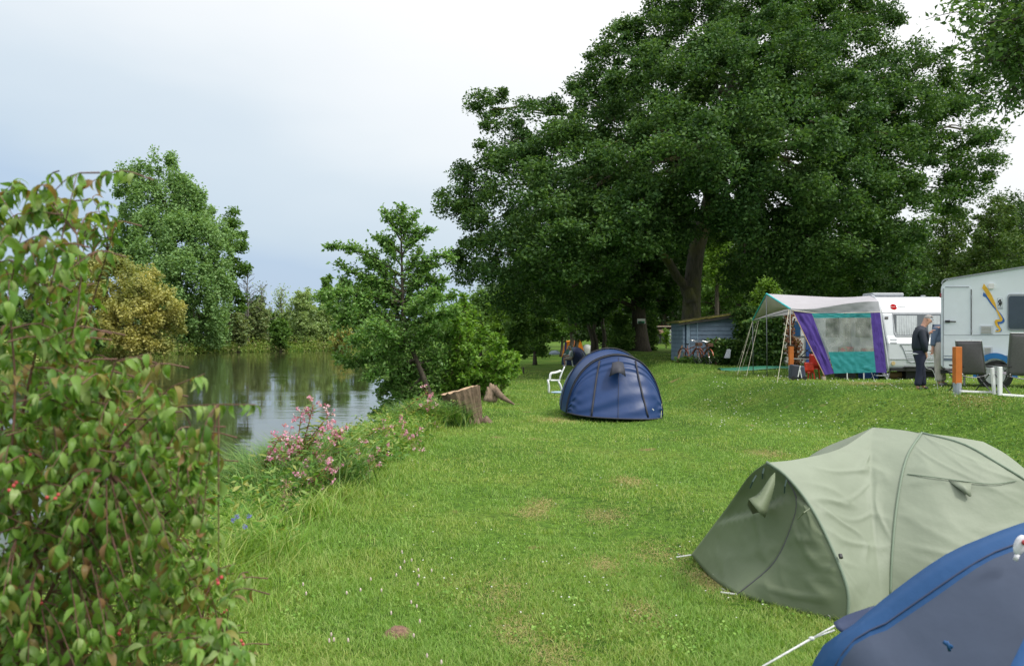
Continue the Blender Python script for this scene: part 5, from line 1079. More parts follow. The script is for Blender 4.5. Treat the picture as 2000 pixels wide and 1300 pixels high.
for j in range(6):
    v = j/5; rows.append([G(a[0]*(1-v)+b[0]*v, a[1]*(1-v)+b[1]*v, .03+.08*math.sin(math.pi*v)+.015*noise.noise(V3(u*12,v*3,0))) for u in np.linspace(0,1,20) for a, b in [((8.15+3.4*u,31.0+.3*u),(8.4+3.6*u,32.6))]])
mb.grid(rows); mb.build('sheet', fabric('green_sheet', (.03,.16,.10), trans=0), t, smooth=True, solid=.02)

# bicycles
M_or = plain('orange_paint', (.38,.12,.05), rough=.4); M_tyre = plain('tyre_rubber', (.02,.02,.02), rough=.8); M_chrome = plain('chrome', (.6,.6,.6), rough=.3, metal=.9); M_basket = plain('brown_basket', (.10,.05,.03), rough=.9)
def bicycle(label, loc, rz, mat):
    t = thing('bicycle', label, 'bicycle', loc, 'bicycles beside the blue shed', rz)
    r = .33
    for x in (-.52,.52):
        w = MB(); w.tube([V3(x+r*math.cos(a),0,r+.0+r*math.sin(a)) for a in np.linspace(0,6.2832,29)], .017, 6, caps=False); wh = w.build('wheel', M_tyre, None); wh.parent = t
        s = MB(); s.tube([V3(x,-.03,r),V3(x,.03,r)], .02, 6)
        for k in range(14): a = k*6.2832/14; s.tube([V3(x,0,r), V3(x+.31*math.cos(a),0,r+.31*math.sin(a))], .002, 3)
        so = s.build('spokes', M_chrome, None); so.parent = wh
        f = MB(); f.grid([[V3(x+.37*math.cos(a),y,r+.37*math.sin(a)) for a in np.linspace(.2,2.9,12)] for y in (-.025,.025)]); fo = f.build('mudguard', mat, None); fo.parent = t
    fr = MB()
    for a, b in (((-.52,.33),(-.1,.3)),((-.1,.3),(-.22,.78)),((-.1,.3),(.38,.72)),((-.2,.62),(.36,.80)),((-.52,.33),(-.2,.66)),((.36,.84),(.52,.33))): fr.tube([V3(a[0],0,a[1]),V3(b[0],0,b[1])], .016, 6)
    o = fr.build('frame', mat, None); o.parent = t
    h = MB(); h.tube([V3(.38,0,.80),V3(.34,0,1.0)], .013, 6); h.tube(resample([V3(.16,-.27,1.03),V3(.30,-.22,1.05),V3(.36,0,1.0),V3(.30,.22,1.05),V3(.16,.27,1.03)],10), .012, 6); o = h.build('handlebar', M_chrome, None); o.parent = t
    s = MB(); s.ell(V3(-.25,0,.86), (.14,.07,.03), 10, 6); s.tube([V3(-.22,0,.78),V3(-.24,0,.86)], .012, 6); o = s.build('saddle', M_black, None); o.parent = t
    k = MB(); k.box(V3(.56,0,.86), (.2,.28,.16)); o = k.build('basket', M_basket, None, bevel=.02); o.parent = t
    p = MB(); p.tube([V3(-.1,-.1,.3),V3(-.1,.1,.3)], .012, 6); p.box(V3(-.02,-.13,.24), (.1,.08,.02)); p.box(V3(-.18,.13,.36), (.1,.08,.02)); o = p.build('pedals', M_black, None); o.parent = t
    for o in t.children: o.matrix_parent_inverse = Matrix.Identity(4)
bicycle('orange framed bicycle with front basket leaning by the blue shed', G(8.60,35.9), math.radians(-72), M_or)
bicycle('darker bicycle with black saddle behind the orange one', G(8.12,36.2), math.radians(-62), plain('red_brown_paint', (.32,.10,.06), rough=.5))

# brown chalet and parked white car
def chalet():
    Y = 80; s = Y/F; x0, x1 = 286*s, 340*s; g = G((x0+x1)/2, Y); z0 = g.z-.1; t = thing('mobile_home', 'low brown and grey holiday chalet under the trees left of the shed', 'chalet', g)
    zt = CZ-(640-650)*s
    MB().box(((x0+x1)/2,Y+1.5,(z0+zt)/2-.1), (x1-x0,3,zt-z0-.1)).build('wall', plain('grey_brown_wall', (.13,.12,.10)), t)
    mb = MB(); mb.prism([V3(x0-.3,Y-.5,zt-.55),V3(x1+.3,Y-.5,zt-.55),V3(x1+.3,Y+.9,zt+.12),V3(x0+.1,Y+.9,zt+.12)], (0,.05,.1)); mb.build('awning_roof', plain('brown_roof', (.22,.14,.09), rough=.9, var=.3, stretch=(8,1,1)), t)
    MB().box(((x0+x1)/2,Y+1.5,zt+.12), (x1-x0+.3,3,.1)).build('roof', plain('pale_roof_edge', (.30,.28,.24)), t)
    for a, w, m in ((294,9,M_black),(312,7,M_black),(326,7,plain('brown_door', (.16,.07,.04)))): MB().box(((a+w/2)*s,Y-.06,CZ-(660-650)*s), (w*s,.06,.62)).build('window' if m is M_black else 'door', m, t)
    MB().box((305*s,Y-.5,z0+.45), (2.2,.06,.75)).build('railing', plain('grey_rail', (.12,.13,.12)), t)
    MB().tube([V3(288*s,Y-.7,z0),V3(288*s,Y-.7,z0+1.1)], .05, 6).build('post', M_black, t)
chalet()
def car():
    Y = 73; s = Y/F; g = G(333*s, Y+1); t = thing('parked_car', 'white car with front facing the camera half hidden by the blue shed', 'car', g); z = g.z; x = 333*s; M_car = plain('white_car_paint', (.75,.75,.74), rough=.3)
    mb = MB(); pr = [(0,.25),(0,.62),(.15,.78),(1.0,.88),(1.5,1.35),(2.1,1.42),(3.3,1.38),(4.0,.9),(4.1,.3)]
    wd = [.80,.84,.84,.84,.70,.68,.68,.8,.8]
    mb.grid([[V3(x-w,Y+a,z+h) for (a,h),w in zip(pr,wd)], [V3(x-w*.5,Y+a,z+h+.02) for (a,h),w in zip(pr,wd)], [V3(x+w*.5,Y+a,z+h+.02) for (a,h),w in zip(pr,wd)], [V3(x+w,Y+a,z+h) for (a,h),w in zip(pr,wd)]])
    for sg_ in (-1,1): mb.add([V3(x+sg_*w,Y+a,z+h) for (a,h),w in zip(pr,wd)], [tuple(range(9))])
    mb.build('body', M_car, t, smooth=False)
    mb = MB(); mb.add([V3(x-.70,Y+1.02,z+.93),V3(x+.70,Y+1.02,z+.93),V3(x+.6,Y+1.44,z+1.33),V3(x-.6,Y+1.44,z+1.33)], [(0,1,2,3)]); mb.build('windscreen', M_black, t, solid=.03)
    for d in (-.58,.58): MB().ell(V3(x+d,Y-.01,z+.58), (.15,.05,.09), 10, 6).build('headlight', M_chrome, t, smooth=True)
    MB().box((x,Y-.02,z+.52), (.7,.04,.14)).build('grille', M_black, t); MB().box((x,Y-.03,z+.30), (.5,.03,.11)).build('number_plate', M_wplastic, t)
    for dx in (-.72,.72):
        for dy in (.75,3.2): MB().tube([V3(x+dx-.09,Y+dy,z+.3),V3(x+dx+.09,Y+dy,z+.3)], .3, 16).build('wheel', M_tyre, t)
car()
# ------------------------------------------------------------------ old white caravan behind the awning
M_white = plain('caravan_white', (.55,.58,.62), rough=.35, var=.04, scale=1.5); M_white_side = plain('caravan_cool_white', (.72,.77,.81), rough=.35, var=.05, scale=1.2); M_oldwhite = plain('old_white_panel', (.58,.60,.57), rough=.7, var=.18, scale=3)
M_bluedoor = plain('blue_door_paint', (.02,.07,.28), rough=.6); M_glassdk = plain('dark_window_glass', (.03,.045,.055), rough=.08, spec=.8); M_greytrim = plain('grey_trim', (.28,.30,.33), rough=.5); M_alu = plain('aluminium', (.55,.56,.58), rough=.4, metal=.6)
def xq(px, Y): return (px-1000)/F*Y
def zq(py, Y): return CZ-(py-650)/F*Y
def old_van():
    Y = 33; x0, x1 = xq(1527,Y), xq(1640,Y); g = G((x0+x1)/2, Y); z0 = g.z; t = thing('old_caravan', 'old white box caravan with blue door and ivy at its left edge', 'caravan', g)
    zt = zq(612,Y)+.15; mb = MB(); mb.box(((x0+x1)/2, Y+1.1, (z0+.15+zt)/2), (x1-x0,2.2,zt-z0-.15)); mb.build('body', M_oldwhite, t, bevel=.08)
    MB().box((xq(1556.5,Y),Y-.02,zq(641.5,Y)), (.26,.05,.62)).build('window', plain('blue_window', (.02,.07,.16), rough=.2), t, bevel=.01)
    MB().box((xq(1556.5,Y),Y-.005,zq(641.5,Y)), (.33,.04,.70)).build('window_frame', M_greytrim, t, bevel=.01)
    MB().box((xq(1597,Y),Y-.03,(z0+.12+zq(654,Y))/2), (xq(1620,Y)-xq(1573,Y),.05,zq(654,Y)-z0-.12)).build('door', M_bluedoor, t, bevel=.01)
    MB().box(((x0+x1)/2,Y-.012,zq(656,Y)), (x1-x0,.03,.03)).build('rail', M_greytrim, t)
    mb = MB(); 
    for i in range(14): mb.box((xq(1548+random.random()*8,Y),Y-.02,zq(662+i*4.2,Y)), (.05+.1*random.random(),.03,.05))
    mb.build('peeling_patch', plain('rust_patch', (.16,.09,.07)), t)
    for i in range(2): MB().tube([V3(x0+.6+i*1.2,Y+.5,z0-.05),V3(x0+.6+i*1.2,Y+.5,z0+.2)], .06, 8).build('support', M_black, t)
old_van()

# ------------------------------------------------------------------ middle caravan (end wall towards the camera) 
def mid_van():
    Yb = 25.0; g = G(13.0, 27.5); gz = hz(12.5,25)
    t = thing('caravan', 'white caravan with round red badge on its end wall and awning on its left side', 'caravan', g)
    xl, xr = 11.8, 14.05
    # end profile: (depth offset, z); lower skirt vertical, upper part leans back
    prof = [(0.10,zq(722,25)),(0.02,zq(716,25)),(0.0,zq(700,25)),(.03,zq(670,25)),(.16,zq(655,25)),(.42,zq(614,25.2)),(.47,zq(610,25.3)),(.60,zq(597,25.5)),(.80,zq(584,25.7)),(1.1,zq(579.5,26))]
    top = prof[-1][1]
    # side outline closed behind at Y=31.5
    out = [V3(0,Yb+a,z) for a, z in prof]+[V3(0,31.3,top+.05),V3(0,31.5,top-.2),V3(0,31.5,prof[0][1])]
    n = len(out); mb = MB(); L = [v+V3(xl,0,0) for v in out]; Rr = [v+V3(xr,0,0) for v in out]; mb.add(L+Rr, [tuple(range(n-1,-1,-1)), tuple(range(n,2*n))]+[(i,(i+1)%n,n+(i+1)%n,n+i) for i in range(n)])
    mb.build('body', M_white, t, bevel=.05)
    def E(px, py):          # point on the sloping end wall for a picture column/row
        zz = [p[1] for p in prof]; 
        Y = Yb
        for _ in range(6): Y = Yb+float(np.interp(zq(py,Y), zz, [p[0] for p in prof]))
        return P(px,py,Y)
    def patch(name, poly, mat, off=.012, th=.006, par=None):
        pts = [E(a,b) for a, b in poly]; c = sum(pts, V3(0,0,0))/len(pts); nv = (pts[1]-pts[0]).cross(pts[2]-pts[1]).normalized()
        if nv.y > 0: nv = -nv
        m = MB(); m.prism([p+nv*off for p in pts], nv*th); return m.build(name, mat, par or t)
    patch('window_frame', [(1742,611.5),(1845,611.5),(1845,657.5),(1750,657.5),(1746,650)], M_greytrim, .004, .018)
    w = patch('window', [(1744.5,614),(1845,614),(1845,655.5),(1751.5,655.5),(1748.5,648)], M_glassdk, .022, .006)
    M_cur = plain('net_curtain', (.42,.45,.47), rough=.9)
    for a, b in ((1750,1790),(1812,1835)):
        m = MB(); rows = []
        for j in range(2):
            rows.append([E(a+(b-a)*i/40, (616,654)[j])+V3(0,-.034-.006*math.sin(i*1.9),0) for i in range(41)])
        m.grid(rows); m.build('curtain', M_cur, w)
    patch('rail', [(1722,610),(1850,610),(1850,611.2),(1722,611.2)], M_greytrim, .0, .012)
    patch('upper_panel', [(1722,602),(1850,602),(1850,608.5),(1722,608.5)], plain('cream_band', (.60,.58,.55), rough=.4), -.004, .008)
    patch('side_light', [(1728,618.5),(1734.5,618.5),(1734.5,623),(1728,623)], M_black, .0, .02)
    for y in (662,668): patch('vent_louvre', [(1739,y),(1751,y),(1751.5,y+2.6),(1739.5,y+2.6)], M_greytrim, .0, .014)
    # gas locker cover: raised outline
    m = MB(); loc = [E(a,b)+V3(0,-.015,0) for a, b in ((1758,672),(1764,680),(1772,704),(1776,707),(1850,707))]; m.tube(resample(loc, 20, False), .010, 5); m.build('locker_seam', M_greytrim, t)
    m = MB(); loc = [E(a,b)+V3(0,-.012,0) for a, b in ((1758,672),(1850,672))]; m.tube(loc, .008, 5); m.build('locker_seam', M_greytrim, t)
    for y in (684,690,694,698): m = MB(); m.tube([E(1768+(y-684)*.3,y)+V3(0,-.01,0), E(1850,y)+V3(0,-.01,0)], .006, 5); m.build('ribbing', M_greytrim, t)
    m = MB(); m.tube([E(1738,701)+V3(0,-.008,0), E(1850,701)+V3(0,-.008,0)], .010, 5); m.build('ribbing', M_greytrim, t)
    c = E(1744.5,709); m = MB(); m.tube([c+V3(0,-.02,0), c+V3(0,.02,0)], .062, 20); m.build('round_reflector', plain('amber_lens', (.55,.42,.22), rough=.3), t)
    patch('bottom_strip', [(1738,719.5),(1850,719.5),(1850,722.5),(1738,722.5)], plain('pale_bumper', (.5,.55,.6), rough=.4), .0, .02)  # raised pale strip along the lower edge of the end wall
    # badge: red disc, white bar, red lettering
    c = E(1745,599.5); nv = (E(1740,597)-E(1740,603)).cross(V3(1,0,0)).normalized(); nv = nv if nv.y < 0 else -nv
    ux = V3(1,0,0); uy = nv.cross(ux); uy = uy if uy.z > 0 else -uy; Mx = Matrix((ux, uy, nv)).transposed()
    r = 6.3*25.5/F; m = MB(); m.prism([c+ux*r*math.cos(a)+uy*r*math.sin(a)+nv*.01 for a in np.linspace(0,6.2832,33)[:-1]], nv*.006); bd = m.build('badge', plain('badge_red', (.36,.006,.008), rough=.9, spec=.1), t)
    m = MB(); m.prism([c+ux*a+uy*b+nv*.017 for a, b in ((-r,-.013),(r,-.013),(r,.013),(-r,.013))], nv*.004); m.build('badge_bar', M_wplastic, bd)
    def text(s, size, org, name, mat, par, ux=ux, uy=uy, nv=nv):
        cu = bpy.data.curves.new(name, 'FONT'); cu.body = s; cu.size = size; cu.extrude = .002; cu.align_x = 'CENTER'; cu.align_y = 'CENTER'; tmp = bpy.data.objects.new('tmp', cu); COL.objects.link(tmp)
        bpy.context.view_layer.update(); me = bpy.data.meshes.new_from_object(tmp.evaluated_get(bpy.context.evaluated_depsgraph_get())); bpy.data.objects.remove(tmp)
        Mm = Matrix((ux.to_4d(), uy.to_4d(), nv.to_4d(), (0,0,0,1))).transposed(); Mm.col[3] = org.to_4d(); Mm[3][0]=Mm[3][1]=Mm[3][2]=0; Mm[3][3]=1
        me.transform(Mm); me.name = name; return link(name, me, mat, par)
    text('BURSTNER', .034, c+nv*.024, 'badge_lettering', bpy.data.materials['badge_red'], bd)
    text('BURSTNER', .05, c+ux*.27+nv*.012, 'badge_lettering', M_greytrim, t)
    # roof hatch, flue
    m = MB(); m.box((xq(1727,26.8),26.9,top+.10), (1.05,.8,.12)); m.build('roof_hatch', plain('hatch_grey', (.34,.36,.38), rough=.4), t, bevel=.04)
    m = MB(); m.tube([V3(xq(1803,27.5),27.5,top-.02),V3(xq(1803,27.5),27.5,top+.08)], .05, 10); m.tube([V3(xq(1803,27.5),27.5,top+.08),V3(xq(1803,27.5),27.5,top+.12)], .08, 10); m.build('roof_flue', M_alu, t)
    # long side seen through the awning window: door, windows
    X = xl-.012
    for a, b, c0, c1, mt, nm in ((26.2,27.3,1.75,2.45,plain('side_glass', (.16,.20,.19), rough=.15),'side_window'),(27.7,28.35,.75,2.7,plain('door_white', (.55,.57,.54), rough=.5),'door'),(28.7,29.9,1.75,2.45,bpy.data.materials.get('side_glass'),'side_window')):
        m = MB(); m.box((X,(a+b)/2,(c0+c1)/2), (.03,b-a,c1-c0)); m.build(nm, mt or M_glassdk, t, bevel=.01)
    m = MB(); m.box((X-.02,28.0,1.95), (.02,.3,.6)); m.build('door_window', bpy.data.materials['side_glass'], t)
    # chassis, wheels, front steadies
    m = MB(); m.box((12.9,28,gz+.32), (2.0,6,.1)); m.tube([V3(12.3,25.1,gz+.38),V3(12.9,24.2,gz+.40)], .04, 6); m.build('chassis', M_black, t)
    for x in (12.0,13.85): m = MB(); m.tube([V3(x-.1,28.2,gz+.28),V3(x+.1,28.2,gz+.28)], .3, 18); m.build('wheel', M_tyre, t)
    for x in (12.05,13.8): m = MB(); m.tube([V3(x,25.3,gz+.35),V3(x-.18,25.2,gz)], .025, 6); m.tube([V3(x-.35,25.3,gz+.3),V3(x-.18,25.2,gz)], .02, 6); m.build('steady_leg', M_alu, t)
    m = MB(); m.box((xq(1782,25.4),25.4,gz+.18), (.55,.3,.36)); m.box((xq(1810,25.6),25.5,gz+.2), (.4,.3,.3)); m.build('battery_box', M_black, t)
mid_van()
g = G(xq(1748,25.6),25.6); t = thing('wooden_block', 'pale wooden block lying under the middle caravan', 'block', g)
mb = MB(); mb.tube([g+V3(-.2,0,.12), g+V3(.18,0,.12)], .11, 12); mb.build('log', plain('light_wood', (.42,.25,.13)), t)
g = G(xq(1718,25.0),24.9); t = thing('step_stool', 'grey folding step below the caravan corner at the awning wall', 'step', g)
mb = MB()
for h_, d in ((.16,0),(.30,.18)): mb.box(g+V3(0,d,h_), (.38,.18,.025))
mb.build('tread', M_greytrim, t)
for dx in (-.2,.2): mb = MB(); mb.tube([g+V3(dx-.04,-.08,0), g+V3(dx,.3,.34)], .012, 6); mb.tube([g+V3(dx,.34,0), g+V3(dx,.0,.2)], .012, 6); mb.build('leg', M_alu, t)

# ------------------------------------------------------------------ awning
F_pur = fabric('purple_fabric', (.085,.045,.30), bump=.35, bscale=9, trans=.2); F_teal = fabric('teal_fabric', (.03,.30,.32), bump=.35, bscale=9, trans=.25); F_roof = fabric('awning_roof_fabric', (.55,.53,.57), rough=.6, bump=.3, bscale=3, trans=.3); F_grey = fabric('awning_grey_band', (.33,.34,.37), bump=.4, bscale=8, trans=.15); F_cream = fabric('cream_inner_fabric', (.60,.56,.46), bump=.1, trans=.35)
M_pole = plain('grey_steel_pole', (.22,.23,.24), rough=.45, metal=.4); M_cord = plain('cream_cord', (.60,.56,.42), rough=.9); M_teal_edge = plain('teal_edge', (.05,.45,.47), rough=.6)
def clear_mat():
    m, nt, b = newmat('clear_plastic_window'); L = nt.links.new; tr = N(nt, 'ShaderNodeBsdfTransparent'); tr.inputs[0].default_value = (.86,.88,.86,1); mx = N(nt, 'ShaderNodeMixShader'); b.inputs['Base Color'].default_value = (.7,.72,.7,1); b.inputs['Roughness'].default_value = .15
    tc = N(nt, 'ShaderNodeTexCoord'); n1 = N(nt, 'ShaderNodeTexNoise', Scale=2.2, Detail=4.0); L(tc.outputs['Object'], n1.inputs['Vector'])
    L(ramp(nt, n1.outputs['Fac'], [(.35,(.10,.10,.10)),(.7,(.42,.42,.42))]), mx.inputs[0]); L(tr.outputs[0], mx.inputs[1]); L(b.outputs[0], mx.inputs[2]); L(mx.outputs[0], nt.nodes['Material Output'].inputs[0]); return m
def awning():
    g = G(10.2,25.2); t = thing('caravan_awning', 'purple and teal caravan awning with clear window and pale pointed sun canopy', 'awning', g)
    Pk = P(1497,573.5,26.6); Nn = P(1543,602.5,24.3); Ff = P(1470,625,28.6)
    R1 = P(1702,577.5,26.0); R2 = P(1716,600,25.0); RF = V3(11.75,29.5,R1.z-.05)
    ridge = resample([Pk, P(1560,577,26.5), P(1640,580.5,26.4), R1], 30)
    near = resample([Nn, P(1585,603,24.45), P(1650,593.5,24.7), P(1690,589,24.85), P(1716,588.5,25.05)], 30)
    rt = resample([R1, P(1710,581,25.6), P(1716,588.5,25.05)], 14)
    MB().grid(coons(ridge, near, [Pk, Nn], rt, 40, 20, sag=.05, wr=.010, wf=2)).build('roof_near_slope', F_roof, t, smooth=True)
    far = [Ff, V3(10,29.2,Ff.z+.2), V3(11.75,29.6,2.6)]
    MB().grid(coons(ridge, far, [Pk, Ff], [R1, RF.lerp(R1,.5), V3(11.75,29.6,2.6)], 20, 12, sag=.03)).build('roof_far_slope', F_roof, t, smooth=True)
    low = resample([P(1546,606,24.3), P(1600,612,24.55), P(1660,611,24.8), P(1719,609.5,24.95)], 30)
    MB().grid(coons(near, low, [near[0], low[0]], [near[-1], low[-1]], 44, 14, wr=.022, wf=3, seed=3)).build('grey_valance', F_grey, t, smooth=True)
    MB().tube([p+V3(0,-.01,0) for p in low], .010, 6).build('valance_piping', M_cord, t, smooth=True)
    # open front gable and inner lining seen from below
    mb = MB(); mb.grid(coons([Pk+V3(.02,0,-.03), Pk.lerp(Nn,.5)+V3(.02,0,-.03), Nn+V3(.02,0,-.02)], [Ff+V3(.0,0,0), P(1500,614,27.6), P(1530,605,25.6), P(1543,603,24.5)], [Pk+V3(.02,0,-.03), Ff], [Nn+V3(.02,0,-.02), P(1543,603,24.5)], 16, 14, sag=.04)); mb.build('gable_lining', F_cream, t, smooth=True, solid=.004)
    MB().tube([Ff, Pk, Nn], .028, 6).build('teal_edging', M_teal_edge, t)
    # side wall
    def W(px, py): 
        u = (px-1545)/(1733-1545); return P(px, py, 24.35+.55*min(1,max(0,u)))
    def panel(name, tp, bt, m, wr, seed, st, nu=24, nv=24, sm=True):
        tp = [W(*p) for p in tp]; bt = [W(*p) for p in bt]; MB().grid(coons(tp, bt, [tp[0], bt[0]], [tp[-1], bt[-1]], nu, nv, wr=wr, seed=seed, st=st)).build(name, m, t, smooth=sm)
    panel('purple_front_strip', [(1548,607),(1585,611)], [(1610,732),(1629,729)], F_pur, .05, 1, (3,5))
    panel('purple_rear_strip', [(1700,611),(1719,610)], [(1711,727),(1732,728)], F_pur, .02, 2, (2,16))
    panel('teal_top_strip', [(1585,611.5),(1700,611)], [(1590,621),(1701.5,620)], F_teal, .025, 3, (26,3))
    panel('teal_skirt', [(1618,687),(1707,686)], [(1629.3,729),(1711,727)], F_teal, .035, 4, (16,3))
    mw = clear_mat(); tp = [W(1590,621), W(1701.5,620)]; bt = [W(1618,687), W(1707,686)]
    MB().grid(coons(tp, bt, [tp[0],bt[0]], [tp[1],bt[1]], 20, 20, wr=.03, seed=5, st=(6,6))).build('clear_window', mw, t, smooth=True)
    MB().tube([W(1547,606)+V3(0,-.02,0), W(1609,732)+V3(0,-.02,0)], .012, 6).build('yellow_piping', plain('peach_piping', (.65,.42,.25)), t)
    MB().tube(resample([P(1702,577,26.0), P(1711,583,25.5), P(1717,597,25.15), P(1723,640,24.97), P(1731,690,24.93), P(1735,724,24.93)],16), .03, 6).build('edge_rail', M_white, t, smooth=True)
    # poles
    for px, py, Y in ((1497,578,26.5),(1543,604,24.25),(1470,627,28.6)):
        a = P(px,py,Y); MB().tube([a, V3(a.x+.02,a.y,hz(a.x,a.y)-.02)], .016, 8).build('pole', M_pole, t, smooth=True)
    MB().tube([P(1470,626,28.5), P(1545,606,24.5)], .014, 6).build('crossbar', M_pole, t)
    MB().tube([P(1477,627,28.3), P(1565,610,24.6)], .010, 6).build('crossbar', M_pole, t)
    for a, b in (((1541,604,24.2),(1518,728,22.6)),((1482,626,28.0),(1458,726,26.0)),((1470,626,28.6),(1440,717,27)),((1479,627,28.2),(1446,710,28.8)),((1470,626,28.6),(1437,705,30)),((1543,604,24.2),(1545,676,24.0))):
        q0 = P(*a); q1 = P(*b); q1.z = hz(q1.x,q1.y); m = MB(); m.tube([q0, q1], .008, 5); k = q0.lerp(q1,.6); m.ell(k, (.02,.02,.04), 6, 4); m.build('guy_rope', M_cord, t)
    for px in (1626,1637,1645,1655,1670,1687):  # legs of furniture inside the awning and struts
        a = W(px,730)+V3(0,.1,.05)
    for px in (1654.5,1687): a = W(px,728); MB().tube([a, V3(a.x,a.y,hz(a.x,a.y))], .016, 6).build('wall_foot', M_wplastic, t)
    a = W(1610,731); MB().box(V3(a.x,a.y+.05,hz(a.x,a.y)+.06), (.1,.1,.14)).build('wall_foot', M_wood2, t)
M_wood2 = plain('pale_foot_wood', (.45,.38,.30))
awning()
# furniture in the awning
M_floral = leafmat('x', [(.3,.1,.1)])
def floral():
    m, nt, b = newmat('floral_cloth'); L = nt.links.new; tc = N(nt, 'ShaderNodeTexCoord'); v = N(nt, 'ShaderNodeTexVoronoi', Scale=9.0); L(tc.outputs['Object'], v.inputs['Vector'])
    s = N(nt, 'ShaderNodeSeparateColor'); L(v.outputs['Color'], s.inputs[0]); L(ramp(nt, s.outputs[0], [(0,(.30,.05,.05)),(.35,(.42,.18,.14)),(.6,(.12,.16,.10)),(1,(.5,.42,.32))], 'CONSTANT'), b.inputs['Base Color']); b.inputs['Roughness'].default_value = .9; return m
MF = floral()
def camp_chair(label, x, y, rz, mat, name='folding_chair', group=None, back=.55, w=.52, cush=False):
    t = thing(name, label, 'chair', G(x,y), group, rz)
    def part(nm, mb, m, **k):
        o = mb.build(nm, m, None, **k); o.parent = t; return o
    mb = MB(); mb.grid([[V3(a,-.22-.10*v**1.2-.02*math.sin(math.pi*(a/w+.5)), .42+back*v) for a in np.linspace(-w/2,w/2,9)] for v in np.linspace(0,1,8)]); part('backrest', mb, mat, smooth=True, solid=.05 if cush else .008)
    mb = MB(); mb.grid([[V3(a,-.22+.46*v,.43+.03*v-.02*math.sin(math.pi*(a/w+.5))) for a in np.linspace(-w/2,w/2,9)] for v in np.linspace(0,1,6)]); part('seat', mb, mat, smooth=True, solid=.05 if cush else .008)
    fm = M_frame
    for s in (-1,1):
        part('leg', MB().tube([V3(s*w/2,-.30,0), V3(s*w/2,.22,.58)], .011, 6), fm); part('leg', MB().tube([V3(s*w/2*.96,.30,0), V3(s*w/2*.96,-.24,.46)], .011, 6), fm)
        part('armrest', MB().tube([V3(s*(w/2+.02),-.24,.62), V3(s*(w/2+.02),.24,.62)], .018, 6), M_black)
        part('back_tube', MB().tube([V3(s*w/2,-.22,.40), V3(s*w/2,-.32,.42+back)], .012, 6), fm)
    part('top_tube', MB().tube([V3(-w/2,-.32,.42+back), V3(w/2,-.32,.42+back)], .012, 6), fm); part('foot_bar', MB().tube([V3(-w/2,-.30,.02), V3(w/2,-.30,.02)], .010, 6), fm)
    return t
M_frame = plain('frame_grey_tube', (.12,.12,.13), rough=.4, metal=.3)
camp_chair('floral cushioned chair at left seen through the awning window', xq(1644,26.2), 26.4, math.radians(20), MF, 'cushioned_chair', 'floral chairs inside the awning', .62, .6, True)
camp_chair('floral cushioned chair at right seen through the awning window', xq(1694,26.2), 26.2, math.radians(-10), MF, 'cushioned_chair', 'floral chairs inside the awning', .58, .55, True)
M_red = plain('red_plastic', (.50,.03,.015), rough=.4)
for i, (px, Y, s) in enumerate(((1594,25.0,.62),(1580,24.6,.42))):
    g = G(xq(px,Y),Y); t = thing('red_chair', ['larger red plastic chair under the purple awning edge','small red child chair in front of the larger red chair'][i], 'chair', g, 'red plastic chairs by the awning')
    mb = MB(); mb.grid([[g+V3(a*s*.7,.02-.05*abs(a),v*s) for a in np.linspace(-.5,.5,7)] for v in (.55,.8,1.0,1.2,1.3)]); mb.build('backrest', M_red, t, smooth=True, solid=.025)
    mb = MB(); mb.grid([[g+V3(a*s*.75,v*s*.7,.55*s) for a in np.linspace(-.5,.5,5)] for v in (0,.3,.6,.9)]); mb.build('seat', M_red, t, smooth=True, solid=.025)
    for a in (-.36,.36):
        for d in (0,.62): MB().tube([g+V3(a*s,d*s,.55*s), g+V3(a*s*1.15,d*s,0)], .02, 6).build('leg', M_red, t)
g = G(xq(1573,25.8),25.8); t = thing('folding_table', 'small folding table with dark grill on top behind the red chairs', 'table', g)
MB().box(g+V3(0,0,.62), (.75,.5,.03)).build('table_top', plain('table_grey', (.5,.5,.48)), t, bevel=.005)
for s in (-1,1): MB().tube([g+V3(-.3*s,-.2,0), g+V3(.3*s,-.2,.61)], .012, 6).build('leg', M_frame, t)
g2 = g+V3(.1,0,.635); t = thing('grill', 'black barbecue grill with raised handle standing on the folding table', 'grill', g2)
mb = MB(); mb.box(g2+V3(0,0,.04), (.5,.3,.05)); mb.tube([g2+V3(-.25,0,.06), g2+V3(.0,0,.3)], .015, 6); mb.tube([g2+V3(-.1,0,.28), g2+V3(.2,0,.10)], .015, 6); mb.ell(g2+V3(.15,0,.16), (.12,.1,.08), 10, 6); mb.build('grill_body', M_black, t)
# things under the awning wall
g = G(xq(1665,25.6),25.7); t = thing('storage_crate', 'dark blue crates standing behind the awning skirt', 'crate', g)
mb = MB(); mb.box(g+V3(-.2,0,.17), (.55,.35,.34)); mb.build('crate_body', M_black, t, bevel=.02); mb = MB(); mb.box(g+V3(.55,0,.2), (.5,.35,.36)); mb.build('crate_body', M_bluedoor, t, bevel=.02)

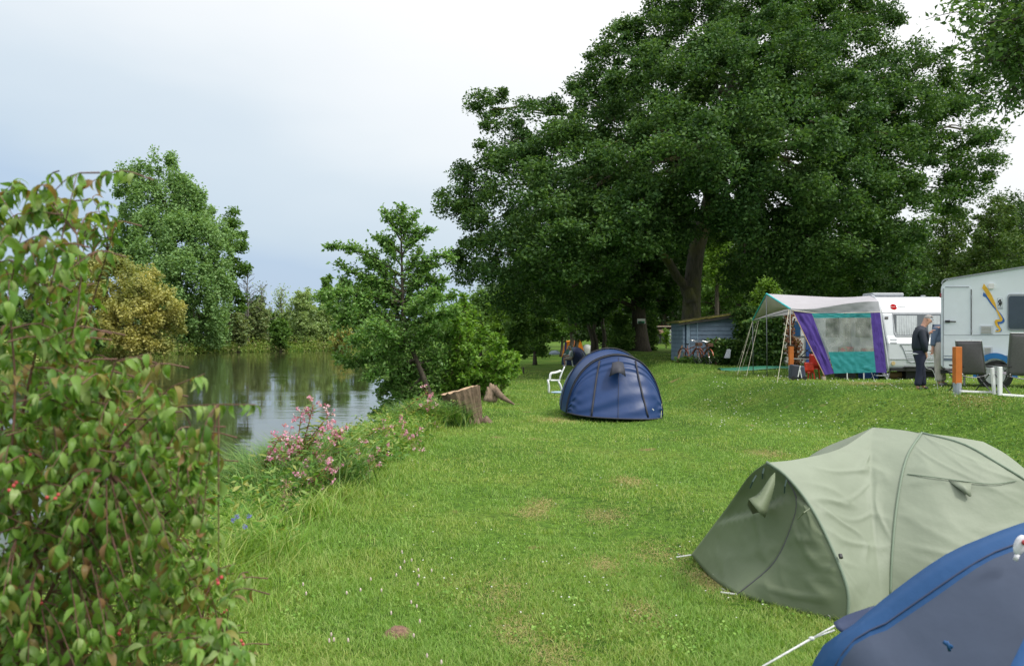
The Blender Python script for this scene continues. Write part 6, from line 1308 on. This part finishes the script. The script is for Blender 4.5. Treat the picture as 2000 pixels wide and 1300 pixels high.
# bag trolley beside the post
g = G(xq(1556,23.6),23.6); t = thing('shopping_trolley', 'black and white striped wheeled bag beside the farther orange post', 'bag', g)
mb = MB(); mb.box(g+V3(-.08,0,.24), (.24,.28,.42), Matrix.Rotation(.12,3,'Y')); mb.build('bag_body', plain('dark_bag', (.035,.04,.06)), t, bevel=.04)
mb = MB(); mb.box(g+V3(.13,.03,.22), (.2,.26,.38), Matrix.Rotation(-.12,3,'Y')); mb.build('bag_side', plain('navy_bag', (.05,.06,.10)), t, bevel=.04)
mb = MB(); mb.box(g+V3(.02,-.15,.26), (.03,.01,.34), Matrix.Rotation(.2,3,'Y')); mb.box(g+V3(.07,-.15,.2), (.02,.01,.28), Matrix.Rotation(-.2,3,'Y')); mb.build('white_stripe', M_wplastic, t)
for dx in (-.16,.18): MB().tube([g+V3(dx,-.18,.06), g+V3(dx,-.14,.06)], .06, 12).build('wheel', M_tyre, t)

# orange posts
M_post = plain('orange_post_paint', (.50,.14,.02), rough=.6); M_postbase = plain('grey_post_base', (.30,.34,.38), rough=.7)
def orange_post(label, px, Y, py0, py1, pyb, w, capm):
    x = xq(px,Y); g = G(x,Y); t = thing('marker_post', label, 'post', g, 'orange marker posts on the terrace edge')
    z0, z1, zb = zq(py0,Y), zq(py1,Y), zq(pyb,Y)
    mb = MB(); mb.box((x,Y,(z0+z1)/2), (w,w,z0-z1)); mb.build('orange_sleeve', M_post, t, bevel=.008)
    mb = MB(); mb.tube([V3(x,Y,z1+.02),V3(x,Y,min(zb,g.z)-.1)], [w*.62,w*.5], 10); mb.build('base', M_postbase, t)
    if capm: MB().box((x,Y,z0+.01), (w*1.2,w*1.2,.03)).build('cap', M_black, t)
orange_post('nearer orange marker post with grey base in front of the grey chair', 1869.5, 16.4, 677, 749, 768, .135, False)
orange_post('farther orange marker post with black cap left of the purple awning wall', 1545, 24.0, 675, 714, 726, .125, True)

# ------------------------------------------------------------------ near caravan on the right
def near_van():
    th_ = math.radians(-28); e = V3(math.cos(th_), math.sin(th_), 0); n = V3(math.sin(th_), -math.cos(th_), 0)   # n faces the camera
    O = P(1837,718,18.8); O.z = 0; bk = -n
    g = G(11.5,18.6); t = thing('caravan', 'large white caravan with yellow and blue swoosh at the right edge', 'caravan', g)
    zt = lambda s: 3.16+.15*s if s < 3 else 3.61
    zb = 1.08
    poly = [(0.04,zb),(0,zb+.05),(0,2.95),(.03,3.06),(.12,3.13),(.2,3.17),(2.2,3.48),(3.2,3.6),(6.2,3.6),(6.4,3.4),(6.4,zb)]
    A = [O+e*a+V3(0,0,z) for a, z in poly]; far = [O+e*(a+(.95 if a < .25 else 0))+V3(0,0,z)+bk*2.1 for a, z in poly]; m = len(A)
    mb = MB(); mb.add(A+far, [tuple(range(m)), tuple(range(2*m-1,m-1,-1))]+[(i,m+i,m+(i+1)%m,(i+1)%m) for i in range(m)]); mb.build('body', M_white_side, t, bevel=.02)
    def S(px, py, off=0):     # point on the camera-facing side for picture coordinates
        k = (px-1000)/F; # (O.x+e.x*s)/(O.y+e.y*s)=k
        s = (k*O.y-O.x)/(e.x-k*e.y); Y = O.y+e.y*s; return P(px,py,Y)+n*off
    def patch(name, poly, mat, off=.003, th=.008, par=None):
        q = MB(); q.prism([S(a,b,off) for a, b in poly], n*th); return q.build(name, mat, par or t)
    def rr(x0,y0,x1,y1,r=4):
        out = []
        for cx, cy, a0 in ((x1-r,y0+r,-90),(x1-r,y1-r,0),(x0+r,y1-r,90),(x0+r,y0+r,180)):
            for k in range(5): a = math.radians(a0+k*22.5); out.append((cx+r*math.cos(a), cy+r*math.sin(a)))
        return out
    patch('roof_rail', [(1838,553),(1840,548),(1845,544.5),(2030,515),(2030,518),(1846,547),(1842,550),(1840,556)], M_greytrim, .0, .03)
    d = patch('door', rr(1842,560,1896.5,718.5,5), plain('door_cool_white', (.72,.77,.81), rough=.35, var=.03), .0, .014)
    for poly_ in ([(1842.5,563),(1842.5,718)],[(1896.8,565),(1896.8,654)],[(1846,560.3),(1893,560.3)]):
        q = MB(); q.tube([S(a,b,.018) for a, b in poly_], .010, 5); q.build('door_seal', M_black if poly_[0][0] > 1890 else M_greytrim, d)
    for y in (577,643,664): patch('hinge', [(1895.5,y),(1898.5,y),(1898.5,y+6),(1895.5,y+6)], M_greytrim, .01, .02, d)
    q = MB(); q.box(S(1850.5,627.5,.03), (.10,.03,.055), Matrix.Rotation(th_,3,'Z')); q.tube([S(1852,627.5,.04), S(1867,628,.05)], .014, 8); q.build('door_handle', M_black, d)
    q = MB(); q.tube([S(1842,653.5,.014), S(1896,653.5,.014)], .006, 5); q.build('side_moulding', M_greytrim, t)
    q = MB(); q.tube([S(1899,654,.006), S(2040,653,.006)], .006, 5); q.build('side_moulding', M_greytrim, t)
    M_str = plain('dark_blue_stripe', (.04,.08,.16)); M_str2 = plain('grey_stripe', (.16,.20,.26))
    for x0, x1 in ((1843,1862),(1899,1930),(1958,2030)):
        o = .016 if x1 < 1897 else .003
        patch('waist_stripe', [(x0,694.2),(x1,694.4),(x1,695.4),(x0,695.2)], M_str, o, .003); patch('waist_stripe', [(x0,699),(x1,699.4),(x1,704.5),(x0,704)], M_str2, o, .003)
    patch('entrance_light', rr(1930,553.5,1941.5,564,2.5), plain('light_lens', (.72,.70,.68), rough=.3), .0, .04)
    for x0, y0, x1, y1 in ((1914.5,635.5,1940,651.5),(1921,677,1939,692)):
        v = patch('vent_frame', [(x0,y0),(x1,y0),(x1,y1),(x0,y1)], M_white, .0, .014)
        q = MB()
        for k in range(5): y = y0+2.4+k*(y1-y0-4)/4.4; q.prism([S(a,b,.015) for a, b in ((x0+2,y),(x1-4,y),(x1-4,y+1.6),(x0+2,y+1.6))], n*.005)
        q.build('vent_grille', plain('grille_beige', (.36,.35,.30)), v)
    patch('window_frame', rr(1967.5,574,2060,645,6), M_greytrim, .0, .03); patch('window', rr(1969.5,578,2058,642,5), M_glassdk, .031, .006)
    M_y = plain('swoosh_yellow', (.72,.42,.03)); M_b = plain('swoosh_blue', (.03,.13,.42))
    patch('blue_swoosh', [(1920.5,571),(1925,573.5),(1933,585),(1943,600),(1949.5,609.5),(1946,607),(1935,594),(1926,581),(1919.5,577.5)], M_b, .003, .003)
    patch('yellow_swoosh', [(1919,560.5),(1921.5,553.5),(1928,562),(1937,576),(1944,592),(1947.5,606),(1945.5,603),(1937,592),(1928,578),(1922.5,568),(1918,562)], M_y, .006, .003)
    def rib(pts, m, o, w):
        q = MB(); a, b = [], []
        P_ = resample([S(x,y,o) for x, y in pts], 30)
        for i, p in enumerate(P_):
            dd = (P_[min(i+1,29)]-P_[max(i-1,0)]).normalized(); s_ = dd.cross(n)*w*(.35+.65*math.sin(math.pi*(i+1)/31)); a.append(p+s_); b.append(p-s_)
        q.grid([a,b]); q.build('swoosh_tail', m, t)
    rib([(1947,605),(1952,611),(1957,619),(1960,626),(1956,630),(1950,630),(1948,632),(1951,638),(1955,644),(1953,647),(1946,643)], M_b, .012, .022)
    rib([(1946,604),(1950,611),(1954,619),(1956,624),(1952,626),(1946,626),(1945,629),(1948,636),(1953,642),(1952,646),(1944,646.5)], M_y, .016, .026)
    pf = patch('picture_sticker', [(1948,582),(1958.5,582),(1958.5,603.5),(1948,603.5)], plain('sticker_grey', (.42,.46,.50)), .003, .003)
    patch('sticker_field', [(1948.8,583),(1957.7,583),(1957.7,599.5),(1948.8,599.5)], M_white_side, .0065, .002, pf)
    q = MB(); rg = random.Random(3)
    for pts in ([(1950,591),(1951,587),(1953.5,585),(1954,588)],[(1951,594),(1953,590),(1955.5,588),(1955.5,592)],[(1950,597),(1951.5,595),(1954,592),(1956.5,591)],[(1954,598),(1955,594),(1957,592)],[(1953,587),(1955,584.5)]): q.tube(resample([S(a,b,.012) for a, b in pts],8), .011, 5)
    q.build('sticker_drawing', M_black, pf)
    patch('marker_light', [(1960,700.5),(1966,700.5),(1966,706),(1960,706)], plain('amber', (.7,.22,.05)), .0, .03)
    patch('side_marker', [(1835.6,572.5),(1838.4,572.5),(1838.4,580),(1835.6,580)], plain('dark_red_marker', (.25,.04,.05)), .0, .03)
    patch('skirt', [(1899,712),(2040,718),(2040,726),(1899,719.5)], M_alu, .0, .02)
    # wheel and bright blue arch
    wc = S(1943,733,-.05); q = MB(); ring = []
    R0, R1 = .235+.16, .235+.285
    for rr_ in (R0, R1): ring.append([wc+e*rr_*.84*math.cos(a)+V3(0,0,rr_*math.sin(a))+n*.11 for a in np.linspace(-.1,3.25,24)])
    q.grid(ring); q.build('wheel_arch', plain('bright_blue_arch', (.02,.16,.42), rough=.4), t, solid=.05)
    q = MB(); q.tube([wc-n*.10, wc+n*.07], .33, 26); w = q.build('wheel', M_tyre, t, bevel=.02)
    q = MB(); q.tube([wc+n*.072, wc+n*.085], .21, 20); q.build('rim', M_alu, w)
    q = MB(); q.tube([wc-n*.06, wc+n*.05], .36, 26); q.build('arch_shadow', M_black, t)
    q = MB(); c = O+e*3+bk*1+V3(0,0,.98); q.box(c, (6,1.6,.08), Matrix.Rotation(th_,3,'Z')); q.build('chassis', M_black, t)
    for s_ in (.5,5.8): 
        p = O+e*s_+bk*.4; q = MB(); q.tube([p+V3(0,0,1.0), V3(p.x,p.y,hz(p.x,p.y))], .025, 6); q.build('steady_leg', M_alu, t)
    # drawbar towards the nose
    q = MB(); a = O+bk*1.2+e*.8+V3(0,0,1.0); q.tube([a, a-e*1.1+bk*.3+V3(0,0,-.0)], .04, 6); q.build('drawbar', M_black, t)
near_van()
# grey sling chairs seen from behind
def sling_chair(label, pts_top, pts_bot, Y, seat_py, feet):
    (tx0,ty0),(tx1,ty1) = pts_top; (bx0,by0),(bx1,by1) = pts_bot
    g = G(xq((bx0+bx1)/2,Y),Y); t = thing('sling_chair', label, 'chair', g, 'grey mesh sling chairs beside the near caravan')
    A, B = P(tx0,ty0,Y-.35), P(tx1,ty1,Y-.35); C_, D_ = P(bx0,by0,Y), P(bx1,by1,Y)
    MB().grid(coons([A,B],[C_,D_],[A,C_],[B,D_],10,12,sag=.03)).build('backrest', M_mesh, t, smooth=True, solid=.006)
    MB().grid(coons([C_,D_],[C_+V3(0,.48,.05),D_+V3(0,.48,.05)],[C_,C_+V3(0,.48,.05)],[D_,D_+V3(0,.48,.05)],8,6,sag=.03)).build('seat', M_mesh, t, smooth=True, solid=.006)
    for a, b in ((A,C_),(B,D_),(A,B)): MB().tube([a,b], .010, 6).build('back_tube', M_pole, t)
    for q, s in ((C_,-1),(D_,1)):
        g0 = hz(q.x,q.y); MB().tube([V3(q.x,q.y-.22,g0), q+V3(0,.4,.0)], .013, 6).build('leg', M_frame, t); MB().tube([V3(q.x,q.y+.42,g0), q+V3(0,-.12,.02)], .013, 6).build('leg', M_frame, t)
        MB().tube([q+V3(s*.02,-.18,.17), q+V3(s*.02,.35,.19)], .02, 6).build('armrest', M_black, t)
    MB().tube(resample([C_+V3(0,-.02,-.02), (C_+D_)/2+V3(0,-.02,-.07), D_+V3(0,-.02,-.02)],8), .012, 6).build('seat_bar', M_frame, t)
    MB().tube([V3(C_.x,C_.y-.22,hz(C_.x,C_.y)+.02), V3(D_.x,D_.y-.22,hz(D_.x,D_.y)+.02)], .011, 6).build('foot_bar', M_frame, t)
M_mesh = plain('grey_mesh_fabric', (.15,.14,.16), rough=.8, var=.12, scale=30)
sling_chair('grey mesh sling chair between the orange post and the caravan wheel', ((1866,665.5),(1917,665.5)), ((1874,731),(1926,731)), 17.3, 733, 768)
sling_chair('grey mesh sling chair cut off by the right edge of the photo', ((1973,650),(2035,651)), ((1966,732),(2032,734)), 16.0, 735, 775)
# low white frames
def wframe(label, segs, Y):
    g = G(xq(segs[0][0][0],Y),Y); t = thing('white_frame', label, 'frame', g, 'low white frames at the terrace edge')
    for i, (pts, w) in enumerate(segs_iter(segs)):
        a, b = P(pts[0][0],pts[0][1],Y), P(pts[1][0],pts[1][1],Y+ (0 if i else .2)); d = (b-a); L = d.length; d.normalize(); rot = d.to_track_quat('X','Z').to_matrix(); MB().box((a+b)/2, (L,.06,w), rot).build('rail' if i == 0 else 'upright', M_wplastic, t, bevel=.008)
def segs_iter(s): return [((a,b),w) for a,b,w in s]
wframe('white low frame with upright bar between the two grey sling chairs', [((1876,763.5),(1937,766),.04),((1938,718),(1942,770),.055)], 16.2)
wframe('white low frame with upright bar at the right edge under the sling chair', [((1953,770),(2020,774.5),.045),((1953,716),(1953,772),.07)], 15.6)
# ------------------------------------------------------------------ people
M_skin = plain('skin', (.52,.28,.20), rough=.55, var=.08, scale=12)
def skin_mesh(name, verts, edges, radii, mat, parent, sub=2, root=0):
    me = bpy.data.meshes.new(name); me.from_pydata([tuple(v) for v in verts], edges, []); o = bpy.data.objects.new('tmp', me); COL.objects.link(o)
    md = o.modifiers.new('k', 'SKIN'); md.use_smooth_shade = True
    for i, r in enumerate(radii):
        s = me.skin_vertices[0].data[i]; s.radius = (r, r) if not hasattr(r, '__len__') else r; s.use_root = (i == root)
    sb = o.modifiers.new('s', 'SUBSURF'); sb.levels = sub; sb.render_levels = sub
    bpy.context.view_layer.update(); ev = o.evaluated_get(bpy.context.evaluated_depsgraph_get()); m2 = bpy.data.meshes.new_from_object(ev); bpy.data.objects.remove(o)
    m2.name = name; m2.materials.clear(); return link(name, m2, mat, parent, smooth=True)
def hand(verts, edges, radii, wi, wrist, d, side, fwd, s=1.0, curl=.6):
    """palm + five fingers from the wrist joint; d = finger direction, side = across the palm, fwd = palm normal"""
    pi = len(verts); verts.append(wrist+d*.045*s); radii.append(.028*s); edges.append((wi,pi)); p2 = len(verts); verts.append(wrist+d*.075*s); radii.append(.026*s); edges.append((pi,p2))
    for k, (off, ln) in enumerate(((-.027,.062),(-.009,.078),(.009,.074),(.026,.058))):
        a = len(verts); b0 = wrist+d*.095*s+side*off*s; m1 = b0+(d*(1-curl*.4)+fwd*curl*.6).normalized()*ln*.45*s; m2 = m1+(d*(1-curl)+fwd*curl).normalized()*ln*.4*s
        verts += [b0, m1, m2]; radii += [.0095*s,.0085*s,.0075*s]; edges += [(p2,a),(a,a+1),(a+1,a+2)]
    a = len(verts); verts += [wrist+d*.04*s-side*.035*s+fwd*.012*s, wrist+d*.07*s-side*.045*s+fwd*.03*s]; radii += [.012*s,.009*s]; edges += [(pi,a),(a,a+1)]
def person(label, J, cloth, base, hair=None, face=V3(1,0,0), s=1.0, noses=True, extra=None):
    """J: joints head, neck, chest, waist, pelvis, and l/r shoulder elbow wrist hip knee ankle toe"""
    t = thing('person', label, 'person', base); f = face.normalized()
    names = ['pelvis','waist','chest','neck','head']; v, e, r = [], [], []; ix = {}
    def add(k, rad, par=None, pos=None):
        ix[k] = len(v); v.append(Vector(pos if pos is not None else J[k])); r.append(rad)
        if par: e.append((ix[par], ix[k]))
    add('pelvis',.13*s); add('waist',.12*s,'pelvis'); add('chest',.14*s,'waist'); add('neckb',.075*s,'chest',J['chest'].lerp(J['neck'],.75)); add('neck',.055*s,'neckb')
    up = (J['head']-J['neck']).normalized()
    add('h0',(.072*s,.082*s),'neck',J['head']-up*.055*s+f*.012*s); add('h1',(.078*s,.092*s),'h0',J['head']+up*.0); add('h2',(.072*s,.085*s),'h1',J['head']+up*.055*s-f*.008*s)
    for sd in 'lr':
        add(sd+'sh',.062*s,'chest'); add(sd+'el',.042*s,sd+'sh'); add(sd+'wr',.028*s,sd+'el')
        d = (J[sd+'wr']-J[sd+'el']).normalized(); side = d.cross(f); side = side.normalized() if side.length > .1 else V3(0,1,0); hand(v,e,r,ix[sd+'wr'],J[sd+'wr'],d,side,d.cross(side)*(-1 if sd=='l' else 1),s)
        add(sd+'hp',.085*s,'pelvis'); add(sd+'kn',.056*s,sd+'hp'); add(sd+'an',.040*s,sd+'kn'); add(sd+'to',.030*s,sd+'an')
    b = skin_mesh('body', v, e, r, M_skin, t)
    # face features
    sd = f.cross(up).normalized(); H_ = J['head']
    mb = MB(); mb.tube([H_+f*.078*s+up*.018*s, H_+f*.112*s-up*.018*s, H_+f*.086*s-up*.024*s], [.009*s,.015*s,.010*s], 8)
    mb.build('nose', M_skin, t, smooth=True)
    for k in (-1,1):
        MB().ell(H_+f*.082*s+sd*k*.030*s+up*.016*s, .0095*s, 8, 6).build('eye', plain('eye_dark', (.06,.05,.05), rough=.3) if 'eye_dark' not in bpy.data.materials else bpy.data.materials['eye_dark'], t, smooth=True)
        MB().ell(H_-f*.005*s+sd*k*.080*s-up*.005*s, (.016*s,.012*s,.028*s), 8, 6).build('ear', M_skin, t, smooth=True)
    MB().tube([H_+f*.088*s-sd*.022*s-up*.048*s, H_+f*.094*s-up*.050*s, H_+f*.088*s+sd*.022*s-up*.048*s], .006*s, 6).build('mouth', plain('lips', (.35,.13,.11)) if 'lips' not in bpy.data.materials else bpy.data.materials['lips'], t, smooth=True)
    if hair:
        mb = MB(); n_ = 20; rows = []
        for j in range(9):
            a = math.pi*.62*j/8; row = []
            for k in range(n_+1):
                bta = 2*math.pi*k/n_; dr = -f*math.cos(bta)+sd*math.sin(bta); ext = 1 if math.cos(bta) > -.2 else .55
                ang = min(a, math.pi*.62*ext*j/8); row.append(H_+up*.048*s+(up*math.cos(ang)*.088+dr*math.sin(ang)*.098)*s*hair[1])
            rows.append(row)
        mb.grid(rows); mb.build('hair', hair[0], t, smooth=True)
    for nm, m, chain in cloth:
        v, e, r = [], [], []
        for ch in chain:
            prev = None
            for (k, q, rad) in ch:      # k: key or (key1,key2,t)
                pos = J[k] if isinstance(k, str) else J[k[0]].lerp(J[k[1]], k[2]); pos = pos+V3(*q)
                hit = [i for i, w in enumerate(v) if (w-pos).length < 1e-4]
                i = hit[0] if hit else len(v)
                if not hit: v.append(pos); r.append(rad*s if not hasattr(rad,'__len__') else (rad[0]*s,rad[1]*s))
                if prev is not None and prev != i: e.append((prev, i))
                prev = i
        skin_mesh(nm, v, e, r, m, t)
    return t
Z0 = (0,0,0)
def trousers(m, w=1.0): return ('trousers', m, [[('waist',(0,0,-.03),.140*w),('pelvis',Z0,.150*w),('lhp',Z0,.108*w),('lkn',Z0,.080*w),(('lkn','lan',.6),Z0,.075*w),('lan',(0,0,.02),.078*w)],[('pelvis',Z0,.150*w),('rhp',Z0,.108*w),('rkn',Z0,.080*w),(('rkn','ran',.6),Z0,.075*w),('ran',(0,0,.02),.078*w)]])
def shoes(m): return [(n_, m, [[(a,(0,0,.0),.050),((a,b,.5),(0,0,-.005),.048),(b,(0,0,-.005),.042)]]) for n_, a, b in (('shoe','lan','lto'),('shoe','ran','rto'))]
def jacket(m, w=1.0, hem=.35, name='jacket', sl=.92): return (name, m, [[(('pelvis','waist',hem),Z0,(.180*w,.165*w)),('waist',Z0,.165*w),('chest',Z0,.170*w),(('chest','neck',.62),Z0,.12*w),(('chest','neck',.85),Z0,.085*w),(('chest','neck',1.02),Z0,.070*w)],
   [('chest',Z0,.175*w),('lsh',Z0,.086*w),('lel',Z0,.066*w),(('lel','lwr',sl),Z0,.050*w)],[('chest',Z0,.175*w),('rsh',Z0,.086*w),('rel',Z0,.066*w),(('rel','rwr',sl),Z0,.050*w)]])
def Q(px, py, Y, dy=0): 
    q = P(px,py,Y); q.y += dy; return q
M_navy = plain('navy_jacket', (.012,.018,.035), rough=.6, bump=.3, bscale=12); M_jean = plain('navy_trousers', (.012,.016,.04), rough=.8, bump=.2); M_shirt = plain('white_shirt', (.7,.7,.72), rough=.8); M_shoe = plain('dark_shoes', (.015,.015,.018), rough=.5)
Y = 18.0; gz = hz(xq(1798,Y),Y); k = (CZ-gz)/Y*F+650   # picture row of the feet
dz = lambda p: p
def standing():
    Y = 18.0; gy = hz(xq(1798,Y),Y); foot = zq(755,Y); d = V3(0,0,gy-foot)
    def q(px,py,dy=0): return Q(px,py,Y,dy)+d
    J = dict(head=q(1811,618.5), neck=q(1803,631), chest=q(1797,645), waist=q(1796,668), pelvis=q(1797,684),
      lsh=q(1803,641,.17), lel=q(1815,655,.24), lwr=q(1824,645,.20), rsh=q(1793,642,-.17), rel=q(1796,667,-.21), rwr=q(1801,683,-.17),
      lhp=q(1799,690,.08), lkn=q(1804,720,.09), lan=q(1807,750,.09), lto=q(1817,754,.08), rhp=q(1795,690,-.08), rkn=q(1793,720,-.09), ran=q(1787,750,-.10), rto=q(1797,754,-.12))
    t = person('bald man in navy jacket looking down beside the near caravan holding a cable', J,
      [trousers(M_jean, 1.12), jacket(M_navy, 1.10, .12), ('shirt', M_shirt, [[(('pelvis','waist',-.25),(-.025,0,0),(.205,.180)),(('pelvis','waist',.2),(-.02,0,0),(.19,.165))]]), ('collar', M_shirt, [[(('chest','neck',.70),(.012,0,0),.078),(('chest','neck',.95),(.012,0,0),.070)]])]+shoes(M_shoe),
      G(xq(1798,Y),Y), hair=(plain('grey_hair', (.34,.32,.31), rough=.9), .93), face=V3(.93,-.25,-.35), s=1.0)
    H_ = J['head']; MB().tube([H_+V3(.07,-.085,.02), H_+V3(.115,-.05,-.008), H_+V3(.12,.0,-.015)], .004, 5).build('glasses', M_black, t)
    g = J['rwr']+V3(.03,0,-.10); c = thing('cable', 'thin pale cable hanging from the bald man hand to the ground', 'cable', g)
    MB().tube(resample([g, g+V3(-.07,-.02,-.14), g+V3(-.03,-.05,-.24), g+V3(.08,-.05,-.27), g+V3(.15,-.06,-.45), V3(g.x+.2,g.y-.08,hz(g.x,g.y)+.01)],30), .007, 6).build('wire', plain('pale_cable', (.4,.42,.42)), c, smooth=True)
standing()
M_denim = plain('grey_blue_shirt', (.10,.14,.21), rough=.8, bump=.2); M_khaki = plain('beige_trousers', (.50,.45,.41), rough=.85, bump=.3, bscale=8)
def bending():
    Y = 19.15; gy = hz(xq(1846,Y),Y); d = V3(-.09,0,gy-zq(755,Y))
    def q(px,py,dy=0): return Q(px,py,Y,dy)+d
    J = dict(head=q(1869,643,.45), neck=q(1859,642,.35), chest=q(1848,645,.2), waist=q(1843,662,.06), pelvis=q(1842,678),
      lsh=q(1850,643,.35), lel=q(1860,662,.42), lwr=q(1868,668,.5), rsh=q(1836,648,.03), rel=q(1829,668,-.02), rwr=q(1826.5,684,-.05),
      lhp=q(1845,686,.10), lkn=q(1850,716,.12), lan=q(1854,750,.12), lto=q(1863,754,.14), rhp=q(1839,686,-.05), rkn=q(1838,716,-.05), ran=q(1839,750,-.05), rto=q(1847,754,-.08))
    person('person in grey blue shirt and beige trousers leaning in behind the caravan door', J, [trousers(M_khaki, 1.22), jacket(M_denim, 1.05, -.05, 'shirt', .7)]+shoes(plain('light_shoes', (.25,.25,.25))), G(xq(1846,Y),Y), hair=(plain('brown_hair', (.12,.08,.05), rough=.9), 1.0), face=V3(.8,.3,-.5))
bending()
def seated():
    Y = 52; g0 = G(xq(1112,Y),Y); z = g0.z; x = g0.x
    c = thing('folding_chair', 'low white and dark folding chair under the seated person on the far lawn', 'chair', g0)
    MB().grid([[g0+V3(.02+a,b,.42) for b in (-.25,0,.25)] for a in (-.25,0,.2)]).build('seat', M_black, c, solid=.03)
    MB().grid([[g0+V3(.22+a*.15,b,.45+a*.5) for b in (-.25,0,.25)] for a in (0,.5,1)]).build('backrest', M_black, c, solid=.03)
    for b in (-.25,.25): MB().tube(resample([g0+V3(-.22,b,.4), g0+V3(-.25,b,0)],3), .03, 6).build('leg', M_wplastic, c); MB().tube([g0+V3(.24,b,0), g0+V3(.15,b,.42)], .03, 6).build('leg', M_wplastic, c)
    q = lambda a, b, h: V3(x+a, Y+b, z+h)
    J = dict(head=q(.02,-.02,1.20), neck=q(.08,0,1.05), chest=q(.12,0,.88), waist=q(.12,0,.66), pelvis=q(.12,0,.53), lsh=q(.10,.2,.97), lel=q(.0,.24,.72), lwr=q(-.25,.15,.68), rsh=q(.10,-.2,.97), rel=q(.0,-.24,.72), rwr=q(-.25,-.15,.68),
      lhp=q(.05,.1,.52), lkn=q(-.35,.12,.52), lan=q(-.28,.12,.07), lto=q(-.45,.12,.04), rhp=q(.05,-.1,.52), rkn=q(-.38,-.12,.52), ran=q(-.2,-.12,.07), rto=q(-.37,-.12,.04))
    M_beige = plain('beige_shorts', (.55,.48,.38), rough=.9)
    person('seated reader in white cap and pale shirt on the far lawn', J, [('shorts', M_beige, [[('waist',(0,0,-.05),.15),('pelvis',Z0,.16),('lhp',Z0,.12),(('lhp','lkn',.8),Z0,.10)],[('pelvis',Z0,.16),('rhp',Z0,.12),(('rhp','rkn',.8),Z0,.10)]]), jacket(plain('pale_shirt', (.6,.65,.72)), .95, .2, 'shirt', .1), ('cap', M_shirt, [[('head',(0,0,.03),.105),('head',(.0,0,.08),.095)],[('head',(0,0,.03),.105),('head',(-.12,0,.03),.05)]])]+shoes(M_shirt), g0, hair=(plain('white_hair', (.6,.6,.6)), 1.0), face=V3(-1,-.2,-.3))
    bk = thing('open_book', 'white open book in the hands of the seated reader', 'book', q(-.34,0,.72)); MB().grid([[q(-.42+.0*a,a,.74+.03*abs(a)/.15) for a in (-.17,-.08,0,.08,.17)],[q(-.22,a,.80+.03*abs(a)/.15) for a in (-.17,-.08,0,.08,.17)]]).build('pages', M_shirt, bk, solid=.02)
seated()
